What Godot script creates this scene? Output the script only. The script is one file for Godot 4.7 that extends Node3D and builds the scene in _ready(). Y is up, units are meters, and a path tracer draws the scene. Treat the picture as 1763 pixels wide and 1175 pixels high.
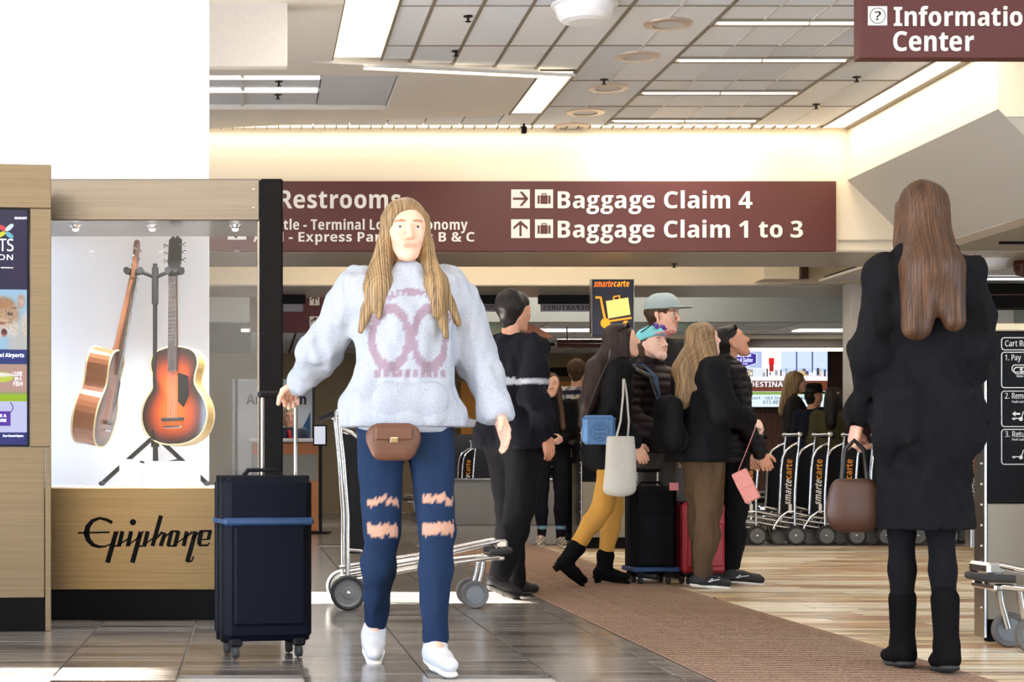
extends Node3D
# An airport baggage hall: display case and kiosk on the left, wayfinding signs on bulkheads, people crossing.
# Plan: camera at x 0, height EYE, looking along -z, square to the bulkheads; the lens is shifted (no turn).

const EYE := 0.79
const FOC := 3000.0
const HUB := Vector2(430.0, 795.0)
const Z3 := Vector3(0, 0, 1)

var M := {}
var taken := {}
var crumple := FastNoiseLite.new()
var rng := RandomNumberGenerator.new()


# ---------------------------------------------------------------- mesh collector
class Geo:
	var v := PackedVector3Array()
	var n := PackedVector3Array()
	var t := PackedVector2Array()
	var c := PackedColorArray()
	var ix := PackedInt32Array()

	func face(p: Array, out: Vector3, uvs: Array = []) -> void:
		var nn: Vector3 = (p[1] - p[0]).cross(p[2] - p[0]).normalized()
		var flip: bool = nn.dot(out) < 0.0
		if flip:
			nn = -nn
		var b := v.size()
		for k in p.size():
			v.append(p[k])
			n.append(nn)
			t.append(uvs[k] if uvs.size() > k else Vector2(0, 0))
		for k in range(1, p.size() - 1):
			ix.append(b)
			if flip:
				ix.append(b + k)
				ix.append(b + k + 1)
			else:
				ix.append(b + k + 1)
				ix.append(b + k)

	func box(o: Vector3, s: Vector3, e := 0.0, xf := Transform3D()) -> Geo:
		var h := s * 0.5
		e = minf(e, minf(h.x, minf(h.y, h.z)) * 0.98)
		var ax := [Vector3(1, 0, 0), Vector3(0, 1, 0), Vector3(0, 0, 1)]
		for a in 3:
			var u: Vector3 = ax[(a + 1) % 3]
			var w: Vector3 = ax[(a + 2) % 3]
			var hu: float = h[(a + 1) % 3] - e
			var hw: float = h[(a + 2) % 3] - e
			for sg in [-1.0, 1.0]:
				var d: Vector3 = ax[a] * sg
				var m: Vector3 = o + d * h[a]
				face([xf * (m - u * hu - w * hw), xf * (m + u * hu - w * hw), xf * (m + u * hu + w * hw), xf * (m - u * hu + w * hw)], xf.basis * d, [Vector2(0, 1), Vector2(1, 1), Vector2(1, 0), Vector2(0, 0)])
		if e > 0.0:
			for a in 3:
				var a1 := (a + 1) % 3
				var a2 := (a + 2) % 3
				for s1 in [-1.0, 1.0]:
					for s2 in [-1.0, 1.0]:
						var d1: Vector3 = ax[a1] * s1
						var d2: Vector3 = ax[a2] * s2
						var l: Vector3 = ax[a] * (h[a] - e)
						var p1: Vector3 = o + d1 * h[a1] + d2 * (h[a2] - e)
						var p2: Vector3 = o + d1 * (h[a1] - e) + d2 * h[a2]
						face([xf * (p1 - l), xf * (p1 + l), xf * (p2 + l), xf * (p2 - l)], xf.basis * (d1 + d2))
			for s0 in [-1.0, 1.0]:
				for s1 in [-1.0, 1.0]:
					for s2 in [-1.0, 1.0]:
						var q := Vector3(s0, s1, s2)
						var k := o + q * (h - Vector3(e, e, e))
						face([xf * (k + Vector3(s0 * e, 0, 0)), xf * (k + Vector3(0, s1 * e, 0)), xf * (k + Vector3(0, 0, s2 * e))], xf.basis * q)
		return self

	func vert(p: Vector3, nn: Vector3, uv := Vector2.ZERO) -> int:
		v.append(p)
		n.append(nn)
		t.append(uv)
		return v.size() - 1

	func quad_ix(a: int, b: int, cc: int, d: int) -> void:  # counter-clockwise from outside
		for k in [a, cc, b, a, d, cc]:
			ix.append(k)

	func tube(pts: Array, r: float, sides := 8, r_end := -1.0, caps := true, flat := 1.0) -> Geo:
		var m := pts.size()
		if r_end < 0.0:
			r_end = r
		var up := Vector3(0, 1, 0)
		var d0: Vector3 = (pts[1] - pts[0]).normalized()
		if absf(d0.dot(up)) > 0.9:
			up = Vector3(1, 0, 0)
		var side := d0.cross(up).normalized()
		var first := v.size()
		for k in m:
			var d: Vector3
			if k == 0:
				d = d0
			elif k == m - 1:
				d = (pts[k] - pts[k - 1]).normalized()
			else:
				d = ((pts[k + 1] - pts[k]).normalized() + (pts[k] - pts[k - 1]).normalized()).normalized()
			side = (side - d * side.dot(d)).normalized()
			var oth := d.cross(side)
			var rr := lerpf(r, r_end, float(k) / float(m - 1))
			for q in sides:
				var a := TAU * q / sides
				var nn := side * cos(a) + oth * sin(a) * flat
				vert(pts[k] + nn * rr, nn.normalized())
		for k in m - 1:
			for q in sides:
				var q2 := (q + 1) % sides
				quad_ix(first + k * sides + q, first + k * sides + q2, first + (k + 1) * sides + q2, first + (k + 1) * sides + q)
		if caps:
			var e0: Array = []
			var e1: Array = []
			for q in sides:
				e0.append(v[first + q])
				e1.append(v[first + (m - 1) * sides + q])
			face(e0, pts[0] - pts[1])
			face(e1, pts[m - 1] - pts[m - 2])
		return self

	func lathe(prof: Array, xf := Transform3D(), seg := 24) -> Geo:  # prof of Vector2(radius, y), bottom to top
		var m := prof.size()
		for k in m - 1:
			var p: Vector2 = prof[k]
			var q: Vector2 = prof[k + 1]
			var dn := Vector2(q.y - p.y, p.x - q.x).normalized()
			var b := v.size()
			for s in seg + 1:
				var a := TAU * s / seg
				var ca := cos(a)
				var sa := sin(a)
				var nn := (xf.basis * Vector3(dn.x * ca, dn.y, dn.x * sa)).normalized()
				vert(xf * Vector3(p.x * ca, p.y, p.x * sa), nn)
				vert(xf * Vector3(q.x * ca, q.y, q.x * sa), nn)
			for s in seg:
				quad_ix(b + 2 * s, b + 2 * s + 1, b + 2 * s + 3, b + 2 * s + 2)
		return self

	func prism(poly: PackedVector2Array, z0: float, z1: float, xf := Transform3D()) -> Geo:
		var pl := poly.duplicate()
		if Geometry2D.is_polygon_clockwise(pl):
			pl.reverse()
		var tri := Geometry2D.triangulate_polygon(pl)
		for k in range(0, tri.size(), 3):
			var A := pl[tri[k]]
			var B := pl[tri[k + 1]]
			var C := pl[tri[k + 2]]
			face([xf * Vector3(A.x, A.y, z1), xf * Vector3(B.x, B.y, z1), xf * Vector3(C.x, C.y, z1)], xf.basis * Vector3(0, 0, z1 - z0))
			face([xf * Vector3(A.x, A.y, z0), xf * Vector3(B.x, B.y, z0), xf * Vector3(C.x, C.y, z0)], xf.basis * Vector3(0, 0, z0 - z1))
		for k in pl.size():
			var A := pl[k]
			var B := pl[(k + 1) % pl.size()]
			var o := Vector3(B.y - A.y, A.x - B.x, 0)
			face([xf * Vector3(A.x, A.y, z0), xf * Vector3(B.x, B.y, z0), xf * Vector3(B.x, B.y, z1), xf * Vector3(A.x, A.y, z1)], xf.basis * o)
		return self

	func ball(o: Vector3, r: Vector3, seg := 16, rows := 10, xf := Transform3D()) -> Geo:
		var b := v.size()
		for j in rows + 1:
			var la := PI * (float(j) / rows - 0.5)
			for s in seg + 1:
				var a := TAU * s / seg
				var u := Vector3(cos(la) * cos(a), sin(la), cos(la) * sin(a))
				vert(xf * (o + u * r), (xf.basis * (u / r)).normalized())
		for j in rows:
			for s in seg:
				var q := b + j * (seg + 1) + s
				quad_ix(q, q + seg + 1, q + seg + 2, q + 1)
		return self

	func mesh() -> ArrayMesh:
		var a := []
		a.resize(Mesh.ARRAY_MAX)
		a[Mesh.ARRAY_VERTEX] = v
		a[Mesh.ARRAY_NORMAL] = n
		if t.size() == v.size():
			a[Mesh.ARRAY_TEX_UV] = t
		if c.size() == v.size():
			a[Mesh.ARRAY_COLOR] = c
		a[Mesh.ARRAY_INDEX] = ix
		var m := ArrayMesh.new()
		m.add_surface_from_arrays(Mesh.PRIMITIVE_TRIANGLES, a)
		return m


# ---------------------------------------------------------------- nodes
func numbered(called: String) -> String:
	var k: int = taken.get(called, 0)
	taken[called] = k + 1
	return called if k == 0 else "%s_%03d" % [called, k]


func tag(o: Node3D, label: String, category: String, group := "", kind := "") -> Node3D:
	if label:
		o.set_meta("label", label)
	if category:
		o.set_meta("category", category)
	if group:
		o.set_meta("group", group)
	if kind:
		o.set_meta("kind", kind)
	return o


func thing(called: String, label: String, category: String, where := Vector3.ZERO, turn := 0.0, group := "") -> Node3D:
	var o := Node3D.new()
	o.name = numbered(called)
	add_child(o)
	o.position = where
	o.rotation.y = deg_to_rad(turn)
	tag(o, label, category, group)
	return o


func obj(called: String, mesh: Mesh, m: Material, parent: Node3D = null, where := Vector3.ZERO) -> MeshInstance3D:
	var o := MeshInstance3D.new()
	o.mesh = mesh
	o.material_override = m
	if parent == null:
		o.name = numbered(called)
		add_child(o)
	else:
		o.name = called
		parent.add_child(o, true)
	o.position = where
	return o


func solid(called: String, mesh: Mesh, m: Material, parent: Node3D = null, where := Vector3.ZERO) -> MeshInstance3D:
	var o := obj(called, mesh, m, parent, where)
	if parent == null:
		o.set_meta("kind", "structure")
	return o


func copy(o: Node3D, label: String, where: Vector3, group := "") -> Node3D:
	var stem: String = o.name
	var r: Node3D = o.duplicate()
	r.name = numbered(stem)
	add_child(r)
	r.position = where
	r.set_meta("label", label)
	if group:
		r.set_meta("group", group)
	return r


func bx(o: Vector3, s: Vector3, e := 0.0) -> ArrayMesh:
	return Geo.new().box(o, s, e).mesh()


func span(a: Vector3, b: Vector3, e := 0.0) -> ArrayMesh:  # the box between two corners
	return Geo.new().box((a + b) * 0.5, (b - a).abs(), e).mesh()


func at(px: float, py: float, s: float) -> Vector3:  # photo position at a place where a metre spans s pixels
	return Vector3((px - HUB.x) / s, EYE + (HUB.y - py) / s, -FOC / s)


# ---------------------------------------------------------------- materials
func stdm(called: String, col: Color, rough: float, metal := 0.0) -> StandardMaterial3D:
	var m := StandardMaterial3D.new()
	m.resource_name = called
	m.albedo_color = col
	m.roughness = rough
	m.metallic = metal
	M[called] = m
	return m


func c8(r: int, g: int, b: int) -> Color:
	return Color(r / 255.0, g / 255.0, b / 255.0)


func ramp(cols: Array, offs: Array) -> Gradient:
	var g := Gradient.new()
	var cc := PackedColorArray()
	var oo := PackedFloat32Array()
	for k in cols.size():
		cc.append(cols[k])
		oo.append(offs[k])
	g.colors = cc
	g.offsets = oo
	return g


func stretch_tex(seed_: int, w: int, h: int, fx: float, fy: float, cols: Array, offs: Array, warp := 0.0) -> ImageTexture:
	# streaked noise drawn into an image: fx and fy are cycles over the whole picture; it repeats in both ways
	var n := FastNoiseLite.new()
	n.seed = seed_
	n.noise_type = FastNoiseLite.TYPE_SIMPLEX_SMOOTH
	n.fractal_octaves = 4
	n.frequency = 1.0
	var g := ramp(cols, offs)
	var im := Image.create(w, h, false, Image.FORMAT_RGB8)
	var rx := fx / TAU
	var ry := fy / TAU
	for y in h:
		var b := TAU * y / h
		var sy := sin(b) * ry
		var cy := cos(b) * ry
		for x in w:
			var a := TAU * x / w
			var k := n.get_noise_3d(cos(a) * rx + cy * 1.31, sin(a) * rx + 7.7, sy * 1.3 + cy * 0.35 + warp)
			im.set_pixel(x, y, g.sample(clampf(0.5 + k * 0.9, 0.0, 1.0)))
	return ImageTexture.create_from_image(im)


func tri(m: StandardMaterial3D, sc: Vector3, world := false) -> StandardMaterial3D:
	m.uv1_triplanar = true
	m.uv1_world_triplanar = world
	m.uv1_scale = sc
	return m


func glow(called: String, col: Color, e: float) -> StandardMaterial3D:
	var m := stdm(called, col, 0.6)
	m.emission_enabled = true
	m.emission = col
	m.emission_energy_multiplier = e
	return m


func cloth(called: String, col: Color, tex: Texture2D = null, sc := Vector3(6, 6, 6), rough := 0.9) -> StandardMaterial3D:
	var m := stdm(called, col, rough)
	m.metallic_specular = 0.25
	if tex:
		m.albedo_texture = tex
		tri(m, sc)
	return m


func materials() -> void:
	var fine := stretch_tex(3, 256, 256, 40, 40, [Color(0.985, 0.985, 0.985), Color(1, 1, 1)], [0.25, 0.75])
	var weave := stretch_tex(5, 256, 256, 90, 90, [Color(0.7, 0.7, 0.7), Color(1, 1, 1)], [0.2, 0.8])
	var streak := stretch_tex(9, 64, 1024, 2, 330, [Color(0.84, 0.84, 0.84), Color(1, 1, 1)], [0.2, 0.8])
	var strands := stretch_tex(11, 512, 128, 110, 3, [Color(0.45, 0.45, 0.45), Color(1, 1, 1)], [0.25, 0.75])
	M.tex_fine = fine
	M.tex_weave = weave
	M.tex_strands = strands
	stdm("white_wall", c8(240, 242, 246), 0.55)
	tri(stdm("cream_wall", c8(237, 226, 202), 0.6), Vector3(0.8, 0.8, 0.8), true).albedo_texture = fine
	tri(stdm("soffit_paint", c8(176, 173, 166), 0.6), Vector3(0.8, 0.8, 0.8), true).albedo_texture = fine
	tri(stdm("drywall", c8(226, 222, 216), 0.6), Vector3(0.8, 0.8, 0.8), true).albedo_texture = fine
	tri(stdm("grey_wall", c8(176, 182, 180), 0.6), Vector3(0.8, 0.8, 0.8), true).albedo_texture = fine
	stdm("beam_metal", c8(196, 188, 176), 0.3, 0.15)
	for k in 3:
		var t := tri(stdm("ceiling_tile_%d" % k, [c8(220, 226, 234), c8(208, 214, 222), c8(226, 229, 233)][k], 0.8), Vector3(2.2, 2.2, 2.2), true)
		t.albedo_texture = fine
	stdm("ceiling_grid", c8(120, 112, 100), 0.6)
	stdm("ceiling_bar", c8(200, 200, 200), 0.5)
	stdm("dark_gap", c8(40, 38, 36), 0.9)
	stdm("maroon", c8(84, 33, 30), 0.5)
	stdm("maroon_dim", c8(86, 28, 40), 0.4)
	stdm("sign_white", c8(228, 225, 218), 0.5)
	stdm("black_metal", c8(14, 13, 12), 0.5)
	stdm("black_plastic", c8(26, 26, 28), 0.5)
	stdm("black_matte", c8(10, 9, 8), 0.75)
	for n in ["black_metal", "black_plastic", "black_matte"]:
		M[n].metallic_specular = 0.25
	stdm("dark_brown", c8(58, 34, 26), 0.35)
	for a in [["gold_brush", c8(168, 146, 110), 0.34, 0.9], ["steel_brush", c8(160, 153, 142), 0.28, 0.95], ["kiosk_brush", c8(142, 124, 95), 0.5, 0.45]]:
		var g := tri(stdm(a[0], a[1], a[2], a[3]), Vector3(0.5, 2.0, 0.5))
		g.albedo_texture = streak
	stdm("chrome", c8(222, 222, 224), 0.12, 1.0)
	stdm("steel", c8(190, 188, 184), 0.25, 1.0)
	stdm("rubber", c8(44, 44, 44), 0.7)
	stdm("wheel_grey", c8(112, 114, 114), 0.55)
	var glass := stdm("glass", Color(0.96, 0.98, 0.98, 0.04), 0.02)
	glass.transparency = BaseMaterial3D.TRANSPARENCY_ALPHA
	var clear := stdm("clear_plastic", Color(0.9, 0.9, 0.92, 0.25), 0.05)
	clear.transparency = BaseMaterial3D.TRANSPARENCY_ALPHA
	stdm("paper", c8(236, 236, 240), 0.8)
	stdm("porcelain_dome", c8(236, 238, 240), 0.35)
	stdm("teal_dome", c8(176, 196, 190), 0.35)
	stdm("brown_dome", c8(70, 34, 24), 0.08)
	stdm("bronze_ring", c8(196, 180, 164), 0.35, 0.4)
	# floors
	for k in 3:
		var t := stretch_tex(20 + k, 256, 512, 1.6, 24.0, [c8(62, 58, 56), c8(112, 107, 103), c8(156, 149, 142)], [0.15, 0.5, 0.88])
		var m := stdm("stone_tile_%d" % k, Color(1, 1, 1), 0.2)
		m.albedo_texture = t
		m.metallic_specular = 0.7
		tri(m, Vector3(0.55, 0.55, 1.1))
		m.uv1_offset = Vector3(0.13 * k, 0.31 * k, 0.57 * k)
	stdm("grout", c8(176, 172, 166), 0.7)
	var planks := [[c8(100, 66, 40), c8(216, 190, 144), c8(238, 224, 192)], [c8(92, 66, 44), c8(206, 176, 128), c8(232, 214, 176)], [c8(136, 104, 72), c8(228, 212, 176), c8(244, 236, 214)], [c8(112, 72, 46), c8(186, 138, 96), c8(220, 188, 144)]]
	for k in 4:
		var t := stretch_tex(40 + k, 256, 256, 2.2, 13.0, planks[k], [0.2, 0.42, 0.8])
		var m := stdm("wood_plank_%d" % k, Color(1, 1, 1), 0.28)
		m.albedo_texture = t
		tri(m, Vector3(0.7, 0.7, 1.3))
		m.uv1_offset = Vector3(0.2 * k, 0.0, 0.37 * k)
	stdm("plank_joint", c8(96, 74, 54), 0.8)
	var mt := stretch_tex(60, 256, 256, 50, 60, [c8(108, 84, 68), c8(138, 110, 90), c8(158, 130, 106)], [0.2, 0.5, 0.8])
	var mm := stdm("runner", Color(1, 1, 1), 0.95)
	mm.albedo_texture = mt
	tri(mm, Vector3(1.5, 1.5, 1.5))
	var wp := stretch_tex(61, 512, 128, 60, 2, [c8(70, 40, 28), c8(104, 62, 42)], [0.2, 0.8])
	var wm := tri(stdm("wood_panel", Color(1, 1, 1), 0.45), Vector3(1, 1, 1))
	wm.albedo_texture = wp
	stdm("olive_wall", c8(150, 132, 100), 0.7)
	# lamps
	glow("lamp_white", Color(1.0, 0.97, 0.92), 1.5)
	glow("lamp_warm", Color(1.0, 0.93, 0.8), 1.7)
	glow("lamp_dim", Color(1.0, 0.94, 0.86), 0.85)
	glow("cart_orange", c8(255, 164, 40), 0.9)
	glow("cart_orange_red", c8(255, 130, 40), 0.8)
	glow("cart_white", c8(255, 236, 214), 0.8)
	stdm("orange_print", c8(222, 140, 40), 0.5)
	# people
	for a in [["skin_fair", c8(226, 178, 154)], ["skin_tan", c8(206, 152, 124)], ["skin_light", c8(236, 196, 176)]]:
		var s := stdm(a[0], a[1], 0.5)
		s.vertex_color_use_as_albedo = true
		s.metallic_specular = 0.35
		s.subsurf_scatter_enabled = true
		s.subsurf_scatter_strength = 0.15
	stdm("eye_white", c8(226, 222, 216), 0.25)
	stdm("eye_iris", c8(60, 46, 36), 0.15)
	for a in [["hair_dark", c8(58, 38, 34)], ["hair_black", c8(34, 26, 24)], ["hair_blonde", c8(176, 144, 100)], ["hair_sand", c8(170, 136, 96)], ["hair_brown", c8(94, 64, 41)], ["hair_pale", c8(214, 194, 160)]]:
		var h := cloth(a[0], a[1], strands, Vector3(2.2, 1.2, 2.2), 0.55)
		h.metallic_specular = 0.4
	cloth("cloth_black", c8(24, 24, 27), weave)
	cloth("cloth_coat", c8(22, 22, 25), weave)
	cloth("cloth_charcoal", c8(44, 42, 42), weave)
	cloth("cloth_navy", c8(28, 34, 52), weave)
	cloth("cloth_grey", c8(96, 92, 90), weave)
	cloth("puffer_black", c8(30, 28, 30), null, Vector3.ONE, 0.45)
	cloth("puffer_plum", c8(36, 26, 30), null, Vector3.ONE, 0.5)
	cloth("cloth_khaki", c8(98, 78, 58), weave)
	cloth("cloth_mustard", c8(226, 170, 84), weave, Vector3(8, 8, 8))
	cloth("denim", Color(1, 1, 1), weave, Vector3(9, 9, 9)).vertex_color_use_as_albedo = true
	cloth("denim_dark", c8(38, 40, 48), weave, Vector3(9, 9, 9))
	cloth("hoodie", c8(190, 197, 208), weave, Vector3(5, 5, 5)).vertex_color_use_as_albedo = true
	cloth("hoodie_rib", c8(186, 193, 204), weave, Vector3(5, 5, 5))
	cloth("plaid", Color(1, 1, 1), weave, Vector3(9, 9, 9)).vertex_color_use_as_albedo = true
	cloth("printed", Color(1, 1, 1)).vertex_color_use_as_albedo = true
	cloth("canvas_white", c8(222, 220, 212), weave, Vector3(7, 7, 7))
	stdm("leather_blue", c8(78, 122, 172), 0.5)
	stdm("leather_blue_dark", c8(58, 96, 142), 0.55)
	stdm("leather_brown", c8(92, 57, 36), 0.55)
	stdm("leather_black", c8(20, 18, 18), 0.45)
	stdm("leather_pink", c8(206, 132, 122), 0.5)
	stdm("suede_black", c8(15, 14, 15), 0.9)
	stdm("shoe_black", c8(28, 28, 32), 0.7)
	stdm("shoe_white", c8(206, 208, 212), 0.6)
	stdm("sole_white", c8(230, 226, 220), 0.6)
	stdm("case_navy", c8(13, 17, 27), 0.65)
	stdm("case_red", c8(168, 34, 40), 0.5)
	stdm("case_black", c8(18, 18, 21), 0.7)
	for n in ["case_navy", "case_black", "suede_black"]:
		M[n].metallic_specular = 0.2
	stdm("case_blue_strap", c8(30, 62, 100), 0.6)
	stdm("pink_tag", c8(236, 150, 160), 0.5)
	stdm("cap_teal", c8(120, 200, 208), 0.8)
	stdm("cap_pink", c8(240, 150, 160), 0.8)
	stdm("cap_grey", c8(150, 164, 164), 0.8)
	stdm("lens_violet", c8(84, 56, 150), 0.08)
	stdm("lens_black", c8(12, 12, 14), 0.08)


# ---------------------------------------------------------------- lettering
func font_of(bold: bool, serif := false) -> Font:
	var key := "font_%s_%s" % [bold, serif]
	if not M.has(key):
		var f := SystemFont.new()
		f.font_names = PackedStringArray(["Droid Serif" if serif else "Droid Sans"])
		f.font_weight = 700 if bold else 400
		M[key] = f
	return M[key]


func letters(words: String, w: float, h: float, bold := true, lean := 0.0, thick := 0.004, mirror := false) -> ArrayMesh:
	# the words as raised lettering, their outline box w by h, its lower left corner at the origin
	var tm := TextMesh.new()
	tm.font = font_of(bold)
	tm.text = words
	tm.font_size = 48
	tm.pixel_size = 0.01
	tm.depth = 0.1
	tm.curve_step = 1.0
	var arr := tm.get_mesh_arrays()
	var box := tm.get_aabb()
	var vs: PackedVector3Array = arr[Mesh.ARRAY_VERTEX]
	var ns: PackedVector3Array = arr[Mesh.ARRAY_NORMAL]
	var sx := w / box.size.x
	var sy := h / box.size.y
	for k in vs.size():
		var p := vs[k] - box.position
		var q := Vector3(p.x * sx, p.y * sy, p.z / box.size.z * thick)
		q.x += lean * (q.y - h * 0.5)
		if mirror:
			q.x = w - q.x
		vs[k] = q
		if mirror:
			ns[k].x = -ns[k].x
	if mirror:
		var ii: PackedInt32Array = arr[Mesh.ARRAY_INDEX]
		for k in range(0, ii.size(), 3):
			var sw := ii[k]
			ii[k] = ii[k + 1]
			ii[k + 1] = sw
		arr[Mesh.ARRAY_INDEX] = ii
	arr[Mesh.ARRAY_VERTEX] = vs
	arr[Mesh.ARRAY_NORMAL] = ns
	var m := ArrayMesh.new()
	m.add_surface_from_arrays(Mesh.PRIMITIVE_TRIANGLES, arr)
	return m


func sign_words(parent: Node3D, called: String, words: String, r: Array, s: float, m: Material, bold := true, lean := 0.0, fwd := 0.0, mirror := false) -> MeshInstance3D:
	# r: left, top, right, bottom of the outline box in the photo; s: pixels per metre there
	var p := at(r[0], r[3], s)
	var o := obj(called, letters(words, (r[2] - r[0]) / s, (r[3] - r[1]) / s, bold, lean, 0.006, mirror), m, parent)
	o.position = parent.transform.affine_inverse() * (p + Vector3(0, 0, fwd))
	return o


func plate(parent: Node3D, called: String, r: Array, s: float, thick: float, m: Material, fwd := 0.0, e := 0.0) -> MeshInstance3D:
	var p := at((r[0] + r[2]) * 0.5, (r[1] + r[3]) * 0.5, s)
	var o := obj(called, bx(Vector3(0, 0, thick * 0.5), Vector3((r[2] - r[0]) / s, (r[3] - r[1]) / s, thick), e), m, parent)
	o.position = parent.transform.affine_inverse() * (p + Vector3(0, 0, fwd))
	return o


# ---------------------------------------------------------------- smooth bodies
# A shape is a list of tapered capsules [a, b, ra, rb, blend, flat_dir, flat, op]; they are joined with a smooth minimum on a grid and meshed as surface nets.
func cap(a: Vector3, b: Vector3, ra: float, rb: float, k := 0.03, fd := Z3, fk := 1.0, op := 0) -> Array:
	return [a, b, ra, rb, k, fd, fk, op]


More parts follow.
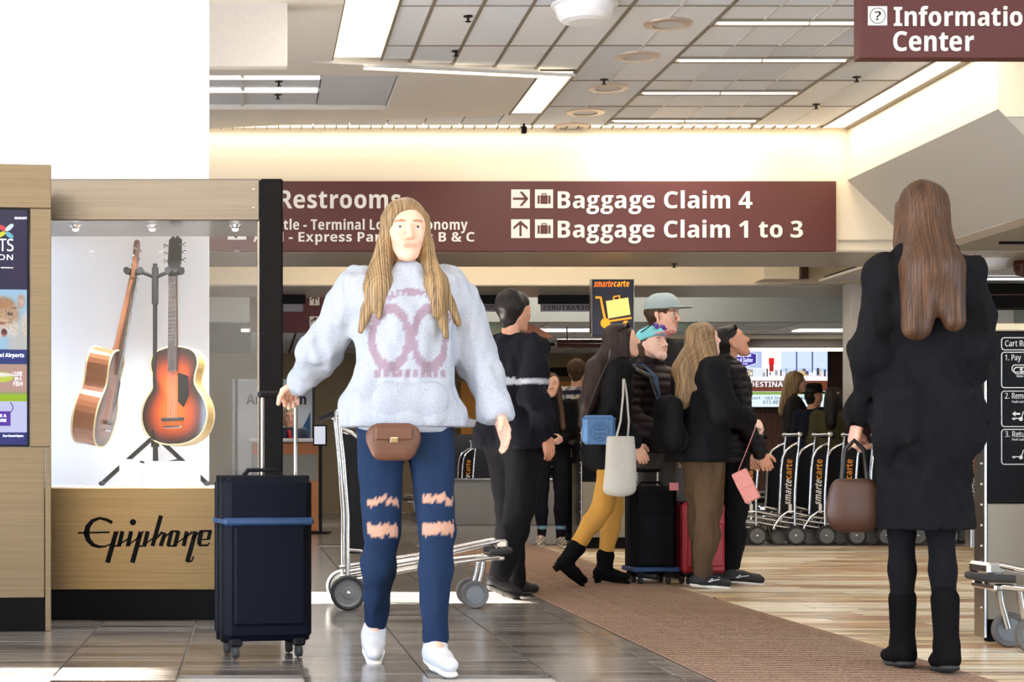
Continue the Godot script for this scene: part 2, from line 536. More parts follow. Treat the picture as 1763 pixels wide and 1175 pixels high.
func field(prims: Array, cell: float, how := {}) -> Geo:
	var g := Geo.new()
	if prims.is_empty():
		return g
	var lo := Vector3(1e9, 1e9, 1e9)
	var hi := -lo
	for p in prims:
		if p[7] == 0:
			var r := Vector3.ONE * (maxf(p[2], p[3]) + 0.012 + cell * 2.0)
			lo = lo.min(p[0] - r).min(p[1] - r)
			hi = hi.max(p[0] + r).max(p[1] + r)
	var nx := int((hi.x - lo.x) / cell) + 2
	var ny := int((hi.y - lo.y) / cell) + 2
	var nz := int((hi.z - lo.z) / cell) + 2
	var f := PackedFloat32Array()
	f.resize(nx * ny * nz)
	f.fill(1.0)
	var sxy := nx * ny
	for p in prims:
		var a: Vector3 = p[0]
		var b: Vector3 = p[1]
		var ra: float = p[2]
		var dr: float = p[3] - ra
		var kb: float = p[4]
		var fd: Vector3 = p[5]
		var fk: float = p[6] - 1.0
		var op: int = p[7]
		var ab := b - a
		ab += fd * (fk * ab.dot(fd))
		var l2 := maxf(ab.length_squared(), 1e-9)
		var mg := maxf(ra, ra + dr) + kb + cell * 2.5
		var mv := Vector3(mg, mg, mg)
		if fk > 0.0:  # a flattened shape reaches less far along the squeezed axis
			var cut := fd.abs() * mg * (fk / (1.0 + fk)) * 0.8
			if fd.abs()[fd.abs().max_axis_index()] > 0.98:
				mv -= cut
		var l := (a.min(b) - mv - lo) / cell
		var h := (a.max(b) + mv - lo) / cell
		var i0 := maxi(0, int(l.x))
		var j0 := maxi(0, int(l.y))
		var k0 := maxi(0, int(l.z))
		var i1 := mini(nx - 1, int(h.x) + 1)
		var j1 := mini(ny - 1, int(h.y) + 1)
		var k1 := mini(nz - 1, int(h.z) + 1)
		for kz in range(k0, k1 + 1):
			for jy in range(j0, j1 + 1):
				var o := kz * sxy + jy * nx
				var q0 := lo + Vector3(0, jy, kz) * cell - a
				for ixx in range(i0, i1 + 1):
					var q := q0
					q.x += ixx * cell
					if fk != 0.0:
						q += fd * (fk * q.dot(fd))
					var t := clampf(q.dot(ab) / l2, 0.0, 1.0)
					var d := (q - ab * t).length() - ra - dr * t
					var old := f[o + ixx]
					if op == 0:
						var w := kb - absf(old - d)
						if w > 0.0:
							f[o + ixx] = minf(old, d) - w * w / (4.0 * kb)
						elif d < old:
							f[o + ixx] = d
					else:
						var w2 := kb - absf(old + d)
						if w2 > 0.0:
							f[o + ixx] = maxf(old, -d) + w2 * w2 / (4.0 * kb)
						elif -d > old:
							f[o + ixx] = -d
	var cuts: Array = how.get("cuts", [])
	var folds: float = how.get("folds", 0.0)
	var fscale: Vector3 = how.get("fscale", Vector3(13, 7, 13))
	var quilt: float = how.get("quilt", 0.0)
	var pitch: float = how.get("pitch", 0.06)
	var near := cell * 3.0 + 0.012
	for kz in nz:
		for jy in ny:
			var o := kz * sxy + jy * nx
			for ixx in nx:
				var d := f[o + ixx]
				if d > near:
					continue
				var p := lo + Vector3(ixx, jy, kz) * cell
				if d > -near:
					if folds > 0.0:
						var s := p * fscale
						d -= folds * crumple.get_noise_3d(s.x * 30.0, s.y * 30.0, s.z * 30.0)
					if quilt > 0.0:
						d -= quilt * (absf(sin(PI * p.y / pitch)) - 0.7)
				for c in cuts:
					d = maxf(d, (p - c[0]).dot(c[1]))
				f[o + ixx] = d
	# surface nets
	var tint: Callable = how.get("tint", func(_p): return Color(1, 1, 1))
	var colored: bool = how.has("tint")
	var ids := PackedInt32Array()
	ids.resize(nx * ny * nz)
	ids.fill(-1)
	var lim := cell * 3.2
	for kz in nz - 1:
		for jy in ny - 1:
			var o := kz * sxy + jy * nx
			for ixx in nx - 1:
				var e := o + ixx
				var d0 := f[e]
				if d0 > lim or d0 < -lim:
					continue
				var d1 := f[e + 1]
				var d2 := f[e + nx]
				var d3 := f[e + nx + 1]
				var d4 := f[e + sxy]
				var d5 := f[e + sxy + 1]
				var d6 := f[e + sxy + nx]
				var d7 := f[e + sxy + nx + 1]
				var ins := int(d0 < 0.0) + int(d1 < 0.0) + int(d2 < 0.0) + int(d3 < 0.0) + int(d4 < 0.0) + int(d5 < 0.0) + int(d6 < 0.0) + int(d7 < 0.0)
				if ins == 0 or ins == 8:
					continue
				var acc := Vector3.ZERO
				var cnt := 0
				if (d0 < 0.0) != (d1 < 0.0):
					acc += Vector3(d0 / (d0 - d1), 0, 0)
					cnt += 1
				if (d2 < 0.0) != (d3 < 0.0):
					acc += Vector3(d2 / (d2 - d3), 1, 0)
					cnt += 1
				if (d4 < 0.0) != (d5 < 0.0):
					acc += Vector3(d4 / (d4 - d5), 0, 1)
					cnt += 1
				if (d6 < 0.0) != (d7 < 0.0):
					acc += Vector3(d6 / (d6 - d7), 1, 1)
					cnt += 1
				if (d0 < 0.0) != (d2 < 0.0):
					acc += Vector3(0, d0 / (d0 - d2), 0)
					cnt += 1
				if (d1 < 0.0) != (d3 < 0.0):
					acc += Vector3(1, d1 / (d1 - d3), 0)
					cnt += 1
				if (d4 < 0.0) != (d6 < 0.0):
					acc += Vector3(0, d4 / (d4 - d6), 1)
					cnt += 1
				if (d5 < 0.0) != (d7 < 0.0):
					acc += Vector3(1, d5 / (d5 - d7), 1)
					cnt += 1
				if (d0 < 0.0) != (d4 < 0.0):
					acc += Vector3(0, 0, d0 / (d0 - d4))
					cnt += 1
				if (d1 < 0.0) != (d5 < 0.0):
					acc += Vector3(1, 0, d1 / (d1 - d5))
					cnt += 1
				if (d2 < 0.0) != (d6 < 0.0):
					acc += Vector3(0, 1, d2 / (d2 - d6))
					cnt += 1
				if (d3 < 0.0) != (d7 < 0.0):
					acc += Vector3(1, 1, d3 / (d3 - d7))
					cnt += 1
				var pos := lo + (Vector3(ixx, jy, kz) + acc / cnt) * cell
				ids[e] = g.v.size()
				g.v.append(pos)
				g.n.append(Vector3(d1 + d3 + d5 + d7 - d0 - d2 - d4 - d6, d2 + d3 + d6 + d7 - d0 - d1 - d4 - d5, d4 + d5 + d6 + d7 - d0 - d1 - d2 - d3).normalized())
				if colored:
					g.c.append(tint.call(pos))
	for kz in range(1, nz - 1):
		for jy in range(1, ny - 1):
			var o := kz * sxy + jy * nx
			for ixx in range(1, nx - 1):
				var e := o + ixx
				if ids[e] < 0:
					continue
				var s0 := f[e] < 0.0
				if s0 != (f[e + 1] < 0.0):
					g_quad(g, s0, ids[e], ids[e - nx], ids[e - nx - sxy], ids[e - sxy])
				if s0 != (f[e + nx] < 0.0):
					g_quad(g, s0, ids[e], ids[e - sxy], ids[e - sxy - 1], ids[e - 1])
				if s0 != (f[e + sxy] < 0.0):
					g_quad(g, s0, ids[e], ids[e - 1], ids[e - 1 - nx], ids[e - nx])
	return g


func g_quad(g: Geo, inside: bool, a: int, b: int, c: int, d: int) -> void:
	if a < 0 or b < 0 or c < 0 or d < 0:
		return
	if inside:
		g.ix.append_array(PackedInt32Array([a, c, b, a, d, c]))
	else:
		g.ix.append_array(PackedInt32Array([a, b, c, a, c, d]))


func join(into: Geo, other: Geo) -> void:
	var b := into.v.size()
	into.v.append_array(other.v)
	into.n.append_array(other.n)
	into.c.append_array(other.c)
	for k in other.ix:
		into.ix.append(b + k)


# ---------------------------------------------------------------- a person
# Local axes: feet at y 0, facing +z, the person's left is +x. J holds the joints.
func joints(h: float, over := {}) -> Dictionary:
	var k := h / 1.70
	var j := {
		"hip": Vector3(0, 0.93, 0), "hipL": Vector3(0.088, 0.9, 0), "hipR": Vector3(-0.088, 0.9, 0),
		"kneeL": Vector3(0.095, 0.49, 0.025), "kneeR": Vector3(-0.095, 0.49, 0.025), "ankL": Vector3(0.095, 0.085, -0.02), "ankR": Vector3(-0.095, 0.085, -0.02),
		"waist": Vector3(0, 1.07, 0.0), "chest": Vector3(0, 1.28, -0.005), "neck": Vector3(0, 1.44, -0.025), "head": Vector3(0, 1.588, 0.012),
		"shL": Vector3(0.168, 1.385, -0.02), "shR": Vector3(-0.168, 1.385, -0.02), "elL": Vector3(0.215, 1.11, -0.04), "elR": Vector3(-0.215, 1.11, -0.04),
		"wrL": Vector3(0.215, 0.87, 0.04), "wrR": Vector3(-0.215, 0.87, 0.04),
	}
	for n in over:
		j[n] = over[n]
	for n in j:
		j[n] = j[n] * k
	j.k = k
	return j


func hand_prims(wr: Vector3, d: Vector3, palm: Vector3, k: float, curl: float, left: bool) -> Array:
	# d: towards the fingertips; palm: the way the palm faces; curl: bend at each knuckle in radians
	d = d.normalized()
	palm = (palm - d * palm.dot(d)).normalized()
	var u := d.cross(palm)  # towards the thumb
	if left:
		u = -u
	var out := []
	var lens := [0.072, 0.08, 0.074, 0.058]
	for q in 4:
		var off := (1.5 - q) * 0.0195 * k
		var kn: Vector3 = wr + d * (0.088 - absf(q - 1.2) * 0.004) * k + u * off
		out.append(cap(wr + d * 0.012 * k + u * off * 0.55, kn, 0.0155 * k, 0.0125 * k, 0.008))
		var dir := d
		var p := kn
		var axis := u
		for s in 3:
			var bend: float = curl * [0.8, 1.1, 0.7][s]
			dir = (dir * cos(bend) + (palm * cos(0.0) - dir * palm.dot(dir)).normalized() * sin(bend)).normalized()
			var l: float = lens[q] * [0.46, 0.31, 0.23][s] * k
			var e := p + dir * l
			out.append(cap(p, e, (0.0098 - s * 0.0008) * k, (0.0092 - s * 0.001) * k, 0.003))
			p = e
	var tb: Vector3 = wr + d * 0.028 * k + u * 0.024 * k + palm * 0.008 * k
	var t1: Vector3 = tb + (d * 0.6 + u * 0.75 + palm * 0.35).normalized() * 0.038 * k
	var t2: Vector3 = t1 + (d * 0.85 + u * 0.3 + palm * (0.3 + curl * 0.5)).normalized() * 0.03 * k
	var t3: Vector3 = t2 + (d * 0.9 + u * 0.05 + palm * (0.3 + curl * 0.6)).normalized() * 0.024 * k
	out.append(cap(tb, t1, 0.015 * k, 0.0125 * k, 0.008))
	out.append(cap(t1, t2, 0.0115 * k, 0.0105 * k, 0.004))
	out.append(cap(t2, t3, 0.0105 * k, 0.009 * k, 0.004))
	return out


func head_prims(T: Transform3D) -> Array:
	var B := T.basis
	var z := B.z
	var x := B.x
	var o := []
	o.append(cap(T * Vector3(0, 0.036, -0.032), T * Vector3(0, 0.034, 0.014), 0.076, 0.074, 0.02))
	o.append(cap(T * Vector3(0, 0.0, 0.028), T * Vector3(0, -0.07, 0.046), 0.06, 0.034, 0.03))
	for s in [-1.0, 1.0]:
		o.append(cap(T * Vector3(s * 0.046, -0.028, 0.004), T * Vector3(s * 0.02, -0.084, 0.052), 0.022, 0.019, 0.025))
		o.append(cap(T * Vector3(s * 0.036, -0.016, 0.058), T * Vector3(s * 0.03, -0.03, 0.062), 0.022, 0.02, 0.025))
		o.append(cap(T * Vector3(s * 0.076, 0.022, -0.012), T * Vector3(s * 0.073, -0.022, -0.004), 0.018, 0.012, 0.006, x, 2.2))
		o.append(cap(T * Vector3(s * 0.032, 0.012, 0.102), T * Vector3(s * 0.034, 0.012, 0.1), 0.02, 0.02, 0.016, Z3, 1.0, 1))
	for s in [-1.0, 1.0]:  # eyelids
		o.append(cap(T * Vector3(s * 0.018, 0.02, 0.079), T * Vector3(s * 0.046, 0.019, 0.071), 0.0065, 0.006, 0.005))
		o.append(cap(T * Vector3(s * 0.02, 0.0035, 0.0795), T * Vector3(s * 0.044, 0.004, 0.072), 0.0055, 0.005, 0.006))
	o.append(cap(T * Vector3(-0.034, 0.032, 0.075), T * Vector3(0.034, 0.032, 0.075), 0.01, 0.01, 0.016))
	o.append(cap(T * Vector3(0, 0.022, 0.086), T * Vector3(0, -0.022, 0.106), 0.008, 0.0125, 0.01))
	for s in [-1.0, 1.0]:
		o.append(cap(T * Vector3(s * 0.011, -0.026, 0.096), T * Vector3(s * 0.012, -0.027, 0.092), 0.0085, 0.0085, 0.006))
	o.append(cap(T * Vector3(-0.017, -0.05, 0.08), T * Vector3(0.017, -0.05, 0.08), 0.0075, 0.0075, 0.008))
	o.append(cap(T * Vector3(-0.015, -0.061, 0.08), T * Vector3(0.015, -0.061, 0.08), 0.008, 0.008, 0.008))
	o.append(cap(T * Vector3(0, -0.088, 0.066), T * Vector3(0, -0.09, 0.064), 0.021, 0.021, 0.016))
	o.append(cap(T * Vector3(-0.02, -0.0555, 0.094), T * Vector3(0.02, -0.0555, 0.094), 0.0035, 0.0035, 0.005, z, 1.0, 1))
	return o


func face_tint(p: Vector3, T: Transform3D, brow: Color) -> Color:
	# what grows or is dyed on the skin: lips and brows
	var q := T.affine_inverse() * p
	if q.z < 0.04:
		return Color(1, 1, 1)
	var lip := (q.x / 0.022) * (q.x / 0.022) + ((q.y + 0.056) / 0.01) * ((q.y + 0.056) / 0.01)
	if lip < 1.0 and q.z > 0.07:
		return Color(0.84, 0.6, 0.58)
	if absf(absf(q.x) - 0.033) < 0.018 and absf(q.y - 0.036 + absf(absf(q.x) - 0.03) * 0.2) < 0.0042:
		return brow
	return Color(1, 1, 1)


func person(label: String, where: Vector3, turn: float, J: Dictionary, s := {}) -> Node3D:
	var t0 := Time.get_ticks_msec()
	var P := thing("person", label, "person", where, turn, s.get("group", ""))
	var k: float = J.k
	var cell: float = s.get("cell", 0.014)
	var fine: float = s.get("fine", 0.006)
	var F: Vector3 = s.get("front", Z3)  # the way the chest faces
	var hb := Basis.from_euler(Vector3(deg_to_rad(-s.get("pitch", 0.0)), deg_to_rad(s.get("yaw", 0.0)), deg_to_rad(s.get("roll", 0.0))))
	var T := Transform3D(hb.scaled_local(Vector3.ONE * k * 1.0), J.head)
	J.T = T
	var w: float = s.get("width", 1.0)
	var lt: float = s.get("thin", 1.0)
	# the body
	var bare: bool = s.get("bare_arms", false)
	var b := []
	b.append(cap(J.hip, J.waist, 0.15 * k * w, 0.118 * k * w, 0.05, F, 1.45))
	b.append(cap(J.waist, J.chest, 0.118 * k * w, 0.138 * k * w, 0.05, F, 1.45))
	b.append(cap(J.shL, J.shR, 0.05 * k, 0.05 * k, 0.05))
	b.append(cap(J.chest, J.neck, 0.1 * k, 0.052 * k, 0.04))
	b.append(cap(J.neck, T * Vector3(0, -0.04, -0.022), 0.05 * k * w, 0.048 * k, 0.025))
	for L in ["L", "R"]:
		var hp: Vector3 = J["hip" + L]
		var kn: Vector3 = J["knee" + L]
		var an: Vector3 = J["ank" + L]
		b.append(cap(hp, kn, 0.084 * k * w * lt, 0.054 * k * lt, 0.03))
		b.append(cap(kn, kn.lerp(an, 0.35), 0.05 * k * lt, 0.054 * k * lt, 0.02))
		b.append(cap(kn.lerp(an, 0.3), an, 0.053 * k * lt, 0.036 * k * lt, 0.02))
		b.append(cap(J["sh" + L], J["el" + L], 0.047 * k, 0.037 * k, 0.02))
		b.append(cap(J["el" + L], J["wr" + L], 0.037 * k, 0.024 * k, 0.02))
		var toe: Vector3 = s.get("foot" + L, Vector3(0.03 if L == "L" else -0.03, -0.05, 0.2))
		b.append(cap(an + toe * 0.12 * k, an + toe * 0.5 * k, 0.024 * k, 0.014 * k, 0.02))
	var whole := field(b, cell * 1.25, {"tint": func(_p): return Color(1, 1, 1), "cuts": [[T * Vector3(0, -0.045, 0), hb.y]]})
	var brow: Color = s.get("brow", Color(0.25, 0.17, 0.13))
	var hp_: Array = head_prims(T)
	hp_.append(cap(T * Vector3(0, -0.02, -0.022), J.neck, 0.05 * k, 0.05 * k * w, 0.02))
	join(whole, field(hp_, fine, {"tint": func(p): return face_tint(p, T, brow)}))
	for L in ["L", "R"]:
		var wr: Vector3 = J["wr" + L]
		var fwd: Vector3 = s.get("hand" + L, (wr - J["el" + L]).normalized())
		var palm: Vector3 = s.get("palm" + L, Vector3(-1 if L == "L" else 1, 0, 0.15))
		var hh := hand_prims(wr, fwd, palm, k, s.get("curl" + L, 0.3), L == "L")
		hh.append(cap(wr - (wr - J["el" + L]).normalized() * 0.05, wr + fwd.normalized() * 0.02, 0.026 * k, 0.022 * k, 0.012))
		join(whole, field(hh, fine * 0.85 if s.get("sharp_hands", true) else fine * 1.3, {"tint": func(_p): return Color(1, 1, 1)}))
	obj("body", whole.mesh(), M[s.get("skin", "skin_fair")], P)
	for e in [-1.0, 1.0]:
		var eye := obj("eye", Geo.new().ball(T * Vector3(e * 0.032, 0.012, 0.0715), Vector3.ONE * 0.0125 * k, 12, 8).mesh(), M.eye_white, P)
		obj("iris", Geo.new().ball(T * Vector3(e * 0.0325, 0.0125, 0.0785), Vector3.ONE * 0.0068 * k, 10, 6).mesh(), M.eye_iris, eye)
	P.set_meta("dt", Time.get_ticks_msec() - t0)
	return P


func hair(P: Node3D, J: Dictionary, m: String, locks: Array, how := {}) -> void:
	# locks: [from, to, r, r_end] in the person's axes, over a crown that follows the head
	var T: Transform3D = J.T
	var k: float = J.k
	var z := T.basis.z.normalized()
	var h := []
	h.append(cap(T * Vector3(0, 0.05, -0.036), T * Vector3(0, 0.046, 0.004), 0.083 * k, 0.079 * k, 0.02))
	if how.get("sides", true):
		h.append(cap(T * Vector3(0, 0.0, -0.05), T * Vector3(0, -0.06, -0.05), 0.075 * k, 0.062 * k, 0.03))
	else:
		h.append(cap(T * Vector3(0, 0.01, -0.045), T * Vector3(0, -0.045, -0.048), 0.073 * k, 0.05 * k, 0.03))
	if how.get("sides", true):
		for s in [-1.0, 1.0]:
			h.append(cap(T * Vector3(s * 0.066, 0.05, 0.01), T * Vector3(s * 0.074, -0.09, -0.02), 0.026 * k, 0.028 * k, 0.02))
	for l in locks:
		h.append(cap(l[0], l[1], l[2], l[3], l[4] if l.size() > 4 else 0.03))
	# the face stays free
	h.append(cap(T * Vector3(0, 0.012, 0.1), T * Vector3(0, -0.1, 0.11), 0.07 * k, 0.075 * k, 0.012, z, 1.0, 1))
	if not how.get("sides", true):
		for s in [-1.0, 1.0]:
			h.append(cap(T * Vector3(s * 0.08, 0.0, 0.02), T * Vector3(s * 0.08, -0.03, 0.02), 0.03 * k, 0.03 * k, 0.01, z, 1.0, 1))
	var g := field(h, how.get("cell", 0.008), {"folds": how.get("folds", 0.01), "fscale": Vector3(11, 1.0, 11) if how.get("sides", true) else Vector3(16, 12, 16)})
	obj("hair", g.mesh(), M[m], P)


func top_prims(J: Dictionary, w: float, fat: float, F: Vector3, sleeve := 1.0) -> Array:
	var k: float = J.k
	var b := []
	b.append(cap(J.hip, J.waist, (0.152 * w) * k + fat, (0.13 * w) * k + fat, 0.05, F, 1.4))
	b.append(cap(J.waist, J.chest, (0.13 * w) * k + fat, (0.148 * w) * k + fat, 0.05, F, 1.35))
	b.append(cap(J.shL, J.shR, 0.052 * k + fat * 0.6, 0.052 * k + fat * 0.6, 0.06))
	b.append(cap(J.chest, J.neck + Vector3(0, -0.03, 0), 0.1 * k + fat * 0.5, 0.06 * k, 0.05))
	for L in ["L", "R"]:
		var hp: Vector3 = J["hip" + L]
		b.append(cap(hp + F * -0.045 * k + Vector3(0, 0.04, 0), hp + F * -0.045 * k + Vector3(0, -0.06, 0), 0.085 * k * w + fat, 0.09 * k * w + fat, 0.05))
		b.append(cap(J["sh" + L], J["el" + L], 0.05 * k + fat, 0.042 * k + fat, 0.035))
		b.append(cap(J["el" + L], (J["el" + L] as Vector3).lerp(J["wr" + L], 0.93 * sleeve), 0.042 * k + fat, 0.03 * k + fat * 0.8, 0.025))
	return b


func wear_top(P: Node3D, J: Dictionary, called: String, m: String, s := {}) -> MeshInstance3D:
	var F: Vector3 = s.get("front", Z3)
	var fat: float = s.get("fat", 0.014)
	var b := top_prims(J, s.get("width", 1.0), fat, F, s.get("sleeve", 1.0))
	for e in s.get("more", []):
		b.append(e)
	var how := {"folds": s.get("folds", 0.012), "quilt": s.get("quilt", 0.0), "pitch": s.get("pitch", 0.06), "cuts": [[Vector3(0, s.get("hem", 0.88) * J.k, 0), Vector3(0, -1, s.get("hem_tilt", 0.0))]]}
	if s.has("tint"):
		how.tint = s.tint
	return obj(called, field(b, s.get("cell", 0.014), how).mesh(), M[m], P)


func wear_legs(P: Node3D, J: Dictionary, called: String, m: String, s := {}) -> MeshInstance3D:
	var k: float = J.k
	var F: Vector3 = s.get("front", Z3)
	var w: float = s.get("width", 1.0)
	var fat: float = s.get("fat", 0.01)
	var loose: float = s.get("loose", 0.0)
	var end: float = s.get("end", 0.92)
	var lt: float = s.get("thin", 1.0)
	var b := []
	b.append(cap(J.hip, (J.hip as Vector3).lerp(J.waist, 0.75), 0.15 * k * w + fat, 0.13 * k * w + fat, 0.05, F, 1.35))
	for L in ["L", "R"]:
		var hp: Vector3 = J["hip" + L]
		var kn: Vector3 = J["knee" + L]
		var an: Vector3 = J["ank" + L]
		b.append(cap(hp, kn, 0.088 * k * w * lt + fat, 0.058 * k * lt + fat + loose, 0.03))
		b.append(cap(kn, kn.lerp(an, 0.35), 0.054 * k * lt + fat + loose, 0.056 * k * lt + fat + loose, 0.02))
		b.append(cap(kn.lerp(an, 0.33), kn.lerp(an, end), 0.056 * k * lt + fat + loose, 0.038 * k * lt + fat + loose, 0.02))
		b.append(cap(hp + Vector3(0, 0.03, -0.05 * k), hp + Vector3(0, 0.0, -0.05 * k), 0.085 * k * w, 0.085 * k * w, 0.04))
	var how := {"folds": s.get("folds", 0.012), "cuts": s.get("cuts", [])}
	if s.has("tint"):
		how.tint = s.tint
	return obj(called, field(b, s.get("cell", 0.014), how).mesh(), M[m], P)


func shoe(P: Node3D, J: Dictionary, L: String, toe: Vector3, m: String, s := {}) -> void:
	# toe: from the ankle to the tip of the shoe
	var k: float = J.k
	var an: Vector3 = J["ank" + L]
	var c: float = s.get("cell", 0.009)
	var d := Vector3(toe.x, 0, toe.z).normalized()
	var tip: Vector3 = an + toe * k
	var heel: Vector3 = an - d * 0.045 * k + Vector3(0, toe.y * 0.55, 0) * k
	if s.has("heel"):
		heel = an + s.heel * k
	var up := (tip - heel).cross(Vector3(0, 1, 0).cross(tip - heel)).normalized()
	var b := [
		cap(heel, heel.lerp(tip, 0.5), 0.036 * k, 0.038 * k, 0.02),
		cap(heel.lerp(tip, 0.4), tip - (tip - heel).normalized() * 0.026, 0.041 * k, 0.033 * k, 0.025, up, 1.25),
		cap(heel.lerp(tip, 0.15), an + Vector3(0, s.get("shaft", 0.0), 0) * k, 0.04 * k, 0.042 * k, 0.03),
	]
	if s.has("shaft_to"):
		b.append(cap(an, an + s.shaft_to * k, 0.05 * k * s.get("thin", 1.0), 0.06 * k * s.get("thin", 1.0), 0.02))
	var floor_pt: Vector3 = heel - up * 0.03 * k
	var o := obj(s.get("called", "shoe"), field(b, c, {"cuts": [[floor_pt, -up]] + s.get("cuts", [])}).mesh(), M[m], P)
	var sole := []
	for q in [[heel, heel.lerp(tip, 0.5), 0.036, 0.042], [heel.lerp(tip, 0.5), tip - (tip - heel).normalized() * 0.018, 0.042, 0.032]]:
		sole.append(cap(q[0] - up * 0.032 * k, q[1] - up * 0.032 * k, q[2] * k, q[3] * k, 0.015, up, 2.6))
	obj("sole", field(sole, c).mesh(), M[s.get("sole", "sole_white")], o)
	if s.has("block_heel"):
		var hg := Geo.new()
		var bh: Vector3 = heel - up * 0.03 * k
		hg.tube([bh, bh + s.block_heel * k], 0.026 * k, 10, 0.022 * k)
		obj("heel", hg.mesh(), M[m], o)
	if s.get("tick", false):  # the white hooked mark on the outer side of the trainer
		for side in [-1.0, 1.0]:
			var sd: Vector3 = d.cross(Vector3(0, 1, 0)) * side
			var f0: Vector3 = heel.lerp(tip, 0.28) + up * 0.012 * k + sd * 0.041 * k
			var tg := Geo.new()
			tg.tube([f0 + up * 0.006 + (tip - heel) * 0.12, f0 - up * 0.012, f0 - up * 0.012 + (tip - heel) * 0.06, f0 + (tip - heel) * 0.18, heel.lerp(tip, 0.6) + up * 0.02 * k + sd * 0.04 * k], 0.007, 6, 0.003)
			obj("side_mark", tg.mesh(), M.shoe_white, o)


# ---------------------------------------------------------------- the scene
func area(where: Vector3, w: float, l: float, e: float, col: Color, down := Vector3(0, -1, 0), called := "area_lamp") -> void:
	var a := AreaLight3D.new()
	a.name = called
	a.area_size = Vector2(w, l)
	a.light_energy = e
	a.light_color = col
	a.shadow_enabled = true
	a.area_range = 60.0
	a.area_attenuation = 2.0
	add_child(a, true)
	a.position = where
	var up := Vector3(0, 0, -1) if absf(down.y) > 0.5 else Vector3(0, 1, 0)
	a.basis = Basis.looking_at(down, up)


func _ready() -> void:
	rng.seed = 7
	crumple.seed = 4
	crumple.noise_type = FastNoiseLite.TYPE_SIMPLEX_SMOOTH
	crumple.frequency = 0.02
	crumple.fractal_octaves = 2
	# camera: level, square to the hall, lens shifted up and to the right
	var cam := Camera3D.new()
	cam.name = "camera"
	add_child(cam)
	cam.position = Vector3(0, EYE, 0)
	cam.set_frustum(1175.0 / FOC * 0.1, Vector2((881.5 - HUB.x) / FOC, (HUB.y - 587.5) / FOC) * 0.1, 0.1, 120.0)
	cam.current = true
	# sky, sun, exposure
	var env := Environment.new()
	var sky := Sky.new()
	var psm := ProceduralSkyMaterial.new()
	psm.sky_top_color = c8(160, 198, 244)
	psm.sky_horizon_color = c8(212, 228, 250)
	psm.ground_bottom_color = c8(148, 152, 160)
	psm.ground_horizon_color = c8(184, 190, 200)
	psm.sky_energy_multiplier = 3.6
	psm.ground_energy_multiplier = 5.6
	psm.sun_angle_max = 0.0
	sky.sky_material = psm
	env.background_mode = Environment.BG_SKY
	env.sky = sky
	env.tonemap_mode = Environment.TONE_MAPPER_LINEAR
	env.tonemap_exposure = 1.0
	env.sdfgi_enabled = true
	env.ssao_enabled = true
	env.ssil_enabled = true
	var we := WorldEnvironment.new()
	we.name = "world"
	we.environment = env
	add_child(we)
	var sun := DirectionalLight3D.new()
	sun.name = "sun"
	sun.light_energy = 75.0
	sun.light_color = Color(1.0, 0.97, 0.92)
	sun.light_angular_distance = 0.5
	sun.shadow_enabled = true
	add_child(sun)
	sun.basis = Basis.looking_at(Vector3(cos(deg_to_rad(18.0)), -sin(deg_to_rad(18.0)), 0.0), Vector3.UP)
	var warm := Color(1.0, 0.93, 0.83)
	var white := Color(1.0, 0.96, 0.91)
	# long ceiling lamps
	area(Vector3(0.76, 3.63, -9.2), 0.33, 6.2, 4.0, white)
	area(Vector3(2.245, 3.605, -13.45), 0.23, 1.4, 2.2, white)
	area(Vector3(2.1, 3.63, -14.895), 5.5, 0.09, 1.35, warm)
	area(Vector3(5.0, 3.64, -12.3), 0.18, 5.2, 2.5, warm)
	for z in [-14.6, -13.5, -12.4, -11.35]:
		area(Vector3(3.64, 3.63, z), 1.18, 0.09, 1.5, white)
	for z in [-7.0, -4.0, -1.0, 2.0]:
		for x in [-3.5, 3.6]:
			area(Vector3(x, 3.63, z), 1.2, 0.3, 0.5, white)
	for z in [-12.93, -13.39]:
		area(Vector3(0.07, 3.61, z), 0.9, 0.05, 0.9, Color(1, 0.98, 0.95))
	# the far hall
	for x in [0.5, 4.0, 7.5]:
		area(Vector3(x, 2.42, -22.0), 1.2, 0.3, 5.0, white)
	area(Vector3(2.5, 3.6, -16.9), 4.5, 0.15, 6.0, warm)
	area(Vector3(3.0, 3.6, -19.9), 5.0, 0.15, 8.0, white)
	area(Vector3(7.3, 2.58, -16.6), 1.2, 0.1, 0.6, white)
	materials()
	more_materials()
	print("materials ", Time.get_ticks_msec())
	shell()
	ceiling_work()
	print("shell ", Time.get_ticks_msec())
	signs()
	display_case()
	media_kiosk()
	guitars()
	cart_kiosks()
	carts()
	far_hall()
	luggage()
	print("things ", Time.get_ticks_msec())
	crowd()
	print("people ", Time.get_ticks_msec())


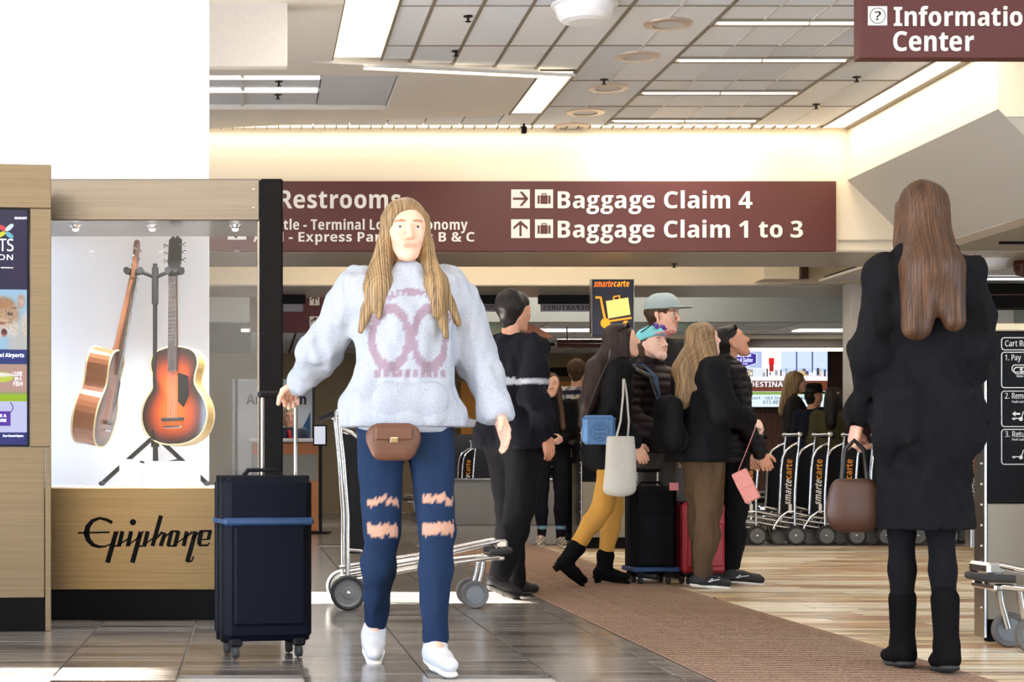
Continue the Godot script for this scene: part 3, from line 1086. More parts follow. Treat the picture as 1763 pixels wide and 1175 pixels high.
# ---------------------------------------------------------------- shell
func shell() -> void:
	var fl := Node3D.new()
	fl.name = "floor"
	fl.set_meta("kind", "structure")
	add_child(fl)
	obj("slab", span(Vector3(-7.2, -0.2, 5.2), Vector3(9.2, -0.012, -27.2)), M.grout, fl)
	# grey stone tiles in long strips, laid along the view
	var w := 0.458
	var kinds := []
	for q in 2:
		kinds.append(bx(Vector3(0, -0.006, 0), Vector3(w - 0.006, 0.012, [1.214, 1.214][q]), 0.0015))
	var left_edge := 0.1935 - w * 5
	for ci in range(0, 9):
		var x := left_edge + (ci + 0.5) * w
		if x + w * 0.5 > 1.68:
			continue
		for r in 10:
			var z := -4.6 - r * 1.22 - (0.61 if ci % 2 else 0.0)
			if z > -5.9 or z < -16.5:
				continue
			obj("stone_tile", kinds[0], M["stone_tile_%d" % ((ci * 7 + r * 3 + ci * r) % 3)], fl, Vector3(x, 0, z))
	for r in 10:
		var z := -4.6 - r * 1.22
		if z < -5.5 and z > -16.5:
			obj("stone_tile", span(Vector3(1.571, -0.012, z - 0.607), Vector3(1.667, 0, z + 0.607), 0.0015), M["stone_tile_%d" % (r % 3)], fl)
	# the same stone where it lies outside the picture or far off
	obj("stone_field", span(Vector3(-7.2, -0.012, 5.2), Vector3(9.2, -0.0005, -5.2)), M.stone_tile_0, fl)
	obj("stone_field", span(Vector3(-7.2, -0.012, -5.2), Vector3(left_edge, -0.0005, -27.2)), M.stone_tile_1, fl)
	obj("stone_field", span(Vector3(left_edge, -0.012, -16.6), Vector3(9.2, -0.002, -27.2)), M.stone_tile_2, fl)
	# wood-look planks on the right
	var px0 := 2.67
	var lens := [1.19, 0.79, 0.59]
	for r in 52:
		var z := -6.05 - r * 0.2
		var x := px0 - fposmod(r * 0.413, 1.1)
		while x < 7.0:
			var ln: float = lens[rng.randi() % 3]
			var a := maxf(x, px0)
			var b := minf(x + ln, 7.4)
			# keep what the picture shows of a row
			if b - a > 0.05 and a < 0.46 * absf(z) + 0.3:
				var key := "plank_%d_%d" % [int((b - a) * 100), 0]
				if not M.has(key):
					M[key] = bx(Vector3(0, -0.006, 0), Vector3(b - a - 0.004, 0.012, 0.196), 0.001)
				obj("floor_plank", M[key], M["wood_plank_%d" % [0, 1, 2, 0, 2, 3][rng.randi() % 6]], fl, Vector3((a + b) * 0.5, 0, z))
			x += ln
	obj("plank_bed", span(Vector3(px0, -0.012, -5.9), Vector3(7.4, -0.006, -16.5)), M.plank_joint, fl)
	# walk-off carpet runner
	var rn := thing("carpet_runner", "long brown ribbed walk-off carpet running away between the stone and wood floors", "carpet", Vector3(2.166, 0, -11.0))
	var rg := Geo.new()
	rg.box(Vector3(0, 0.003, 0), Vector3(0.998, 0.006, 11.2), 0.002)
	obj("backing", rg.mesh(), M.runner, rn)
	var rib := Geo.new()
	for q in 150:
		rib.box(Vector3(0, 0.0075, 5.55 - q * 0.074), Vector3(0.97, 0.003, 0.04), 0.0014)
	var ro := obj("ribs", rib.mesh(), M.runner, rn)
	ro.set_meta("kind", "stuff")
	# outer walls: window openings to the left and behind the camera
	var wl := Node3D.new()
	wl.name = "wall_left"
	wl.set_meta("kind", "structure")
	add_child(wl)
	var X0 := -7.2
	var X1 := -7.0
	var za := [5.0, 4.0, 1.5, 1.2, -1.3, -1.6, -4.1, -6.3, -6.66, -9.67, -10.53, -27.2]
	var open_top := {1: 3.3, 3: 3.3, 5: 3.3, 7: 2.22, 9: 2.83}
	for k in za.size() - 1:
		var wide := span(Vector3(X0, 0, za[k]), Vector3(X1, 3.9, za[k + 1]))
		if open_top.has(k):
			obj("lintel", span(Vector3(X0, open_top[k], za[k]), Vector3(X1, 3.9, za[k + 1])), M.white_wall, wl)
			obj("sill", span(Vector3(X0, 0, za[k]), Vector3(X1, 0.25, za[k + 1])), M.white_wall, wl)
		else:
			obj("pier", wide, M.white_wall, wl)
	var wf := Node3D.new()
	wf.name = "wall_front"
	wf.set_meta("kind", "structure")
	add_child(wf)
	obj("pier", span(Vector3(-7.2, 0, 5.0), Vector3(9.2, 3.9, 5.2)), M.olive_wall, wf)
	var wr := Node3D.new()
	wr.name = "wall_right"
	wr.set_meta("kind", "structure")
	add_child(wr)
	for a in [[5.2, 3.6], [0.9, 0.6], [-2.1, -27.2]]:
		obj("pier", span(Vector3(9.0, 0, a[0]), Vector3(9.2, 3.9, a[1])), M.grey_wall, wr)
	obj("lintel", span(Vector3(9.0, 3.3, 5.2), Vector3(9.2, 3.9, -2.1)), M.grey_wall, wr)
	obj("sill", span(Vector3(9.0, 0, 5.2), Vector3(9.2, 0.25, -2.1)), M.grey_wall, wr)
	solid("wall_back", span(Vector3(-7.2, 0, -27.0), Vector3(9.2, 3.9, -27.2)), M.olive_wall)
	# white wall behind the display case
	solid("wall_white", span(Vector3(-6.99, 0, -9.6), Vector3(-0.224, 3.66, -9.66), 0.004), M.white_wall)
	# bulkheads that carry the signs
	var b1 := Node3D.new()
	b1.name = "wall_bulkhead"
	b1.set_meta("kind", "structure")
	add_child(b1)
	obj("face", span(Vector3(-7.0, 2.61, -15.0), Vector3(9.0, 3.72, -16.1)), M.cream_wall, b1)
	obj("underside", span(Vector3(-7.0, 2.59, -14.985), Vector3(9.0, 2.61, -16.11), 0.006), M.beam_metal, b1)
	obj("trim_strip", span(Vector3(5.06, 2.685, -14.97), Vector3(5.66, 2.7, -15.0), 0.004), M.beam_metal, b1)
	var b2 := Node3D.new()
	b2.name = "wall_bulkhead_far"
	b2.set_meta("kind", "structure")
	add_child(b2)
	obj("face", span(Vector3(-7.0, 2.61, -17.9), Vector3(6.6, 3.72, -19.1)), M.cream_wall, b2)
	obj("underside", span(Vector3(-7.0, 2.59, -17.885), Vector3(6.6, 2.61, -19.11), 0.006), M.beam_metal, b2)
	var b3 := Node3D.new()
	b3.name = "wall_fascia"
	b3.set_meta("kind", "structure")
	add_child(b3)
	obj("face", span(Vector3(-7.0, 2.45, -20.7), Vector3(9.0, 3.72, -20.9)), M.grey_wall, b3)
	solid("wall_pale", span(Vector3(6.09, 0, -17.65), Vector3(7.74, 2.6, -17.9), 0.004), M.drywall)
	# sloping soffit on the right, under the stair
	var st := Node3D.new()
	st.name = "wall_stair"
	st.set_meta("kind", "structure")
	add_child(st)
	var sp := Geo.new().prism(PackedVector2Array([Vector2(5.145, 3.217), Vector2(5.2, 3.162), Vector2(9.0, 3.162), Vector2(9.0, 3.72), Vector2(5.145, 3.72)]), -14.998, -11.98)
	obj("face", sp.mesh(), M.cream_wall, st)
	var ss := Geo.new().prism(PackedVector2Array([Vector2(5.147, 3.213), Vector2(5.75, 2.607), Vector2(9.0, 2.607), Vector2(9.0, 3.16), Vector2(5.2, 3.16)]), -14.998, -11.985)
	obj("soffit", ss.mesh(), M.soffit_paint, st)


func ceiling_work() -> void:
	var H := 3.655
	var ce := Node3D.new()
	ce.name = "ceiling"
	ce.set_meta("kind", "structure")
	add_child(ce)
	obj("deck", span(Vector3(-7.2, 3.72, 5.2), Vector3(9.2, 3.9, -27.2)), M.dark_gap, ce)
	obj("plain_field", span(Vector3(-7.0, H, 5.0), Vector3(9.0, 3.72, -8.9)), M.drywall, ce)
	obj("plain_field", span(Vector3(-7.0, H, -8.9), Vector3(-0.4, 3.72, -15.0)), M.drywall, ce)
	obj("plain_field", span(Vector3(5.15, H, -8.9), Vector3(9.0, 3.72, -11.9)), M.drywall, ce)
	# square tiles, one foot wide
	var rows := [-8.9, -9.9, -10.95, -12.0, -13.1, -14.05, -14.84]
	var step := 0.3125
	for ci in range(0, 17):
		var x0 := 4.9 - (ci + 1) * step
		for r in rows.size() - 1:
			var z0: float = rows[r]
			var z1: float = rows[r + 1]
			if x0 < 2.38:  # beside and beyond the plasterboard panel
				if x0 < 0.8:
					continue
				if x0 < 0.9:
					z1 = maxf(z1, -12.4)
					if z0 > z1 + 0.05:
						obj("ceiling_tile", span(Vector3(0.945, H, z0 - 0.007), Vector3(1.144, H + 0.02, z1 + 0.007), 0.002), M.ceiling_tile_0, ce)
					continue
				z1 = maxf(z1, -12.4 - (x0 - 0.6) * 0.227)
				if z0 <= z1 + 0.02:
					continue
			var key := "ctile_%d" % int((z0 - z1) * 1000)
			if not M.has(key):
				M[key] = bx(Vector3.ZERO, Vector3(step - 0.012, 0.02, z0 - z1 - 0.014), 0.002)
			obj("ceiling_tile", M[key], M["ceiling_tile_%d" % (rng.randi() % 3)], ce, Vector3(x0 + step * 0.5, H + 0.01 + rng.randf() * 0.004, (z0 + z1) * 0.5))
	for ci in range(0, 9):  # the narrow row along the sign wall, left of the panel
		var x0 := -0.4 + ci * step
		var zz := -14.82 + (x0 + 0.55) * 0.245
		if zz < -14.82:
			zz = -14.82
		obj("ceiling_tile", bx(Vector3.ZERO, Vector3(step - 0.012, 0.02, zz + 14.84), 0.002), M["ceiling_tile_%d" % (ci % 3)], ce, Vector3(x0 + step * 0.5, H + 0.01, (zz - 14.84) * 0.5))
	for x in [2.4, 3.025, 4.275, 4.9]:
		obj("grid_bar", span(Vector3(x - 0.014, H - 0.004, -8.9), Vector3(x + 0.014, H + 0.012, -14.84), 0.002), M.ceiling_grid, ce)
	for x in [2.7125, 3.3375, 3.65, 3.9625, 4.5875]:
		obj("grid_bar", span(Vector3(x - 0.01, H - 0.003, -8.9), Vector3(x + 0.01, H + 0.012, -14.84), 0.002), M.ceiling_bar, ce)
	for x in [1.15, 1.4625, 1.775, 2.0875]:
		obj("grid_bar", span(Vector3(x - 0.012, H - 0.004, -8.9), Vector3(x + 0.012, H + 0.012, -12.42 - (x - 0.6) * 0.2), 0.002), M.ceiling_grid, ce)
	for z in [-9.9, -10.95, -12.0]:
		obj("grid_bar", span(Vector3(0.94, H - 0.003, z - 0.008), Vector3(4.9, H + 0.012, z + 0.008), 0.002), M.ceiling_grid, ce)
	for z in [-13.1, -14.05]:
		obj("grid_bar", span(Vector3(2.4, H - 0.003, z - 0.008), Vector3(4.9, H + 0.012, z + 0.008), 0.002), M.ceiling_grid, ce)
	# plasterboard panel with its recess
	var D := H - 0.035
	obj("panel", span(Vector3(1.1, D, -12.77), Vector3(2.12, D + 0.09, -14.0)), M.drywall, ce)
	var lip := Geo.new().prism(PackedVector2Array([Vector2(-0.4, 12.3), Vector2(0.58, 12.38), Vector2(2.12, 12.72), Vector2(2.12, 12.77), Vector2(-0.4, 12.77)]), 0, 0.09, Transform3D(Basis(Vector3(1, 0, 0), Vector3(0, 0, -1), Vector3(0, 1, 0)), Vector3(0, D, 0)))
	obj("panel", lip.mesh(), M.drywall, ce)
	var edge := Geo.new().prism(PackedVector2Array([Vector2(-0.4, 14.0), Vector2(2.12, 14.0), Vector2(2.12, 14.2), Vector2(-0.4, 14.82)]), 0, 0.09, Transform3D(Basis(Vector3(1, 0, 0), Vector3(0, 0, -1), Vector3(0, 1, 0)), Vector3(0, D, 0)))
	obj("panel", edge.mesh(), M.drywall, ce)
	obj("panel", span(Vector3(-0.4, D, -8.9), Vector3(0.58, D + 0.09, -12.3)), M.drywall, ce)
	obj("recess_board", span(Vector3(-0.4, H + 0.005, -12.77), Vector3(0.53, H + 0.04, -14.0)), M.ceiling_tile_1, ce)
	obj("recess_board", span(Vector3(0.54, H + 0.0, -12.78), Vector3(1.09, H + 0.06, -13.99)), M.ceiling_tile_1, ce)
	obj("recess_bar", span(Vector3(-0.07, H - 0.012, -12.78), Vector3(-0.045, H + 0.02, -13.99)), M.ceiling_bar, ce)
	# dropped box over the display case
	solid("wall_dropped_box", span(Vector3(-2.4, 3.23, -10.75), Vector3(0.232, 3.66, -10.84), 0.003), M.drywall)
	# long lamps
	var l1 := thing("ceiling_light", "wide bright light panel running towards the plasterboard ceiling", "light", Vector3(0.76, H, -9.2), 0, "luminous ceiling strips")
	obj("frame", Geo.new().box(Vector3(-0.175, 0.01, -0.1), Vector3(0.015, 0.05, 6.2)).box(Vector3(0.175, 0.01, -0.1), Vector3(0.015, 0.05, 6.2)).mesh(), M.ceiling_grid, l1)
	obj("diffuser", bx(Vector3(0, 0.01, 0), Vector3(0.335, 0.02, 6.3)), M.lamp_warm, l1)
	var l2 := thing("ceiling_light", "thin bright cove light along the slanted edge of the plasterboard ceiling", "light", Vector3(0.6, H - 0.046, -12.4), rad_to_deg(atan2(0.37, 1.78)) * 1.0, "luminous ceiling strips")
	obj("diffuser", bx(Vector3(1.0, -0.006, 0.0), Vector3(1.55, 0.012, 0.07), 0.003), M.lamp_warm, l2)
	obj("frame", Geo.new().box(Vector3(1.0, 0.002, 0.05), Vector3(1.6, 0.02, 0.02)).mesh(), M.ceiling_bar, l2)
	var l3 := thing("ceiling_light", "short wide light panel beside the plasterboard ceiling, near the sign wall", "light", Vector3(2.245, H - 0.03, -13.48), 0, "luminous ceiling strips")
	obj("frame", Geo.new().box(Vector3(-0.13, 0.01, 0), Vector3(0.015, 0.04, 1.45)).box(Vector3(0.13, 0.01, 0), Vector3(0.015, 0.04, 1.45)).mesh(), M.ceiling_grid, l3)
	obj("diffuser", bx(Vector3(0, 0.015, 0), Vector3(0.245, 0.02, 1.43)), M.lamp_warm, l3)
	var l4 := thing("ceiling_light", "narrow louvred slot light washing the top of the cream sign wall", "light", Vector3(2.1, H, -14.9), 0, "luminous ceiling strips")
	obj("diffuser", bx(Vector3(0, 0.012, 0), Vector3(5.5, 0.02, 0.1)), M.lamp_warm, l4)
	var lv := Geo.new()
	for q in 56:
		lv.box(Vector3(-2.74 + q * 0.0985, -0.006, 0), Vector3(0.008, 0.016, 0.1))
	obj("louvre", lv.mesh(), M.ceiling_grid, l4)
	var l5 := thing("ceiling_light", "long bright light trough along the right-hand cream wall", "light", Vector3(5.0, H, -12.3), 0, "luminous ceiling strips")
	obj("diffuser", bx(Vector3(0, 0.012, 0), Vector3(0.2, 0.02, 5.3)), M.lamp_warm, l5)
	obj("frame", Geo.new().box(Vector3(0.12, 0.0, 0), Vector3(0.035, 0.03, 5.3)).box(Vector3(-0.1, 0.004, 0), Vector3(0.012, 0.02, 5.3)).mesh(), M.ceiling_grid, l5)
	# slim fluorescent fittings, four rows
	var names := ["nearest the information sign", "second nearest the information sign", "third back from the information sign", "farthest back, close to the sign wall"]
	var proto: Node3D
	for q in 4:
		var z: float = [-11.35, -12.4, -13.5, -14.6][q]
		var lab: String = "slim fluorescent ceiling light of the four in line, " + names[q]
		if q == 0:
			proto = thing("fluorescent_light", lab, "light", Vector3(3.64, H, z), 0, "slim fluorescent lights in line")
			obj("housing", Geo.new().box(Vector3(0, 0.0, 0.065), Vector3(1.24, 0.03, 0.012), 0.002).box(Vector3(0, 0.0, -0.065), Vector3(1.24, 0.03, 0.012), 0.002).box(Vector3(-0.62, 0, 0), Vector3(0.02, 0.034, 0.14), 0.002).box(Vector3(0.62, 0, 0), Vector3(0.02, 0.034, 0.14), 0.002).mesh(), M.ceiling_grid, proto)
			obj("reflector", bx(Vector3(0, 0.002, 0), Vector3(1.22, 0.01, 0.12)), M.lamp_dim, proto)
			for e in [-0.3, 0.3]:
				obj("tube", Geo.new().tube([Vector3(e - 0.29, -0.012, 0.02), Vector3(e + 0.29, -0.012, 0.02)], 0.013, 8).mesh(), M.lamp_white, proto)
		else:
			copy(proto, lab, Vector3(3.64, H, z))
	for q in 8:  # the same kind of fitting nearer the camera and over the far hall
		var t := thing("ceiling_panel_light", "square-edged ceiling light panel out over the near hall, number %s from the left window" % ["one", "two", "three", "four", "five", "six", "seven", "eight"][q], "light", Vector3([-3.5, 3.6][q % 2], H, -7.0 + 3.0 * int(q / 2)), 0, "light panels over the near hall")
		obj("diffuser", bx(Vector3(0, -0.005, 0), Vector3(1.22, 0.02, 0.32), 0.003), M.lamp_white, t)
	# two bare tubes in the recess
	for q in 2:
		var t := thing("fluorescent_tube", ["nearer of two bare fluorescent tubes in the ceiling recess", "farther of two bare fluorescent tubes in the ceiling recess"][q], "light", Vector3(0.07, 3.642, [-12.93, -13.39][q]), 0, "bare tubes in the recess")
		obj("tube", Geo.new().tube([Vector3(-0.46, 0, 0), Vector3(0.45, 0, 0)], 0.017, 10).mesh(), M.lamp_white, t)
		for e in [-0.12, 0.46]:
			obj("holder", bx(Vector3(e, 0.005, 0), Vector3(0.02, 0.03, 0.04), 0.003), M.ceiling_bar, t)
		var sp := thing("sprinkler", ["small sprinkler head beside the nearer bare tube", "small sprinkler head beside the farther bare tube"][q], "sprinkler", Vector3(0.22, 3.66, [-13.15, -13.62][q]), 0, "sprinkler heads")
		sprinkler_parts(sp)
	# recessed cans along the tiles
	var cans := [[1150, 41, "nearest the white dome"], [1097, 97, "second from the white dome"], [1048, 151, "third from the white dome"], [1008, 193, "fourth from the white dome"], [984, 218, "next to the sign wall"]]
	for c in cans:
		var s: float = (HUB.y - c[1]) / (H - EYE)
		var t := thing("downlight", "round recessed downlight with bronze ring, " + c[2], "light", Vector3((c[0] - HUB.x) / s, H, -FOC / s), 0, "round downlights in a row")
		obj("ring", Geo.new().lathe([Vector2(0.105, 0.0), Vector2(0.1, -0.012), Vector2(0.155, -0.008), Vector2(0.16, 0.002)], Transform3D(), 28).mesh(), M.bronze_ring, t)
		obj("lens", Geo.new().lathe([Vector2(0.0, -0.003), Vector2(0.105, -0.003)], Transform3D(), 24).mesh(), M.ceiling_bar, t)
	# the white dome and the small fittings
	var dm := thing("speaker_dome", "large white bowl-shaped dome hanging from the ceiling tiles", "speaker", Vector3(2.09, H, -10.88))
	obj("bowl", Geo.new().lathe([Vector2(0.0, -0.125), Vector2(0.1, -0.124), Vector2(0.145, -0.112), Vector2(0.168, -0.085), Vector2(0.188, -0.02)], Transform3D(), 32).mesh(), M.porcelain_dome, dm)
	obj("rim", Geo.new().lathe([Vector2(0.188, -0.022), Vector2(0.208, -0.018), Vector2(0.208, -0.006), Vector2(0.188, 0.0)], Transform3D(), 32).mesh(), M.porcelain_dome, dm)
	var sl := [[1040, 137, "between the downlights"], [1475, 133, "in front of the bright trough"], [1405, 180, "on the seam near the bright trough"], [806, 28, "over the tiles near the wide light panel"], [785, 88, "above the thin cove light"]]
	for c in sl:
		var s: float = (HUB.y - c[1]) / (H - EYE)
		sprinkler_parts(thing("sprinkler", "small sprinkler head " + c[2], "sprinkler", Vector3((c[0] - HUB.x) / s, H, -FOC / s), 0, "sprinkler heads"))
	sprinkler_parts(thing("sprinkler", "small sprinkler head under the first bulkhead above the group", "sprinkler", Vector3(3.86, 2.59, -15.85), 0, "sprinkler heads"))
	var cm := thing("ceiling_sensor", "small dark square sensor at the top of the cream wall", "sensor", at(902, 224, 203))
	obj("case", bx(Vector3(0, 0, 0), Vector3(0.045, 0.06, 0.05), 0.006), M.black_plastic, cm)
	obj("bracket", bx(Vector3(0, 0.045, 0), Vector3(0.02, 0.05, 0.02), 0.003), M.black_plastic, cm)
	# lower tiled ceiling on the right, under the stair
	var c2 := Node3D.new()
	c2.name = "ceiling_low"
	c2.set_meta("kind", "structure")
	add_child(c2)
	obj("deck", span(Vector3(5.8, 2.64, -12.0), Vector3(9.0, 2.66, -17.6)), M.dark_gap, c2)
	obj("border", span(Vector3(5.75, 2.605, -12.0), Vector3(5.95, 2.63, -17.6)), M.drywall, c2)
	var tl := bx(Vector3.ZERO, Vector3(0.588, 0.02, 0.588), 0.002)
	for i in 4:
		for k in 9:
			obj("ceiling_tile", tl, M["ceiling_tile_%d" % (rng.randi() % 3)], c2, Vector3(6.26 + i * 0.6, 2.618 + rng.randf() * 0.006, -12.35 - k * 0.6))
	var d2 := thing("speaker_dome", "small white bowl-shaped dome under the low ceiling at right", "speaker", Vector3((1697 - 430) / 193.0, 2.606, -FOC / 193.0))
	obj("bowl", Geo.new().lathe([Vector2(0.0, -0.115), Vector2(0.12, -0.112), Vector2(0.165, -0.09), Vector2(0.185, -0.02)], Transform3D(), 28).mesh(), M.porcelain_dome, d2)
	obj("rim", Geo.new().lathe([Vector2(0.185, -0.02), Vector2(0.205, -0.014), Vector2(0.2, -0.002)], Transform3D(), 28).mesh(), M.porcelain_dome, d2)
	var d3 := thing("camera_dome", "glossy brown security camera dome under the low ceiling", "camera", Vector3((1762 - 430) / 192.0, 2.606, -FOC / 192.0))
	obj("dome", Geo.new().lathe([Vector2(0.0, -0.16), Vector2(0.06, -0.145), Vector2(0.085, -0.1), Vector2(0.085, -0.06)], Transform3D(), 24).mesh(), M.brown_dome, d3)
	obj("base", Geo.new().lathe([Vector2(0.085, -0.06), Vector2(0.09, -0.05), Vector2(0.08, 0.0)], Transform3D(), 24).mesh(), M.brown_dome, d3)
	var pp := thing("ceiling_pipe", "thin black pipe running across the low ceiling at right", "pipe", Vector3(7.0, 2.585, -14.3))
	obj("pipe", Geo.new().tube([Vector3(-0.85, 0, 0), Vector3(1.6, 0, 0)], 0.012, 8).mesh(), M.black_plastic, pp)
	for e in [-0.4, 0.3, 1.0]:
		obj("hanger", bx(Vector3(e, 0.01, 0), Vector3(0.02, 0.04, 0.03), 0.003), M.black_plastic, pp)


func sprinkler_parts(t: Node3D) -> void:
	obj("plate", Geo.new().lathe([Vector2(0.0, -0.004), Vector2(0.03, -0.004), Vector2(0.032, 0.002)], Transform3D(), 16).mesh(), M.black_plastic, t)
	obj("stem", Geo.new().tube([Vector3(0, 0, 0), Vector3(0, -0.035, 0)], 0.008, 8).mesh(), M.black_plastic, t)
	obj("deflector", Geo.new().lathe([Vector2(0.0, -0.038), Vector2(0.02, -0.036), Vector2(0.02, -0.033)], Transform3D(), 12).mesh(), M.black_plastic, t)


# ---------------------------------------------------------------- signs
func arrow_icon(parent: Node3D, r: Array, s: float, turn: float, ground: Material, ink: Material) -> void:
	var o := plate(parent, "arrow_tile", r, s, 0.004, ground, 0.0)
	var a: float = (r[2] - r[0]) / s * 0.5
	var g := Geo.new()
	var shaft := PackedVector2Array([Vector2(-0.82, -0.12), Vector2(0.5, -0.12), Vector2(0.5, 0.12), Vector2(-0.82, 0.12)])
	var head := PackedVector2Array([Vector2(0.86, 0.0), Vector2(0.2, 0.76), Vector2(-0.12, 0.76), Vector2(0.52, 0.0), Vector2(-0.12, -0.76), Vector2(0.2, -0.76)])
	var xf := Transform3D(Basis(Vector3(0, 0, 1), deg_to_rad(turn)).scaled(Vector3(a, a, 1)), Vector3(0, 0, 0.004))
	g.prism(shaft, 0, 0.003, xf)
	g.prism(head, 0, 0.003, xf)
	obj("arrow", g.mesh(), ink, o)


func case_icon(parent: Node3D, r: Array, s: float, ground: Material, ink: Material) -> void:
	var o := plate(parent, "suitcase_tile", r, s, 0.004, ground, 0.0)
	var a: float = (r[2] - r[0]) / s * 0.5
	var g := Geo.new()
	g.box(Vector3(0, -0.1, 0) * a + Vector3(0, 0, 0.0055), Vector3(0.8 * a, 0.96 * a, 0.003), 0.0)
	for e in [-1.0, 1.0]:
		g.box(Vector3(e * 0.6 * a, -0.1 * a, 0.0055), Vector3(0.24 * a, 0.9 * a, 0.003), 0.0)
	for e in [-1.0, 1.0]:
		g.box(Vector3(e * 0.2 * a, 0.47 * a, 0.0055), Vector3(0.1 * a, 0.2 * a, 0.003), 0.0)
	g.box(Vector3(0, 0.56 * a, 0.0055), Vector3(0.5 * a, 0.09 * a, 0.003), 0.0)
	obj("suitcase_mark", g.mesh(), ink, o)


func signs() -> void:
	var s := 201.0
	var W: Material = M.sign_white
	var t := thing("wayfinding_sign", "long maroon overhead sign reading Restrooms and Baggage Claim 4", "sign", at(860, 433, s))
	plate(t, "panel", [300, 312, 1440, 433], s, 0.05, M.maroon, -0.051, 0.003)
	sign_words(t, "lettering", "Restrooms", [481, 328, 690, 359], s, W)
	sign_words(t, "lettering", "Shuttle - Terminal Lot A / Economy", [441, 377, 805, 402], s, W)
	sign_words(t, "lettering", "ATM - Express Park / Lots B & C", [436, 399, 817, 422], s, W)
	arrow_icon(t, [392, 383, 424, 413], s, 180, W, M.maroon)
	arrow_icon(t, [440, 328, 471, 359], s, 180, W, M.maroon)
	arrow_icon(t, [880, 326.5, 912, 358.5], s, 0, W, M.maroon)
	case_icon(t, [921, 326.5, 952, 358.5], s, W, M.maroon)
	sign_words(t, "lettering", "Baggage Claim 4", [960, 328, 1295, 369], s, W)
	arrow_icon(t, [880, 378, 912, 410], s, 90, W, M.maroon)
	case_icon(t, [921, 378, 952, 410], s, W, M.maroon)
	sign_words(t, "lettering", "Baggage Claim 1 to 3", [960, 378.5, 1382, 419.5], s, W)
	# hanging sign, upper right
	s = 330.0
	t = thing("hanging_sign", "maroon hanging sign reading Information Center with question mark symbol", "sign", at(1640, 100, s))
	plate(t, "panel", [1480, -40, 1830, 100], s, 0.09, M.maroon, -0.091, 0.004)
	sign_words(t, "lettering", "Information", [1538.5, 10.5, 1786, 45], s, W)
	sign_words(t, "lettering", "Center", [1537.5, 54, 1676, 88.5], s, W)
	var q := plate(t, "symbol_tile", [1494, 11, 1527, 44], s, 0.004, W)
	var rg := Geo.new()
	var ring := []
	for k in 33:
		ring.append(Vector3(cos(TAU * k / 32) * 0.04, sin(TAU * k / 32) * 0.04, 0.004))
	rg.tube(ring, 0.0017, 6, -1.0, false)
	obj("ring", rg.mesh(), M.black_matte, q)
	obj("question_mark", letters("?", 0.032, 0.046, false), M.black_matte, q, Vector3(-0.016, -0.023, 0.003))
	for e in [-0.35, 0.35]:
		obj("hanger_rod", Geo.new().tube([Vector3(e, 0.4, -0.05), Vector3(e, 0.74, -0.05)], 0.01, 8).mesh(), M.steel, t)
	# second maroon sign, beyond
	s = 153.0
	t = thing("far_wayfinding_sign", "farther maroon sign with up arrows and Restrooms, half hidden by the second bulkhead", "sign", at(650, 573, s))
	plate(t, "panel", [430, 505, 822, 573], s, 0.06, M.maroon_dim, -0.061, 0.003)
	arrow_icon(t, [533, 508, 550, 526], s, 90, W, M.maroon_dim)
	arrow_icon(t, [533, 545, 552, 564], s, 90, W, M.maroon_dim)
	sign_words(t, "lettering", "Restrooms", [561, 546, 684, 564], s, W)
	sign_words(t, "lettering", "Baggage Claim 1 & 2", [561, 508, 803, 530], s, W)
	for e in [-1.0, 1.0]:
		obj("hanger_rod", Geo.new().tube([Vector3(e, 0.4, -0.03), Vector3(e, 1.45, -0.03)], 0.012, 6).mesh(), M.steel, t)
	# glass signs seen from behind
	for k in 3:
		var x: float = [488, 818, 932][k]
		var wd: float = [34, 70, 88][k]
		var lab: String = ["backlit glass sign edge beside the black post, seen from behind", "grey glass sign with mirrored word DEPARTURES behind the walking man", "grey glass sign with mirrored word DEPARTURES next to the orange cart sign"][k]
		s = 160.0
		var g := thing("glass_sign", lab, "sign", at(x + wd * 0.5, 536, s), 0, "glass signs seen from behind")
		plate(g, "housing", [x - 4, 508, x + wd + 4, 523], s, 0.08, M.black_plastic, -0.09, 0.004)
		plate(g, "pane", [x, 523, x + wd, 536], s, 0.012, M.grey_lilac, -0.06, 0.001)
		if k:
			sign_words(g, "lettering", "DEPARTURES", [x + 4, 525.5, x + wd - 4, 533.5], s, M.ink_plum, true, 0.0, -0.048, true)
		obj("hanger_rod", Geo.new().tube([Vector3(0, 0.17, -0.05), Vector3(0, 0.5, -0.05)], 0.01, 6).mesh(), M.black_plastic, g)
	# blade sign on the second bulkhead
	s = 171.0
	t = thing("blade_sign", "cream blade sign with dark end projecting under the bulkhead at right", "sign", at(1380, 458, s))
	var bs := Geo.new()
	bs.box(Vector3(-0.19, 0.02, -0.28), Vector3(0.36, 0.3, 0.5), 0.004)
	obj("box", bs.mesh(), M.cream_wall, t)
	obj("end", bx(Vector3(0.03, 0.02, -0.02), Vector3(0.08, 0.3, 0.06), 0.003), M.dark_brown, t)


# ---------------------------------------------------------------- display case
func stroke(pts: Array, z0: float, z1: float, g: Geo) -> void:  # pts of [x, y, width] in metres
	var l := PackedVector2Array()
	var r := PackedVector2Array()
	for k in pts.size():
		var p := Vector2(pts[k][0], pts[k][1])
		var a: Array = pts[maxi(k - 1, 0)]
		var b: Array = pts[mini(k + 1, pts.size() - 1)]
		var d := Vector2(b[0] - a[0], b[1] - a[1]).normalized()
		var nn: Vector2 = Vector2(-d.y, d.x) * pts[k][2] * 0.5
		l.append(p + nn)
		r.append(p - nn)
	for k in pts.size() - 1:
		g.prism(PackedVector2Array([l[k], l[k + 1], r[k + 1], r[k]]), z0, z1)


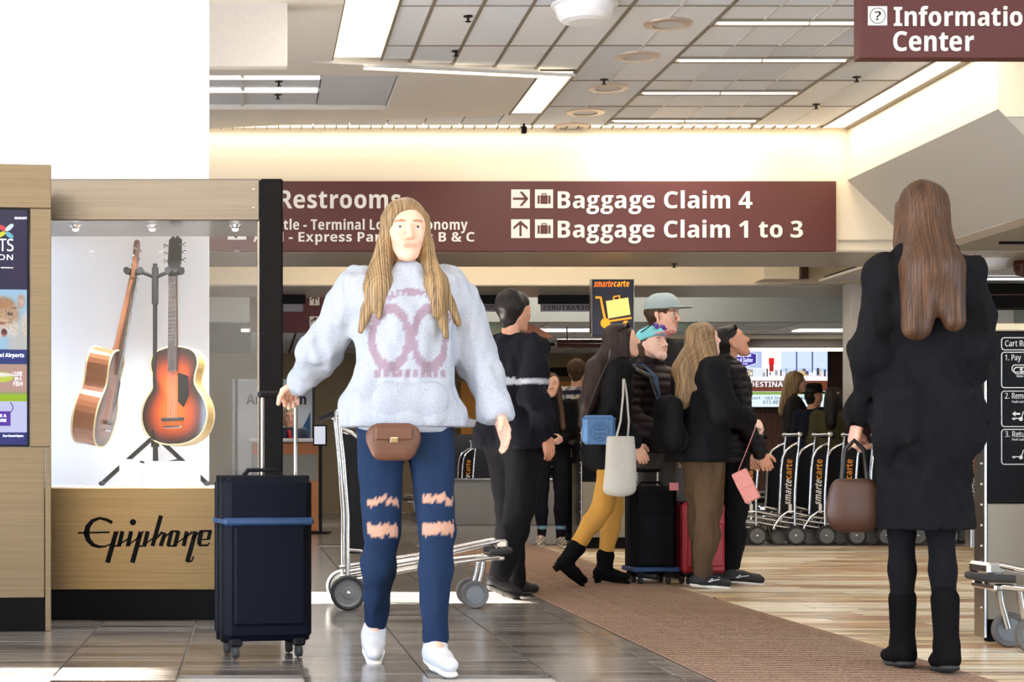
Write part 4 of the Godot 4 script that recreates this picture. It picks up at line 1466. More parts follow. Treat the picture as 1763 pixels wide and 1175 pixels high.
func display_case() -> void:
	var s := 346.0
	var z := -FOC / s
	var L := -1.36
	var R := 0.0491
	var t := thing("display_case", "brushed metal and glass display case with Epiphone lettering and two guitars inside", "display case", Vector3(-0.55, 0, z))
	var o := Vector3(0.55, 0, 0)
	var dp := 0.62
	obj("plinth", span(Vector3(L, 0, -0.01) + o, Vector3(0.16, 0.148, -dp) + o, 0.004), M.black_matte, t)
	obj("lower_panel", span(Vector3(L, 0.15, 0) + o, Vector3(0.16, 0.66, -dp) + o, 0.004), M.gold_brush, t)
	obj("header", span(Vector3(L, 1.99, 0) + o, Vector3(R, 2.197, -dp) + o, 0.005), M.steel_brush, t)
	for y in [2.053, 2.145]:
		obj("bolt", Geo.new().lathe([Vector2(0, 0.004), Vector2(0.006, 0.003), Vector2(0.008, 0)], Transform3D(Basis(Vector3(1, 0, 0), PI * 0.5), Vector3(R - 0.03, y, 0.001) + o), 12).mesh(), M.chrome, t)
	obj("post", span(Vector3(R + 0.001, 0.661, 0.01) + o, Vector3(0.165, 2.197, -0.13) + o, 0.008), M.black_metal, t)
	obj("post", span(Vector3(L - 0.1, 0.0, 0.01) + o, Vector3(L - 0.001, 2.197, -0.13) + o, 0.008), M.black_metal, t)
	for pz in [-0.02, -dp + 0.008]:  # thin sheets, front and back
		var sheet := Geo.new()
		sheet.face([Vector3(L, 0.664, pz) + o, Vector3(R, 0.664, pz) + o, Vector3(R, 1.99, pz) + o, Vector3(L, 1.99, pz) + o], Vector3(0, 0, 1))
		obj("pane", sheet.mesh(), M.glass, t)
	obj("edge_trim", span(Vector3(R - 0.012, 0.66, -0.012) + o, Vector3(R, 1.99, -0.03) + o, 0.002), M.steel, t)
	obj("deck", span(Vector3(L, 0.66, -0.03) + o, Vector3(0.16, 0.664, -dp + 0.02) + o), M.white_wall, t)
	for px in [130.0, 262.0, 405.0]:
		var x: float = (px - 430.0) / 340.0
		var sp := obj("spotlight", Geo.new().lathe([Vector2(0.016, -0.02), Vector2(0.02, -0.012), Vector2(0.034, 0.0)], Transform3D(Basis(), Vector3(x, 1.988, -0.16) + o), 16).mesh(), M.chrome, t)
		obj("bulb", Geo.new().ball(Vector3(x, 1.968, -0.16) + o, Vector3(0.017, 0.012, 0.017), 12, 8).mesh(), M.spot_white, sp)
		var l := SpotLight3D.new()
		l.name = "case_spot"
		l.light_energy = 1.6
		l.light_color = Color(0.94, 0.97, 1.0)
		l.spot_angle = 55.0
		l.spot_range = 30.0
		l.spot_attenuation = 2.0
		l.light_size = 0.02
		l.shadow_enabled = true
		add_child(l, true)
		l.position = Vector3(x, 1.953, z - 0.16)
		l.basis = Basis.looking_at(Vector3(0, -1, -0.12), Vector3(0, 0, -1))
	# maker's script on the lower panel
	var k := 1.0 / (5.877 * s)
	var script := {
		"E": [[[548, 238, 34], [490, 208, 30], [420, 192, 26], [350, 218, 38], [302, 275, 52], [286, 345, 60], [306, 412, 52], [352, 462, 40], [412, 482, 28], [472, 479, 18], [545, 450, 12]], [[200, 342, 18], [522, 335, 18]]],
		"p": [[[588, 330, 46], [500, 642, 50]], [[652, 325, 42], [616, 472, 42]], [[552, 474, 18], [634, 472, 16]], [[588, 340, 16], [612, 326, 14]]],
		"i": [[[740, 325, 42], [706, 472, 42]], [[628, 452, 14], [728, 388, 14]], [[690, 472, 14], [730, 468, 14]]],
		"p_": [[[838, 330, 46], [752, 642, 50]], [[908, 325, 42], [872, 472, 42]], [[806, 477, 16], [888, 472, 16]], [[716, 462, 14], [836, 368, 16]], [[845, 340, 16], [870, 326, 14]]],
		"h": [[[1042, 165, 44], [955, 475, 42]], [[985, 405, 18], [1050, 338, 28], [1078, 352, 44], [1068, 385, 42], [1038, 475, 42]], [[884, 452, 14], [966, 392, 14]]],
		"o": [[[1148, 330, 40], [1114, 470, 40]], [[1218, 326, 42], [1182, 472, 42]], [[1140, 326, 20], [1226, 326, 20]], [[1104, 473, 18], [1196, 473, 18]], [[1060, 398, 14], [1140, 336, 16]]],
		"n": [[[1304, 326, 42], [1270, 475, 42]], [[1286, 388, 16], [1362, 330, 24]], [[1392, 325, 44], [1308, 632, 46]], [[1300, 634, 16], [1350, 628, 18], [1372, 578, 16]], [[1192, 450, 14], [1282, 388, 14]]],
		"e": [[[1452, 322, 44], [1432, 400, 46], [1428, 450, 44], [1440, 474, 20]], [[1440, 322, 20], [1556, 322, 20]], [[1540, 322, 38], [1520, 408, 36]], [[1450, 408, 14], [1528, 406, 14]], [[1424, 470, 18], [1516, 466, 20], [1530, 440, 14]], [[1350, 400, 14], [1440, 330, 16]]],
	}
	var e0 := at(100, 860, s)
	for key in script:
		var g := Geo.new()
		for st in script[key]:
			var pts := []
			for p in st:
				pts.append([e0.x + p[0] * k, e0.y - p[1] * k, p[2] * k])
			stroke(pts, 0.0, 0.004, g)
		if key == "i":
			g.lathe([Vector2(0.0, 0.004), Vector2(32 * k, 0.004), Vector2(32 * k, 0.0)], Transform3D(Basis(Vector3(1, 0, 0), PI * 0.5), Vector3(e0.x + 758 * k, e0.y - 233 * k, 0)), 20)
		obj("letter", g.mesh(), M.black_matte, t, o)
	var rg := Geo.new()
	var ring := []
	for q in 17:
		ring.append(Vector3(e0.x + (1612 + 22 * cos(TAU * q / 16)) * k, e0.y - (325 - 22 * sin(TAU * q / 16)) * k, 0.001))
	rg.tube(ring, 0.0009, 4, -1.0, false)
	obj("registered_mark", rg.mesh(), M.black_matte, t, o)
	obj("registered_mark", letters("R", 0.009, 0.011, false, 0.0, 0.002), M.black_matte, t, o + Vector3(e0.x + 1603 * k, e0.y - 336 * k, 0.0))
	# what stands on the deck besides the guitars
	var cards := [[205, 240, 790, 0.14, -8.8, "narrow white info card leaning left of the stand"], [248, 345, 792, 0.13, -8.78, "wide white info card standing between the tripod legs"]]
	for c in cards:
		var sc: float = -FOC / c[4]
		var x0: float = (c[0] - 430.0) / sc
		var x1: float = (c[1] - 430.0) / sc
		var cd := thing("info_card", c[5], "card", Vector3((x0 + x1) * 0.5, 0.664, c[4]), 0, "cards in the display case")
		obj("card", Geo.new().box(Vector3(0, c[3] * 0.5, 0), Vector3(x1 - x0, c[3], 0.004), 0.001, Transform3D(Basis(Vector3(1, 0, 0), deg_to_rad(-14)), Vector3(0, 0.001, 0))).mesh(), M.paper, cd)
		obj("easel", Geo.new().box(Vector3(0, 0.045, -0.03), Vector3(0.02, 0.1, 0.003), 0.001, Transform3D(Basis(Vector3(1, 0, 0), deg_to_rad(16)), Vector3(0, 0.004, -0.02))).mesh(), M.clear_plastic, cd)


# ---------------------------------------------------------------- kiosk with the advertising screen
func dot(im: Image, cx: float, cy: float, rx: float, ry: float, col: Color, turn := 0.0) -> void:
	var m := maxf(rx, ry)
	for y in range(maxi(0, int(cy - m)), mini(im.get_height(), int(cy + m) + 1)):
		for x in range(maxi(0, int(cx - m)), mini(im.get_width(), int(cx + m) + 1)):
			var d := Vector2(x - cx, y - cy).rotated(-turn)
			if (d.x / rx) * (d.x / rx) + (d.y / ry) * (d.y / ry) <= 1.0:
				im.set_pixel(x, y, col)


func screen_mat(called: String, im: Image, e: float) -> StandardMaterial3D:
	var m := stdm(called, Color(0.02, 0.02, 0.02), 0.25)
	var tx := ImageTexture.create_from_image(im)
	m.emission_enabled = true
	m.emission = Color(1, 1, 1)
	m.emission_operator = BaseMaterial3D.EMISSION_OP_MULTIPLY
	m.emission_texture = tx
	m.emission_energy_multiplier = e
	return m


func media_kiosk() -> void:
	var s := 370.0
	var t := thing("media_kiosk", "tall taupe brushed kiosk with lit portrait advertising screen, cut by the left edge", "kiosk", Vector3(-0.924, 0, -8.108), 7.0)
	obj("plinth", span(Vector3(-0.83, 0, 0), Vector3(-0.028, 0.155, -0.3), 0.003), M.black_matte, t)
	obj("lower_panel", span(Vector3(-0.83, 0.156, 0), Vector3(-0.03, 0.857, -0.3), 0.003), M.kiosk_brush, t)
	obj("side_flange", span(Vector3(-0.027, 0, 0.012), Vector3(0.0, 0.857, -0.31), 0.003), M.kiosk_brush, t)
	obj("header", span(Vector3(-0.83, 1.968, 0.006), Vector3(0, 2.17, -0.3), 0.003), M.kiosk_brush, t)
	obj("stile", span(Vector3(-0.098, 0.858, 0), Vector3(0, 1.967, -0.3), 0.003), M.kiosk_brush, t)
	obj("stile", span(Vector3(-0.83, 0.858, 0), Vector3(-0.735, 1.967, -0.3), 0.003), M.kiosk_brush, t)
	var sc := obj("screen", span(Vector3(-0.734, 0.858, 0.004), Vector3(-0.099, 1.966, -0.06), 0.003), M.black_plastic, t)
	sc.set_meta("label", "lit portrait screen with a navy advert and a cougar photo")
	var im := Image.create(512, 900, false, Image.FORMAT_RGB8)
	var k := 2.268
	var cv := func(x: float, y: float) -> Vector2: return Vector2(512.0 - (46.0 - x) * k, (y - 363.0) * 2.233)
	var rect := func(y0: float, y1: float, col: Color) -> void: im.fill_rect(Rect2i(0, int((y0 - 363.0) * 2.233), 512, int((y1 - y0) * 2.233) + 2), col)
	rect.call(363, 500, c8(8, 16, 72))
	rect.call(500, 603, c8(158, 198, 226))
	rect.call(603, 628, c8(18, 52, 128))
	rect.call(628, 692, c8(150, 158, 110))
	rect.call(629, 675, c8(186, 150, 140))
	rect.call(680, 692, c8(150, 190, 40))
	rect.call(692, 745, c8(196, 200, 240))
	rect.call(745, 768, c8(14, 40, 120))
	var petals := [[4, 394, c8(230, 70, 80), 0.5, 20], [2, 405, c8(220, 220, 60), -0.5, 19], [16, 393, c8(220, 240, 245), -0.7, 20], [16, 406, c8(110, 190, 210), 0.6, 18]]
	for p in petals:
		var q: Vector2 = cv.call(p[0], p[1])
		dot(im, q.x, q.y, p[4], 9, p[2], p[3])
	for d in 12:
		var q: Vector2 = cv.call(2 + d * 1.8, 462)
		dot(im, q.x, q.y, 2, 3, Color(1, 1, 1))
	# the animal photo
	var soft := [
		[38, 590, 70, 120, c8(222, 188, 160), 0.5], [44, 560, 20, 60, c8(240, 214, 190), 0.6], [36, 519, 20, 34, c8(212, 160, 130), 0.7], [37, 521, 9, 20, c8(240, 196, 186), 0.6],
		[4, 540, 84, 74, c8(204, 146, 100), 0.75], [2, 522, 60, 30, c8(178, 116, 74), 0.5], [2, 566, 60, 44, c8(238, 220, 202), 0.6], [24, 566, 22, 40, c8(244, 230, 216), 0.55],
		[17, 541, 13, 8, c8(60, 40, 34), 0.8], [17.5, 540, 6, 4, c8(150, 180, 160), 0.8], [4, 557, 16, 8, c8(150, 84, 74), 0.8], [5, 548, 14, 26, c8(226, 182, 140), 0.5],
		[7, 573, 15, 18, c8(84, 34, 34), 0.85], [6, 578, 8, 8, c8(214, 110, 110), 0.8], [12, 568, 3, 8, c8(250, 244, 230), 0.8], [24, 531, 16, 4, c8(140, 90, 60), 0.6], [16, 556, 20, 4, c8(130, 84, 60), 0.35],
	]
	for p in soft:
		var q: Vector2 = cv.call(p[0], p[1])
		for y in range(maxi(306, int(q.y - p[3])), mini(536, int(q.y + p[3]) + 1)):
			for x in range(maxi(0, int(q.x - p[2])), mini(512, int(q.x + p[2]) + 1)):
				var e := Vector2((x - q.x) / p[2], (y - q.y) / p[3]).length()
				if e < 1.0:
					im.set_pixel(x, y, im.get_pixel(x, y).lerp(p[4], p[5] * smoothstep(1.0, 0.55, e)))
	var fx := RandomNumberGenerator.new()
	fx.seed = 3
	for q in 2600:  # fur
		var x := int(fx.randf_range(330, 508))
		var y := int(fx.randf_range(312, 524))
		var c := im.get_pixel(x, y)
		if c.r > c.b + 0.05:
			var d := fx.randf() * 0.22
			for w in 7:
				im.set_pixel(mini(511, x + int(w * 0.4)), y + w, im.get_pixel(mini(511, x + int(w * 0.4)), y + w).darkened(d))
	for p in [[2, 650, 46, 20, c8(190, 210, 80)], [0, 646, 50, 8, c8(236, 232, 220)]]:
		var q: Vector2 = cv.call(p[0], p[1])
		dot(im, q.x, q.y, p[2], p[3], p[4])
	var tq: Vector2 = cv.call(0, 709)
	im.fill_rect(Rect2i(int(tq.x) - 30, int(tq.y), 72, 56), c8(84, 44, 170))
	for q in 20:
		var w: Vector2 = cv.call(18 + sin(q * 0.25) * 4, 694 + q * 1.3)
		dot(im, w.x, w.y, 2, 2, c8(60, 60, 130))
	var pic := Geo.new()
	pic.face([Vector3(-0.721, 0.868, 0.0055), Vector3(-0.112, 0.868, 0.0055), Vector3(-0.112, 1.957, 0.0055), Vector3(-0.721, 1.957, 0.0055)], Vector3(0, 0, 1), [Vector2(0, 1), Vector2(1, 1), Vector2(1, 0), Vector2(0, 0)])
	obj("picture", pic.mesh(), screen_mat("screen_advert", im, 1.0), sc)
	var put := func(words: String, r: Array, m: Material, bold: bool) -> void:
		var x0: float = -0.112 - (46.0 - r[0]) / s
		var x1: float = -0.112 - (46.0 - r[2]) / s
		var y0: float = 0.79 + (795.0 - r[3]) / s
		var y1: float = 0.79 + (795.0 - r[1]) / s
		obj("screen_lettering", letters(words, x1 - x0, y1 - y0, bold, 0.0, 0.001), m, sc, Vector3(x0, y0, 0.0056))
	put.call("ARTS", [-32, 413, 23, 434], M.screen_white, false)
	put.call("NASHVILLE REGION", [-140, 440, 22, 449], M.screen_white, false)
	put.call("615-664-8777", [25, 375, 46, 379], M.screen_white, true)
	put.call("Clear Channel Airports", [-48, 609, 41, 618], M.screen_white, true)
	put.call("LURE", [22, 641, 38, 648], M.screen_white, false)
	put.call("IN A", [25, 650, 37, 656], M.screen_white, false)
	put.call("FISH", [23, 658, 38, 665], M.screen_white, false)
	put.call("BE A", [-4, 714, 11, 719], M.screen_white, true)
	put.call("TUNE", [-4, 722, 11, 727], M.screen_white, true)
	put.call("Clear Channel Airports", [5, 749, 40, 754], M.screen_white, true)


# ---------------------------------------------------------------- guitars on their stand
func guitar_outline(n: int) -> PackedVector2Array:
	# half widths from the tail (0) to the heel (0.5), mirrored
	var ys := [0.0, 0.012, 0.05, 0.11, 0.17, 0.23, 0.285, 0.32, 0.36, 0.41, 0.46, 0.49, 0.505]
	var ws := [0.03, 0.09, 0.152, 0.183, 0.187, 0.168, 0.13, 0.117, 0.122, 0.136, 0.126, 0.09, 0.03]
	var right := PackedVector2Array()
	for k in n:
		var f := float(k) / (n - 1) * (ys.size() - 1)
		var i := mini(int(f), ys.size() - 2)
		var u := f - i
		var a := maxi(i - 1, 0)
		var b := mini(i + 2, ys.size() - 1)
		right.append(Vector2(cubic_interpolate(ws[i], ws[i + 1], ws[a], ws[b], u), cubic_interpolate(ys[i], ys[i + 1], ys[a], ys[b], u)))
	var all := right.duplicate()
	for k in range(n - 1, -1, -1):
		all.append(Vector2(-right[k].x, right[k].y))
	return all


func guitar(called: String, label: String, where: Vector3, turn: Basis, kind: int) -> void:
	var t := thing(called, label, "guitar", where, 0, "guitars in the display case")
	t.basis = turn
	var ol := guitar_outline(26)
	var depth := 0.085 if kind == 0 else 0.12
	var side := Geo.new()
	for k in ol.size():
		var a := ol[k]
		var b := ol[(k + 1) % ol.size()]
		side.face([Vector3(a.x, a.y, 0), Vector3(b.x, b.y, 0), Vector3(b.x, b.y, -depth), Vector3(a.x, a.y, -depth)], Vector3(b.y - a.y, a.x - b.x, 0))
	obj("sides", side.mesh(), M["guitar_side_%d" % kind], t)
	# carved top and back: rings that shrink to a point on the middle line
	var cols := [[0.0, c8(236, 128, 30)], [0.35, c8(226, 104, 22)], [0.6, c8(176, 62, 16)], [0.8, c8(84, 30, 14)], [0.94, c8(30, 16, 12)], [1.0, c8(24, 14, 10)]]
	if kind == 1:
		cols = [[0.0, c8(150, 84, 48)], [0.5, c8(124, 64, 36)], [0.85, c8(72, 36, 22)], [1.0, c8(46, 24, 16)]]
	for face in 2:
		var g := Geo.new()
		var z0 := 0.0 if face == 0 else -depth
		var sg := 1.0 if face == 0 else -1.0
		var rows := 12
		for r in rows + 1:
			var f := float(r) / rows
			var col: Color = cols[cols.size() - 1][1]
			for q in cols.size() - 1:
				if f >= cols[q][0] and f <= cols[q + 1][0]:
					col = (cols[q][1] as Color).lerp(cols[q + 1][1], (f - cols[q][0]) / (cols[q + 1][0] - cols[q][0]))
			for p in ol:
				var c := Vector2(0, lerpf(0.17, p.y, 0.25))
				var e := c.lerp(p, f)
				g.v.append(Vector3(e.x, e.y, z0 + sg * 0.014 * (1.0 - f * f)))
				g.n.append(Vector3(e.x * 0.5, (e.y - 0.17) * 0.3, sg).normalized())
				g.c.append(col.srgb_to_linear())
		var m := ol.size()
		for r in rows:
			for q in m:
				var q2 := (q + 1) % m
				if face == 0:
					g.quad_ix(r * m + q, (r + 1) * m + q, (r + 1) * m + q2, r * m + q2)
				else:
					g.quad_ix(r * m + q, r * m + q2, (r + 1) * m + q2, (r + 1) * m + q)
		obj("top" if face == 0 else "back", g.mesh(), M.sunburst, t)
	var loop := []
	for p in ol:
		loop.append(Vector3(p.x, p.y, 0.0))
	loop.append(loop[0])
	obj("binding", Geo.new().tube(loop, 0.005, 6, -1.0, false).mesh(), M.binding, t)
	var loop2 := []
	for p in loop:
		loop2.append(p + Vector3(0, 0, -depth))
	obj("binding", Geo.new().tube(loop2, 0.005, 6, -1.0, false).mesh(), M.binding, t)
	# neck, fingerboard, head
	obj("neck", Geo.new().tube([Vector3(0, 0.46, -0.03), Vector3(0, 0.52, -0.012), Vector3(0, 0.9, -0.006)], 0.026, 10, 0.022, true, 0.7).mesh(), M.guitar_neck, t)
	var fb := Geo.new()
	fb.prism(PackedVector2Array([Vector2(-0.028, 0.38), Vector2(0.028, 0.38), Vector2(0.0225, 0.9), Vector2(-0.0225, 0.9)]), 0.008, 0.018)
	var board := obj("fingerboard", fb.mesh(), M.rosewood, t)
	for q in 17:
		var y := 0.9 - 0.62 * (1.0 - pow(0.5, (q + 1) / 12.0))
		obj("fret", bx(Vector3(0, y, 0.0187), Vector3(0.047 + q * 0.0004, 0.003, 0.002)), M.steel, board)
	var hd := Geo.new().prism(PackedVector2Array([Vector2(-0.022, 0.895), Vector2(0.022, 0.895), Vector2(0.036, 0.95), Vector2(0.034, 1.07), Vector2(0.012, 1.09), Vector2(0.0, 1.075), Vector2(-0.012, 1.09), Vector2(-0.034, 1.07), Vector2(-0.036, 0.95)]), -0.008, 0.008, Transform3D(Basis(Vector3(1, 0, 0), deg_to_rad(-6)), Vector3(0, 0, 0.09)))
	obj("headstock", hd.mesh(), M.guitar_neck if kind == 1 else M.black_plastic, t)
	for q in 3:
		for e in [-1.0, 1.0]:
			obj("tuner", Geo.new().tube([Vector3(e * 0.03, 0.955 + q * 0.04, -0.012), Vector3(e * 0.052, 0.955 + q * 0.04, -0.012)], 0.004, 6).ball(Vector3(e * 0.058, 0.955 + q * 0.04, -0.012), Vector3(0.009, 0.011, 0.005), 8, 6).mesh(), M.chrome, t)
	for q in 6:
		var x := (q - 2.5) * 0.0075
		obj("string", Geo.new().tube([Vector3(x * 1.3, 0.13, 0.026), Vector3(x, 0.9, 0.0215)], 0.0009, 4).mesh(), M.chrome, t)
	obj("bridge", bx(Vector3(0, 0.13, 0.02), Vector3(0.13, 0.018, 0.012), 0.003), M.rosewood, t)
	obj("tailpiece", bx(Vector3(0, 0.09, 0.022), Vector3(0.1, 0.01, 0.006), 0.002), M.chrome, t)
	obj("pickguard", Geo.new().prism(PackedVector2Array([Vector2(0.03, 0.37), Vector2(0.085, 0.35), Vector2(0.09, 0.25), Vector2(0.06, 0.19), Vector2(0.03, 0.22)]), 0.012, 0.016).mesh(), M.black_plastic, t)


func guitars() -> void:
	var deck := 0.664
	var st := thing("guitar_stand", "black tripod stand holding two guitars inside the glass case", "stand", Vector3(-0.49, deck, -9.02))
	obj("post", Geo.new().tube([Vector3(0, 0.09, 0), Vector3(0, 1.15, 0)], 0.012, 10).mesh(), M.black_plastic, st)
	obj("sleeve", Geo.new().tube([Vector3(0, 0.94, 0), Vector3(0, 1.13, 0)], 0.018, 10).mesh(), M.black_plastic, st)
	obj("hub", Geo.new().tube([Vector3(0, 0.2, 0), Vector3(0, 0.29, 0)], 0.022, 10).mesh(), M.black_plastic, st)
	for a in [[-0.27, 0.06], [0.27, 0.06], [0.0, -0.2]]:
		obj("leg", Geo.new().tube([Vector3(0, 0.26, 0), Vector3(a[0], 0.012, a[1])], 0.012, 8).mesh(), M.black_plastic, st)
		obj("strut", Geo.new().tube([Vector3(0, 0.11, 0), Vector3(a[0] * 0.5, 0.137, a[1] * 0.5)], 0.006, 6).mesh(), M.black_plastic, st)
		obj("foot", Geo.new().ball(Vector3(a[0], 0.013, a[1]), Vector3(0.018, 0.013, 0.018), 10, 6).mesh(), M.rubber, st)
	for e in [-1.0, 1.0]:
		obj("arm", Geo.new().tube([Vector3(0, 1.08, 0), Vector3(e * 0.06, 1.1, 0.03), Vector3(e * 0.1, 1.1, 0.05)], 0.01, 8).mesh(), M.black_plastic, st)
		obj("yoke", Geo.new().tube([Vector3(e * 0.07, 1.105, 0.11), Vector3(e * 0.07, 1.105, 0.05), Vector3(e * 0.1, 1.1, 0.04), Vector3(e * 0.14, 1.105, 0.05), Vector3(e * 0.14, 1.105, 0.11)], 0.018, 8).mesh(), M.black_plastic, st)
	guitar("archtop_guitar", "sunburst orange guitar with cream rim facing out of the glass case", at(300, 766, 335.0), Basis(Vector3(0, 0, 1), deg_to_rad(1.5)) * Basis(Vector3(0, 1, 0), deg_to_rad(-24)) * Basis(Vector3(1, 0, 0), deg_to_rad(-3)), 0)
	guitar("acoustic_guitar", "brown guitar seen edge-on, leaning at the left of the stand", at(172, 770, 334.0), Basis(Vector3(0, 0, 1), deg_to_rad(-11.5)) * Basis(Vector3(0, 1, 0), deg_to_rad(79)), 1)


# ---------------------------------------------------------------- cart rental kiosks
func outline_box(parent: Node3D, called: String, x0: float, y0: float, x1: float, y1: float, z: float) -> void:
	var r := 0.012
	var pts := []
	for c in [[x1 - r, y1 - r, 0.0], [x0 + r, y1 - r, 90.0], [x0 + r, y0 + r, 180.0], [x1 - r, y0 + r, 270.0]]:
		for k in 5:
			var a := deg_to_rad(c[2] + k * 22.5)
			pts.append(Vector3(c[0] + cos(a) * r, c[1] + sin(a) * r, z))
	pts.append(pts[0])
	obj(called, Geo.new().tube(pts, 0.0025, 4, -1.0, false).mesh(), M.sign_grey, parent)


func kiosk_body(t: Node3D, dp: float) -> void:  # local: left front foot at the origin
	var w := 0.82
	obj("base", span(Vector3(0.03, 0, -0.03), Vector3(w - 0.03, 0.1, -dp + 0.02), 0.004), M.black_matte, t)
	obj("lower_panel", span(Vector3(0.012, 0.1, 0), Vector3(w - 0.012, 0.606, -dp), 0.004), M.kiosk_steel, t)
	obj("panel", span(Vector3(0.012, 0.607, 0.002), Vector3(w - 0.012, 1.358, -dp), 0.004), M.black_gloss, t)
	obj("top_trim", span(Vector3(0.004, 1.359, 0.006), Vector3(w - 0.004, 1.392, -dp - 0.01), 0.006), M.kiosk_cream, t)
	for x in [0.0, w - 0.011]:
		var ed := obj("edge_strip", span(Vector3(x, 0.02, 0.004), Vector3(x + 0.011, 1.37, -dp - 0.01), 0.003), M.steel, t)
		for q in 14:
			obj("rivet", Geo.new().ball(Vector3(x - 0.001 if x < 0.1 else x + 0.012, 0.15 + q * 0.09, -0.03), Vector3(0.005, 0.006, 0.006), 8, 6).mesh(), M.chrome, ed)


func cart_kiosks() -> void:
	var s := 395.0
	var t := thing("cart_kiosk", "black and steel cart rental machine with white instructions at right edge", "kiosk", Vector3((1695.0 - 430.0) / s, 0, -FOC / s))
	kiosk_body(t, 0.1)
	var px := func(x: float) -> float: return (x - 1695.0) / s
	var py := func(y: float) -> float: return EYE + (HUB.y - y) / s
	var boxes := [[582, 603], [607, 668], [674, 735], [740, 800]]
	for b in boxes:
		outline_box(t, "outline", px.call(1724.0), py.call(b[1]), 0.78, py.call(b[0]), 0.003)
	for w in [["Cart Rental", 1730, 586, 1786, 597], ["1. Pay", 1730, 611, 1757, 624], ["2. Remove", 1730, 677, 1778, 687], ["3. Return", 1730, 743, 1774, 753]]:
		obj("lettering", letters(w[0], (w[3] - w[1]) / s, (w[4] - w[2]) / s, false, 0.0, 0.002), M.sign_grey, t, Vector3(px.call(w[1]), py.call(w[4]), 0.002))
	for w in [["Notes", 1750, 646, 1761, 650], ["Push cart out", 1742, 690, 1772, 694], ["Push cart in to lock", 1742, 755, 1784, 759]]:
		obj("small_lettering", letters(w[0], (w[3] - w[1]) / s, (w[4] - w[2]) / s, false, 0.0, 0.002), M.sign_grey, t, Vector3(px.call(w[1]), py.call(w[4]), 0.002))
	outline_box(t, "note_mark", px.call(1742.0), py.call(641.0), px.call(1766.0), py.call(629.0), 0.003)
	outline_box(t, "note_mark", px.call(1745.0), py.call(644.0), px.call(1770.0), py.call(633.0), 0.004)
	obj("note_mark", letters("$", 6 / s, 10 / s, true, 0.0, 0.002), M.sign_grey, t, Vector3(px.call(1755.0), py.call(643.5), 0.003))
	for y in [718.0, 784.0]:
		var g := Geo.new()
		g.tube([Vector3(px.call(1742.0), py.call(y + 3), 0.004), Vector3(px.call(1758.0), py.call(y + 3), 0.004), Vector3(px.call(1761.0), py.call(y - 8), 0.004), Vector3(px.call(1766.0), py.call(y - 8), 0.004)], 0.003, 4)
		for w in [[1745.0, 0.005], [1757.0, 0.009]]:
			g.ball(Vector3(px.call(w[0]), py.call(y + 4), 0.004), Vector3(w[1], w[1], 0.002), 10, 6)
		obj("cart_mark", g.mesh(), M.sign_grey, t)
	var ar := Geo.new()
	ar.prism(PackedVector2Array([Vector2(-0.02, 0), Vector2(-0.006, 0.012), Vector2(-0.006, 0.004), Vector2(0.014, 0.004), Vector2(0.014, -0.004), Vector2(-0.006, -0.004), Vector2(-0.006, -0.012)]), 0.002, 0.004)
	obj("arrow_mark", ar.mesh(), M.sign_grey, t, Vector3(px.call(1750.0), py.call(713.0), 0))
	# the second machine, behind the group
	s = 190.0
	var k2 := thing("cart_kiosk", "black and grey cart rental machine standing behind the women", "kiosk", Vector3((1000.0 - 430.0) / s, 0, -FOC / s))
	kiosk_body(k2, 0.42)
	var sg := thing("cart_sign", "navy lit sign with orange luggage cart and word smartecarte, on a pole", "sign", at(1061, 577, s) + Vector3(0, 0, -0.2))
	obj("pole", Geo.new().tube([Vector3(0, -0.56, 0), Vector3(0, 0.02, 0)], 0.025, 10).mesh(), M.steel, sg)
	obj("box", Geo.new().box(Vector3(0, 0.26, 0), Vector3(0.38, 0.52, 0.1), 0.006).mesh(), M.sign_navy, sg)
	var edge := Geo.new()
	edge.box(Vector3(0.192, 0.26, 0), Vector3(0.006, 0.53, 0.11), 0.002).box(Vector3(-0.192, 0.26, 0), Vector3(0.006, 0.53, 0.11), 0.002)
	obj("edge", edge.mesh(), M.steel, sg)
	obj("lettering", letters("smarte", 0.17, 0.056, true, 0.25, 0.004), M.cart_orange_red, sg, Vector3(-0.168, 0.45, 0.05))
	obj("lettering", letters("carte", 0.14, 0.054, true, 0.1, 0.004), M.cart_orange, sg, Vector3(0.01, 0.452, 0.05))
	var u := 1.0 / (2.938 * s)
	var c0 := Vector3(-587.0 * u, 0.52 + 548.0 * u, 0.052)
	var P := func(x: float, y: float) -> Vector3: return c0 + Vector3(x * u, -y * u, 0)
	var fr := Geo.new()
	fr.tube([P.call(498.0, 641.0), P.call(524.0, 641.0), P.call(548.0, 760.0)], 0.012, 6)
	fr.tube([P.call(548.0, 765.0), P.call(682.0, 745.0)], 0.01, 6)
	obj("cart_mark", fr.mesh(), M.cart_orange, sg)
	obj("wheel_mark", Geo.new().ball(P.call(549.0, 772.0), Vector3(25 * u, 26 * u, 0.004), 18, 8).mesh(), M.cart_orange, sg)
	obj("wheel_mark", Geo.new().ball(P.call(654.0, 777.0), Vector3(17 * u, 18 * u, 0.004), 18, 8).mesh(), M.cart_orange, sg)
	var cs := Geo.new()
	var A: Vector3 = P.call(0.0, 0.0)
	cs.prism(PackedVector2Array([Vector2(552 * u, -660 * u), Vector2(664 * u, -642 * u), Vector2(676 * u, -728 * u), Vector2(564 * u, -748 * u)]), 0.0, 0.004, Transform3D(Basis(), A))
	obj("case_mark", cs.mesh(), M.cart_yellow, sg)
	obj("case_mark", Geo.new().tube([P.call(592.0, 654.0), P.call(592.0, 637.0), P.call(620.0, 632.0), P.call(622.0, 648.0)], 0.008, 6).mesh(), M.cart_orange, sg)


